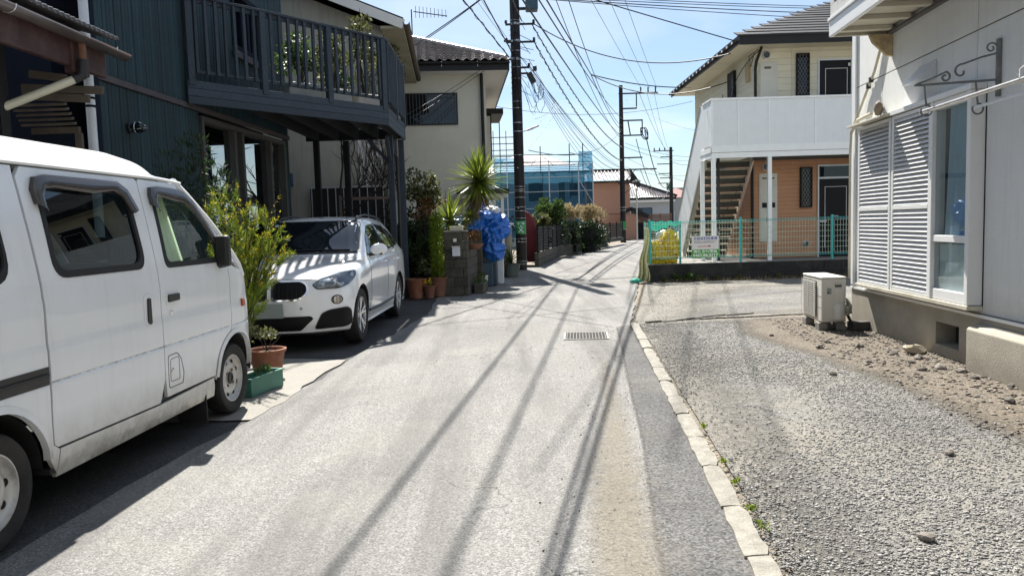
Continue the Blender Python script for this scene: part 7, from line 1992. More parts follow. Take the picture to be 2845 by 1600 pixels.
for z, x1, x0 in ((10.05, 2.5, -.15), (9.05, 1.05, -.1), (8.25, 1.45, -.1), (7.25, 1.4, -.1), (5.75, 1.4, -.1), (4.95, 2.35, -.1), (4.02, 1.1, -.3)):
    MB().b2((x0, -.05, z - .045), (x1, .05, z + .045)).build('cross_arm', M['iron'], p2)
for x, z0, z1 in ((1.05, 9.05, 10.05), (1.42, 7.25, 8.3), (.6, 7.3, 8.25)): mb = MB(); mb.bar((x - (.15 if x == .6 else 0), 0, z1), (x, 0, z0), .07); mb.build('arm_strut', M['iron'], p2)
for x in (1.35, 1.85, 2.35): MB().b2((x - .04, -.04, 10.05), (x + .04, .04, 10.45)).build('insulator', M['iron'], p2)
mb = MB(); mb.bar((.15, 0, 4.1), (.95, 0, 5.0), .05); mb.bar((.1, 0, 3.3), (.95, 0, 4.0), .05); mb.build('arm_strut', M['iron'], p2); MB().b2((.95, -.12, 3.75), (1.2, .12, 4.1)).build('switch_box', M['iron'], p2)
mb = MB(); mb.tube([(1.55 + .25 * math.sin(t), 0, 7.35 + .4 * math.cos(t * 1.1)) for t in np.linspace(0, 12, 30)], .035, 5); mb.build('loose_wiring', M['cable'], p2)
for z in (.9, 2.2, 2.4): mb = MB(); mb.lathe([(.19, z - .02), (.215, z - .02), (.215, z + .02), (.19, z + .02)], 16); mb.build('steel_band', M['band'], p2)
MB().b2((-.17, -.24, .95), (.17, -.21, 1.45)).build('route_sign', M['route_green'], p2)
p3 = empty('utility_pole', (18.75, 88, -.2), 0, 'small distant utility pole carrying a green box by the grey house', 'utility pole')
mb = MB(); mb.lathe([(.26, 0), (.17, 10), (.0001, 10)], 12); mb.build('shaft', M['pole_dark'], p3, smooth=True)
for z, a, b in ((9.6, -2.0, .3), (8.9, -1.2, .2), (8.1, -1.6, .2), (7.0, -1.4, .1), (6.5, -1.3, .2), (5.9, -1.5, .1)): MB().b2((a, -.06, z - .05), (b, .06, z + .05)).build('cross_arm', M['iron'], p3)
MB().b2((-.55, -.35, 5.1), (-.15, .1, 5.9)).build('transformer', mat('green_box', (.03, .10, .06), .5), p3, bevel=.05)
for x in (-1.9, -1.3, -.7): MB().b2((x - .06, -.05, 9.6), (x + .06, .05, 9.95)).build('insulator', M['iron'], p3)
tp_ = empty('thin_steel_pole', (9.38, 56, 0), 0, 'thin grey steel pole standing right of the second utility pole', 'pole')
mb = MB(); mb.tube([(0, 0, 0), (0, 0, 4.45)], .05, 8); mb.build('shaft', M['galv'], tp_); mb = MB(); mb.tube([(-.3, 0, 4.3), (0, 0, 4.45), (.3, 0, 4.35)], .05, 6); mb.build('bracket', M['galv'], tp_)
# wires
WIRES = [
    ('thick wrapped cable coming overhead from the camera side to the left of the utility pole', [0.22, 24.0, 6.75], [-3.94, -9.0, 7.07], 0.019, 0.05),
    ('overhead cable that meets the utility pole from the near side behind the transformer', [0.55, 24.0, 7.7], [-3.59, -9.0, 7.48], 0.018, 0.1),
    ('thick cable bundle running down from the top of the sky to the branching joint', [2.88, 26.0, 6.39], [-3.45, -9.0, 3.96], 0.017, 0.0),
    ('upper branch cable from the sky joint to the apartment roof corner', [2.88, 26.0, 6.39], [6.37, 26.5, 5.95], 0.018, 0.12),
    ('lower sagging branch cable from the sky joint to the apartment side wall', [2.88, 26.0, 6.39], [6.48, 22.3, 5.38], 0.017, 0.5),
    ('steep branch cable from the sky joint down to the second pole', [2.88, 26.0, 6.39], [7.82, 52.0, 7.55], 0.016, 0.3),
    ('long cable crossing the sky to the second pole, leftmost of the overhead pair', [7.81, 52.0, 7.15], [-3.31, -9.0, 3.85], 0.015, 0.5),
    ('long cable crossing the sky to the second pole, rightmost of the overhead pair', [7.86, 52.0, 8.34], [-3.38, -9.0, 4.02], 0.014, 0.6),
    ('cable sagging from the utility pole top to the apartment eave', [0.95, 24.0, 7.58], [6.02, 20.6, 5.8], 0.017, 0.62),
    ('cable slanting from the top edge down to the apartment roof corner', [5.96, 19.9, 5.95], [-15.2, 13.0, 10.61], 0.014, 0.05),
    ('main cable from the utility pole bracket to the second pole', [0.93, 24.0, 7.03], [7.78, 52.0, 5.54], 0.026, 0.7),
    ('twisted cable above the main cable between the two poles', [0.86, 24.0, 7.59], [7.8, 52.0, 6.43], 0.024, 0.6),
    ('lower telephone bundle from the utility pole boxes to the far pink house', [0.73, 24.0, 6.35], [8.72, 60.0, 5.72], 0.024, 0.5),
    ('thin telephone wire beside the lower bundle between pole and pink house', [0.73, 24.0, 6.53], [8.53, 60.0, 5.57], 0.01, 0.9),
    ('left one of three thin power lines ending on the second pole crossarm', [9.16, 52.0, 10.32], [-1.2, 12.0, 9.63], 0.011, 0.1),
    ('middle one of three thin power lines ending on the second pole crossarm', [9.7, 52.0, 10.36], [-0.39, 12.0, 9.56], 0.011, 0.1),
    ('right one of three thin power lines ending on the second pole crossarm', [10.18, 52.0, 10.34], [0.29, 12.0, 9.54], 0.011, 0.1),
    ('straight thick stay cable from the utility pole to the upper left sky', [0.35, 24.0, 6.32], [-3.97, 15.0, 9.92], 0.022, 0),
    ('upper drop wire over the tan house roof from the top edge', [-2.68, 20.0, 5.92], [0.47, 15.5, 6.56], 0.012, 0.05),
    ('lower drop wire over the tan house roof from the top edge', [-2.41, 22.6, 6.82], [0.28, 16.5, 6.76], 0.012, 0.05),
    ('upper thin service wire slanting across the tan house wall', [-0.1, 23.4, 6.54], [-2.68, 20.5, 4.43], 0.008, 0.05),
    ('lower thin service wire slanting across the tan house wall', [-0.15, 23.4, 6.43], [-2.6, 20.5, 4.32], 0.008, 0.05),
    ('topmost of the four lines running to the right across the top of the sky', [-1.08, 25.2, 9.05], [16.9, 34.5, 10.55], 0.014, 0.1),
    ('second of the four lines running to the right across the top of the sky', [-1.08, 25.2, 8.97], [16.9, 34.5, 10.46], 0.014, 0.1),
    ('third of the four lines running to the right across the top of the sky', [-1.08, 25.2, 8.95], [16.9, 34.5, 10.22], 0.018, 0.1),
    ('lowest of the four lines running to the right across the top of the sky', [-1.08, 25.2, 8.96], [16.9, 34.5, 9.95], 0.014, 0.1),
    ('faint wire from the tan house to the apartment behind the pole', [-0.36, 24.5, 5.2], [6.54, 27.0, 5.56], 0.007, 0.35),
    ('faint wire from the utility pole to the upper part of the second pole', [0.66, 24.3, 3.77], [7.71, 52.0, 7.55], 0.014, 0.7),
    ('left thin power line between the second pole and the far pole', [8.97, 52.0, 10.11], [18.72, 88.0, 8.92], 0.016, 0.6),
    ('middle thin power line between the second pole and the far pole', [9.5, 52.0, 10.1], [18.71, 88.0, 8.24], 0.012, 0.6),
    ('right thin power line between the second pole and the far pole', [9.99, 52.0, 10.08], [18.72, 88.0, 8.92], 0.012, 0.6),
    ('thick bundled cable between the second pole and the far pole', [9.33, 52.0, 7.5], [18.69, 88.0, 6.19], 0.05, 2.2),
    ('sagging telephone cable between the second pole and the far pole', [8.73, 52.0, 6.99], [18.54, 88.0, 5.28], 0.035, 2.6),
    ('lower sagging cable between the second pole and the far pole', [8.97, 52.0, 4.97], [18.54, 88.0, 5.28], 0.03, 1.8),
    ('cable from the second pole passing the far pole to the right', [7.91, 52.0, 6.48], [19.7, 82.0, 7.7], 0.02, 0.3),
    ('cable from the far pole to the right behind the apartment stair', [18.71, 88.0, 8.24], [23.07, 95.0, 8.35], 0.03, 0.3),
    ('thin wire from the second pole to the right over the apartment rail', [7.97, 52.0, 6.74], [15.36, 60.0, 6.3], 0.012, 0.3),
    ('topmost telephone strand of the fan below the splice boxes', [0.82, 24.0, 6.19], [8.66, 60.0, 5.85], 0.009, 0.35),
    ('second telephone strand of the fan below the splice boxes', [0.86, 24.0, 6.08], [8.72, 60.0, 5.69], 0.009, 0.57),
    ('third telephone strand of the fan below the splice boxes', [0.89, 24.0, 5.97], [8.78, 60.0, 5.54], 0.009, 0.79),
    ('fourth telephone strand of the fan below the splice boxes', [0.92, 24.0, 5.86], [8.84, 60.0, 5.38], 0.009, 1.01),
    ('fifth telephone strand of the fan below the splice boxes', [0.96, 24.0, 5.75], [8.9, 60.0, 5.22], 0.009, 1.23),
    ('lowest telephone strand of the fan below the splice boxes', [0.99, 24.0, 5.63], [8.96, 60.0, 5.06], 0.009, 1.4500000000000002),
    ('right one of two thin lines left of the wrapped cable at the top', [0.36, 24.0, 6.76], [-0.89, 17.0, 6.98], 0.006, 0.02),
    ('left one of two thin lines left of the wrapped cable at the top', [0.35, 24.0, 6.67], [-1.06, 17.0, 7.03], 0.006, 0.02),
    ('right of two slim cables beside the overhead pair to the second pole', [7.82, 52.0, 7.87], [1.32, 20.0, 8.35], 0.014, 0.9),
    ('left of two slim cables beside the overhead pair to the second pole', [7.81, 52.0, 6.96], [0.76, 20.0, 8.89], 0.014, 0.9),
    ('upper thin drop wire from the second pole towards the apartment side', [8.02, 52.0, 9.67], [10.04, 40.0, 6.01], 0.011, 0.3),
    ('middle thin drop wire from the second pole towards the apartment side', [7.95, 52.0, 5.81], [12.77, 48.0, 3.45], 0.011, 0.3),
    ('lower thin drop wire from the second pole towards the apartment side', [7.94, 52.0, 5.14], [13.44, 56.0, 4.7], 0.011, 0.3),
    ('first of the thin wires dropping from the splice towards the pole foot', [1.75, 28.0, 5.86], [0.75, 24.6, 4.41], 0.006, 0.1),
    ('second of the thin wires dropping from the splice towards the pole foot', [1.85, 28.0, 5.82], [0.89, 24.6, 4.78], 0.006, 0.1),
    ('third of the thin wires dropping from the splice towards the pole foot', [1.97, 28.0, 5.76], [0.67, 24.6, 3.88], 0.006, 0.1),
]

for lb_, a, b, r_, sag in WIRES:
    a, b = Vector(a), Vector(b); n = 26
    mb = MB(); tw = r_ >= .02
    pts = [a.lerp(b, t) - Vector((0, 0, sag * 4 * t * (1 - t))) for t in np.linspace(0, 1, n)]
    mb.tube(pts, r_ * (.75 if tw else 1), 6, cap=False)
    if tw and b.y < 60:     # lashing spiralled round the bundle
        L_ = (b - a).length; k = int(min(700, L_ * 9)); d = (b - a).normalized(); x = d.cross(Vector((0, 0, 1))).normalized(); y = x.cross(d)
        mb.tube([a.lerp(b, t) - Vector((0, 0, sag * 4 * t * (1 - t))) + (x * math.cos(t * L_ * 9) + y * math.sin(t * L_ * 9)) * r_ * (1.5 + .9 * mnoise.noise((t * 60, 1, r_ * 90))) for t in np.linspace(0, 1, k)], r_ * .42, 4, cap=False)
    tag(mb.build('overhead_cable', M['cable'], smooth='all', recalc=False), lb_, 'cable', 'overhead cables')

# ------------------------------------------------------------------ beyond the pole: wall, hedges, scaffolded house, far houses
gw = empty('garden_wall', (.86, 25.4, 0), 0, 'low grey block wall carrying a dark slatted fence past the utility pole', 'wall')
pa = [(0, 0), (1.05, 6.6), (3.6, 14.8), (6.3, 23)]
for (ax, ay), (bx_, by_) in zip(pa, pa[1:]):
    d = Vector((bx_ - ax, by_ - ay, 0)); L_ = d.length; d.normalize(); nb = int(L_ / .62)
    for r_ in range(2):
        for k in range(nb):
            if ay > 8 and r_ == 0 and k > 4: continue
            p = Vector((ax, ay, 0)) + d * (L_ * k / nb); q = p + d * (L_ / nb - .012)
            mb = MB(); mb.bar(p + Vector((0, 0, .12 + r_ * .235)), q + Vector((0, 0, .12 + r_ * .235)), .14, .222); mb.build('block', M['block'], gw)
sf2 = empty('slat_fence', (.90, 25.45, 0), 0, 'dark horizontal slat fence on the low wall beside the lane bend', 'fence')
M['slat_dark'] = mat('slat_dark', (.010, .010, .011), .7, spec=.15, var=.2, orand=.2)
for (ax, ay), (bx_, by_) in zip(pa, pa[1:]):
    for k in range(8):
        z = .56 + k * .105
        mb = MB(); mb.bar((ax, ay, z), (bx_, by_, z), .02, .085); mb.build('slat', M['slat_dark'], sf2)
    for t in np.linspace(0, .98, 5):
        x, y = ax + (bx_ - ax) * t, ay + (by_ - ay) * t; MB().b2((x - .03, y - .03, .45), (x + .03, y + .03, 1.42)).build('fence_post', M['slat_dark'], sf2)
M['maroon'] = mat('maroon', (.16, .006, .012), .5, var=.2, scale=4)
mb = MB(); mb.prism([(-.42, .1), (.22, .1), (.24, 1.2), (.20, 1.45), (.10, 1.68), (-.04, 1.85), (-.2, 1.92), (-.42, 1.92)], lambda u, v, t: (.70 + u, 26.6 + t, v), .5); tag(mb.build('red_cover', M['maroon'], bevel=.05), 'dark red round shouldered cover just behind the utility pole', 'cover')
for i, (x, y, zc, rx_, rz_, m_, n, lb_, nm) in enumerate(((1.85, 33, 1.95, .85, .55, 'leaf_green', 2600, 'bright green bushy shrub behind the slat fence, left of the straw coloured ones', 'shrub'), (2.75, 35, 1.85, .62, .5, 'leaf_straw', 1900, 'straw coloured feathery shrub behind the slat fence, the middle one', 'shrub'),
        (4.15, 38, 1.8, .85, .5, 'leaf_straw', 2400, 'straw coloured feathery shrub nearest the lane, right of its twin', 'shrub'), (1.1, 29, 1.5, .4, .6, 'leaf_olive', 700, 'sparse pale twiggy shrub just right of the utility pole', 'shrub'))):
    b_ = empty('garden_shrub', (x, y, 0), 0, lb_, nm)
    foliage('foliage', clumps_in(0, 0, zc, rx_ * .8, rx_ * .6, rz_ * .8, 16, rx_ * .3), n, .16 if 'straw' in m_ else .13, .035 if 'straw' in m_ else .07, M[m_], b_, up=.7)
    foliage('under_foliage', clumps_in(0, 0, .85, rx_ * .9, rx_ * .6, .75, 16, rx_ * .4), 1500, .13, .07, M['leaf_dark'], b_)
    stems('stem', (0, 0, 0), [(rnd.uniform(-rx_, rx_) * .5, 0, zc) for _ in range(5)], .03, M['twig'], b_)
hg = empty('dark_hedge', (2.7, 36.6, 0), R(20), 'dark clipped hedge behind the slat fence under the scaffolding', 'hedge')
foliage('foliage', clumps_in(0, 0, .8, 1.7, .45, .8, 60, .32), 9000, .12, .07, M['leaf_dark'], hg); MB().b2((-1.5, -.1, 0), (1.5, .1, 1.1)).build('hedge_core', M['deck_dark'], hg)
M['far_white'] = mat('far_white', (.55, .57, .57), .8, var=.05); M['far_roof'] = mat('far_roof', (.50, .46, .45), .6, var=.06, stretch=(.3, 6, 6), scale=3)
M['tube_steel'] = mat('tube_steel', (.42, .45, .48), .4, metal=.5)
M['blue_net'] = bpy.data.materials.new('blue_net'); M['blue_net'].use_nodes = True
t_ = M['blue_net'].node_tree; t_.nodes.clear(); o_ = N(t_, 'ShaderNodeOutputMaterial'); df = N(t_, 'ShaderNodeBsdfDiffuse'); df.inputs[0].default_value = (.04, .115, .165, 1); tl = N(t_, 'ShaderNodeBsdfTranslucent'); tl.inputs[0].default_value = (.045, .15, .23, 1)
trn = N(t_, 'ShaderNodeBsdfTransparent'); trn.inputs[0].default_value = (.42, .62, .78, 1); m1 = N(t_, 'ShaderNodeMixShader'); m1.inputs[0].default_value = .5; m2 = N(t_, 'ShaderNodeMixShader'); m2.inputs[0].default_value = .52
t_.links.new(df.outputs[0], m1.inputs[1]); t_.links.new(tl.outputs[0], m1.inputs[2]); t_.links.new(m1.outputs[0], m2.inputs[1]); t_.links.new(trn.outputs[0], m2.inputs[2]); t_.links.new(m2.outputs[0], o_.inputs[0])
hs = empty('scaffolded_house', (2.0, 49.2, 0), 0, 'pale house wrapped in scaffolding and blue netting beyond the hedge', 'house')
MB().b2((-3.4, 0, 0), (2.9, 7, 4.75)).build('wall', M['far_white'], hs)
mb = MB(); mb.add([(-3.9, -.5, 4.75), (3.3, -.5, 4.75), (3.3, 7.5, 4.75), (-3.9, 7.5, 4.75), (-1.6, 3, 6.1), (.4, 3, 6.1)], [(0, 1, 5, 4), (1, 2, 5), (2, 3, 4, 5), (3, 0, 4), (3, 2, 1, 0)]); mb.build('roof', M['far_roof'], hs)
for k in range(9): MB().b2((-3.9 + .24 * k, -.5 + .37 * k, 4.76 + .142 * k), (3.3 - .31 * k, -.48 + .37 * k, 4.785 + .142 * k)).build('roof_course', M['far_roof'], hs)
for x0, x1, z0, z1 in ((-.75, .2, 2.9, 4.1), (1.2, 1.6, 2.9, 4.1), (-.75, .2, .6, 1.9), (1.9, 2.4, 3.2, 4.2)):
    w = MB().b2((x0 - .07, -.04, z0 - .07), (x1 + .07, -.001, z1 + .07)).build('window', M['eave_white'], hs); MB().b2((x0, -.06, z0), (x1, -.041, z1)).build('pane', M['pane_dark'], w)
sc_ = empty('scaffolding', (2.0, 48.0, 0), 0, 'steel tube scaffolding with blue debris nets around the far house', 'scaffolding')
for x in (-2.9, -2.1, -1.35, .55, 2.4, 3.3):
    mb = MB(); mb.tube([(x, 0, 0), (x, 0, 5.25 if x > -1.2 else 7.3)], .035, 6); mb.build('upright', M['tube_steel'], sc_)
for x, z in ((.05, 6.35), (1.9, 6.45), (2.75, 6.45), (-2.5, 7.9)): mb = MB(); mb.tube([(x, .6, 3.0), (x, .6, z)], .035, 6); mb.build('upright', M['iron'], sc_)
for z in (1.35, 2.4, 3.45, 4.35, 5.1): mb = MB(); mb.tube([(-3, -.02, z), (3.3, -.02, z)], .028, 6); mb.build('ledger', M['tube_steel'], sc_)
for z in (5.85, 5.4): mb = MB(); mb.tube([(-3, .6, z), (3.3, .6, z - .1)], .03, 6); mb.build('ledger', M['iron'], sc_)
for z in (5.3, 5.7, 6.1, 6.5, 6.9): mb = MB(); mb.tube([(-3.1, -.02, z), (-1.3, -.02, z)], .028, 6); mb.build('ledger', M['iron'], sc_)
for a, b in (((.05, .6, 5.85), (-.6, .6, 5.1)), ((.05, .6, 5.85), (.9, .6, 5.1)), ((2.4, 0, 4.2), (3.3, 0, 2.6)), ((1.9, .6, 5.9), (3.2, .6, 5.5))): mb = MB(); mb.tube([a, b], .025, 5); mb.build('brace', M['tube_steel'], sc_)
for x0, x1, z1 in ((-1.3, .53, 5.05), (.57, 2.38, 5.05), (2.42, 3.3, 5.9), (-2.9, -1.37, 5.6)):
    mb = MB(); mb.grid(lambda a, b: (x0 + (x1 - x0) * a, .06 + .03 * math.sin(a * 9 + b * 4), .6 + (z1 - .6) * b), 12, 10); mb.build('net', M['blue_net'], sc_, smooth='all')
mb = MB(); mb.grid(lambda a, b: (3.32, .05 + a * 4, .6 + 4.6 * b), 8, 8); mb.build('net', M['blue_net'], sc_)
def wavy_roof(name, P00, P10, P01, P11, nw, parent, amp=.05, m='far_tile'):
    P00, P10, P01, P11 = map(Vector, (P00, P10, P01, P11)); up_ = (P10 - P00).cross(P01 - P00).normalized()
    if up_.z < 0: up_ = -up_
    nr = max(3, int((P01 - P00).length / .28))
    def f(a, b):
        q = (P00.lerp(P10, a)).lerp(P01.lerp(P11, a), b); fr = (b * nr) % 1.0
        u = a * (P10 - P00).length
        return tuple(q + up_ * (amp * math.sin(q.x * 2 * math.pi / .30) + .04 * (1 - fr)))
    mb = MB(); mb.grid(f, nw, nr * 2); return mb.build(name, M[m], parent, smooth='all')
M['far_tile'] = mat('far_tile', (.20, .175, .17), .25, var=.15, spec=.9, coat=.5)
M['pink_wall'] = mat('pink_wall', (.40, .22, .15), .85, var=.05); M['grey_wall'] = mat('grey_wall', (.40, .42, .43), .85, var=.05)
ph = empty('pink_house', (6.78, 62, 0), 0, 'salmon pink house with dark wavy tile roof behind the second pole', 'house')
MB().b2((-1.0, 0, 0), (3.05, 7, 4.62)).build('wall', M['pink_wall'], ph); MB().b2((-1.0, -.02, 2.05), (2.4, -.002, 2.09)).build('wall_joint', M['dark_trim'], ph)
MB().b2((-1.4, -.55, 4.60), (3.75, .0, 4.74)).build('fascia', M['dark_trim'], ph)
wavy_roof('roof', (-1.4, -.55, 4.78), (3.8, -.55, 4.78), (-1.4, 2.2, 5.72), (3.0, 2.2, 5.72), 160, ph); MB().b2((-1.4, 2.1, 5.68), (3.05, 2.4, 5.86)).build('ridge', M['dark_trim'], ph)
mb = MB(); mb.prism([(3.051, 4.62), (3.051, 5.7), (3.75, 4.70)], lambda u, v, t: (u, -.4 + t, v), 2.6); mb.build('gable_edge', M['dark_trim'], ph)
pr = empty('porch', (0, 0, 0)); pr.parent = ph
MB().b2((2.25, -2.2, 0), (3.25, -.01, 2.0)).build('wall', M['pink_wall'], pr)
for s_ in (0, 1): mb = MB(); mb.bar((2.05 + 0 * s_, -2.35 + s_ * .2, 2.12), (2.75, -2.35 + s_ * .2, 2.42), .3, .14, up=(0, 1, 0)); mb.bar((2.72, -2.35 + s_ * .2, 2.42), (4.1, -2.35 + s_ * .2, 1.78), .3, .14, up=(0, 1, 0)); mb.build('porch_roof', M['dark_trim'], pr)
k6 = 100 / 75
gh = empty('grey_house', (16.0, 100, 0), 0, 'grey rendered house with white fascia and dark sliding window down the lane', 'house')
MB().b2((-1.6, 0, 0), (5.6, 6, 4.0)).build('wall', M['grey_wall'], gh); MB().b2((-2.0, -.6, 3.86), (5.7, -.02, 4.16)).build('fascia', M['eave_white'], gh); MB().b2((-2.0, -.65, 4.18), (5.8, -.02, 4.5)).build('gutter', M['dark_trim'], gh)
wavy_roof('roof', (-2.0, -.62, 4.52), (5.8, -.62, 4.52), (-1.0, 2.6, 6.7), (.6, 2.6, 6.7), 150, gh)
mb = MB(); mb.bar((.6, 2.6, 6.75), (5.9, -.6, 4.6), .3, .3); mb.build('hip', M['dark_trim'], gh)
w = MB().b2((.0, -.1, 1.35), (2.75, -.001, 3.15)).build('window', M['dark_trim'], gh); MB().b2((.1, -.12, 1.45), (1.35, -.101, 3.05)).build('pane', M['pane_dark'], w); MB().b2((1.45, -.12, 1.45), (2.65, -.101, 3.05)).build('shutter', mat('far_shutter', (.05, .09, .13), .5), w)
MB().b2((-1.6, -.05, .0), (5.6, -.002, .55)).build('dark_base', M['dark_trim'], gh)
g2 = empty('far_grey_house', (22.6, 104, 0), 0, 'small pale grey house with reddish roof right of the far pole', 'house')
MB().b2((-1.4, 0, 0), (2.9, 6, 4.6)).build('wall', M['grey_wall'], g2)
M['red_tile'] = mat('red_tile', (.38, .20, .17), .35, var=.15, coat=.4)
mb = MB(); mb.add([(-1.8, -.4, 4.5), (3.3, -.4, 4.5), (.7, 2.4, 5.9), (-1.8, 5, 4.5), (3.3, 5, 4.5)], [(0, 1, 2), (1, 4, 2), (4, 3, 2), (3, 0, 2)]); mb.build('roof', M['red_tile'], g2)
w = MB().b2((-.95, -.08, 1.0), (-.05, -.001, 2.6)).build('window', M['eave_white'], g2); MB().b2((-.78, -.1, 1.85), (-.22, -.081, 2.4)).build('pane', M['pane_dark'], w); MB().b2((-.78, -.1, 1.15), (-.22, -.081, 1.7)).build('pane', M['pane_dark'], w)
for i, (x, y, wd, h_, c_) in enumerate(((29, 125, 8, 5.2, 'far_white'), (-8, 95, 10, 5.5, 'grey_wall'), (-20, 110, 12, 5.8, 'far_white'), (40, 140, 12, 5.5, 'grey_wall'), (4, 120, 9, 4.8, 'grey_wall'))):
    f_ = empty('distant_house', (x, y, 0), .1 * (i % 3 - 1), ('distant white house far behind the apartment block', 'distant grey house far behind the tan house', 'distant white house hidden beyond the ivy house', 'farthest grey house on the right behind the apartments', 'distant grey house behind the scaffolding')[i], 'house')
    MB().b2((-wd / 2, 0, 0), (wd / 2, 7, h_)).build('wall', M[c_], f_); mb = MB(); mb.prism([(-wd / 2 - .5, h_), (wd / 2 + .5, h_), (wd / 2 - 2, h_ + 1.5), (-wd / 2 + 2, h_ + 1.5)], lambda u, v, t: (u, -.4 + t, v), 7.8); mb.build('roof', M['far_tile'], f_)
    w = MB().b2((-1, -.06, h_ - 2), (1, -.001, h_ - .8)).build('window', M['eave_white'], f_); MB().b2((-.9, -.08, h_ - 1.9), (.9, -.061, h_ - .9)).build('pane', M['pane_dark'], w)
for i, (x, y, wd, dp2, h_) in enumerate(((-9.3, -5.2, 8, 9, 5.8), (1.5, -21, 16, 7, 5.8))):  # unseen houses added behind the camera to block sky fill
    f_ = empty('sky_blocker_house', (x, y, 0), R(-3), ('unseen dark walled house by the shed, added to cut sky light', 'unseen house behind the viewpoint, added to cut sky light')[i], 'house')
    MB().b2((-wd / 2, -dp2 / 2, 0), (wd / 2, dp2 / 2, h_)).build('wall', M['navy' if i == 0 else 'beige'], f_); mb = MB(); mb.prism([(-wd / 2 - .5, h_), (wd / 2 + .5, h_), (wd / 2 - 2.4, h_ + 1.6), (-wd / 2 + 2.4, h_ + 1.6)], lambda u, v, t: (u, -dp2 / 2 - .4 + t, v), dp2 + .8); mb.build('roof', M['far_tile'], f_)
    w = MB().b2((-1, dp2 / 2 + .001, h_ - 2), (1, dp2 / 2 + .06, h_ - .8)).build('window', M['eave_white'], f_); MB().b2((-.9, dp2 / 2 + .061, h_ - 1.9), (.9, dp2 / 2 + .07, h_ - .9)).build('pane', M['pane_dark'], w)
# road works and fence at the end of the lane
wf = empty('brown_slat_fence', (10.0, 60, 0), 0, 'brown horizontal slat fence at the far end of the lane', 'fence')
M['brown_slat'] = mat('brown_slat', (.16, .075, .045), .7, var=.2, orand=.15)
for k in range(7): MB().b2((0.05, 0, 1.30 + k * .095), (2.8, .03, 1.375 + k * .095)).build('slat', M['brown_slat'], wf)
for x in (.02, .95, 1.9, 2.78): MB().b2((x - .03, .031, 0), (x + .03, .08, 2.0)).build('fence_post', M['brown_slat'], wf)
MB().b2((0, .1, 0), (2.8, .15, 1.3)).build('lower_board', M['deck_dark'], wf)
tk = empty('parked_truck', (10.6, 66, 0), 0, 'dark fronted small truck standing by the road works far down the lane', 'truck')
MB().b2((-.75, 0, .35), (.75, 1.5, 1.5)).build('cab', M['dark_trim'], tk, bevel=.12); MB().b2((-.6, -.02, .95), (.6, .02, 1.4)).build('windscreen', M['pane_house'], tk); MB().b2((-.8, 1.5, .4), (.8, 4, 1.2)).build('cargo_bed', M['dark_trim'], tk)
for s_ in (-.6, .6):
    for y in (.5, 3.2): mb = MB(); mb.lathe([(.0001, -.1), (.32, -.1), (.32, .1), (.0001, .1)], 14, c=(s_, y, .32), axis='X'); mb.build('wheel', M['tyre'], tk)
cn_ = empty('traffic_cone', (11.35, 63.2, 0), 0, 'red and white traffic cone nearest the green fence', 'traffic cone', 'traffic cones at the road works')
M['cone_red'] = mat('cone_red', (.55, .02, .02), .5); M['cone_white'] = mat('cone_white', (.75, .72, .74), .5)
mb = MB(); mb.lathe([(.19, .03), (.15, .22)], 14); mb.lathe([(.11, .42), (.07, .62)], 14); mb.build('cone_body', M['cone_red'], cn_, smooth=True); mb = MB(); mb.lathe([(.15, .22), (.11, .42)], 14); mb.lathe([(.07, .62), (.03, .74), (.0001, .74)], 14); mb.build('white_band', M['cone_white'], cn_, smooth=True); MB().b2((-.2, -.2, 0), (.2, .2, .03)).build('cone_base', M['cone_red'], cn_)
copy_tree(cn_, None, 'red and white traffic cone between the barriers, left of the other', (10.8, 62.4, 0))
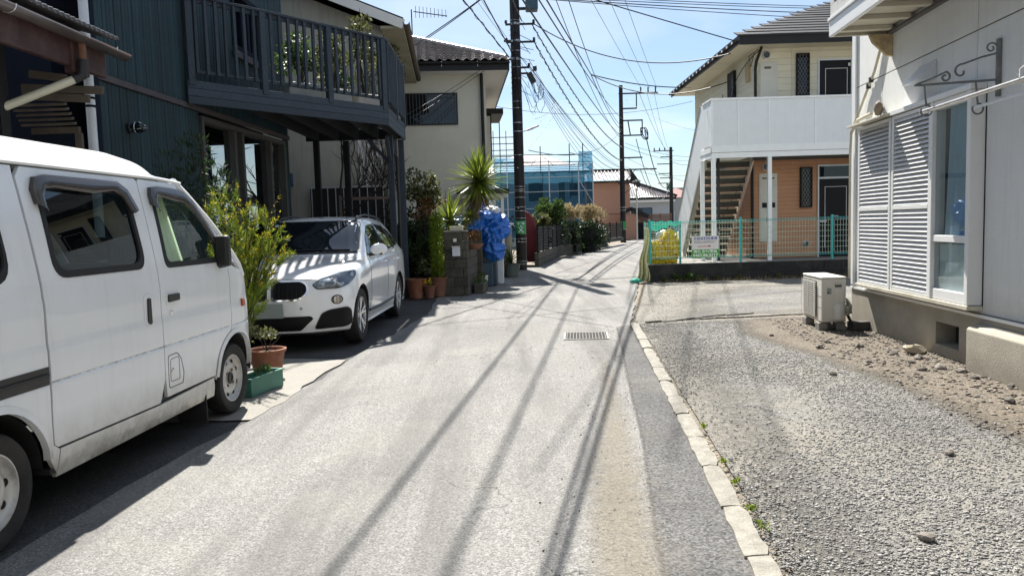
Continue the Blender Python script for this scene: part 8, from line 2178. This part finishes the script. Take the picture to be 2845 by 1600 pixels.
for i, (x, y) in enumerate(((9.7, 62.5), (10.35, 62.0))):
    br = empty('work_barrier', (x, y, 0), .2 * i, ('pink and white road works barrier, the left one', 'pink and white road works barrier nearest the cones')[i], 'barrier', 'road works barriers')
    MB().b2((-.3, 0, .45), (.3, .03, .75)).build('board', M['cone_white'], br)
    for k in range(3): MB().b2((-.25 + k * .2, -.005, .45), (-.15 + k * .2, -.001, .75)).build('stripe', M['cone_red'], br)
    for s_ in (-.27, .27): MB().b2((s_ - .02, -.02, 0), (s_ + .02, .05, .9)).build('leg', M['cone_white'], br)
ys_ = empty('yellow_site_sign', (10.55, 61.2, 0), 0, 'yellow tilted board among the road works', 'sign'); MB().box((0, 0, .95), (.42, .03, .65), M=ry(.25)).build('board', mat('site_yellow', (.55, .40, .03), .6), ys_); MB().b2((-.02, .02, 0), (.02, .06, .8)).build('leg', M['iron'], ys_)

# weeds ----------------------------------------------------------------
def weed(x, y, s, n, m_, lb_, grp):
    f_ = foliage('weed', clumps_in(0, 0, s * .4, s * .6, s * .6, s * .25, 4, s * .3), n, s * .5, s * .22, M[m_], None, up=1.0, loc=(x, y, 0)); tag(f_, lb_, 'weed', grp)
for i, y in enumerate((3.35, 3.55, 3.95, 4.28, 5.05)): weed(kx(y) + .085, y, .04, 60, 'leaf_lime', ('nearest yellow green weed tuft beside the concrete edging', 'second nearest weed tuft beside the concrete edging', 'middle one of the weed tufts beside the concrete edging', 'second farthest weed tuft beside the concrete edging', 'farthest weed tuft beside the concrete edging')[i], 'weeds along the edging')
for i, (x, s) in enumerate(((3.55, .10), (3.85, .16), (4.15, .18), (4.4, .12), (4.75, .10), (5.3, .12), (6.2, .11))): weed(x, 17.58, s, 140, 'leaf_green' if i in (1, 2) else 'leaf_olive', ('leftmost small weed at the corner of the fence wall', 'green weed clump below the yellow netting', 'biggest green weed clump below the parking notice', 'olive weed clump right of the biggest one', 'olive weed below the right end of the parking notice', 'olive weed below the second fence post', 'rightmost weed clump under the fence wall')[i], 'weeds under the fence wall')
gp = rng.random((900, 1)); P_ = np.stack([3.4 + 5.5 * rng.random(900), 17.62 - .35 * rng.random(900) ** 2, np.full(900, -.01)], 1); D_ = rng.normal(size=(900, 3)) * .4 + np.array([0, 0, 1.]); D_ /= np.linalg.norm(D_, axis=1)[:, None]
v, f = leaf_arrays(P_, D_, rng.uniform(.04, .12, 900), np.full(900, .006)); me = raw_mesh('dry_grass', v, f); me.materials.append(M['leaf_straw']); tag(link('dry_grass', me), 'thin dry grass fringe along the fence wall', kind='stuff')
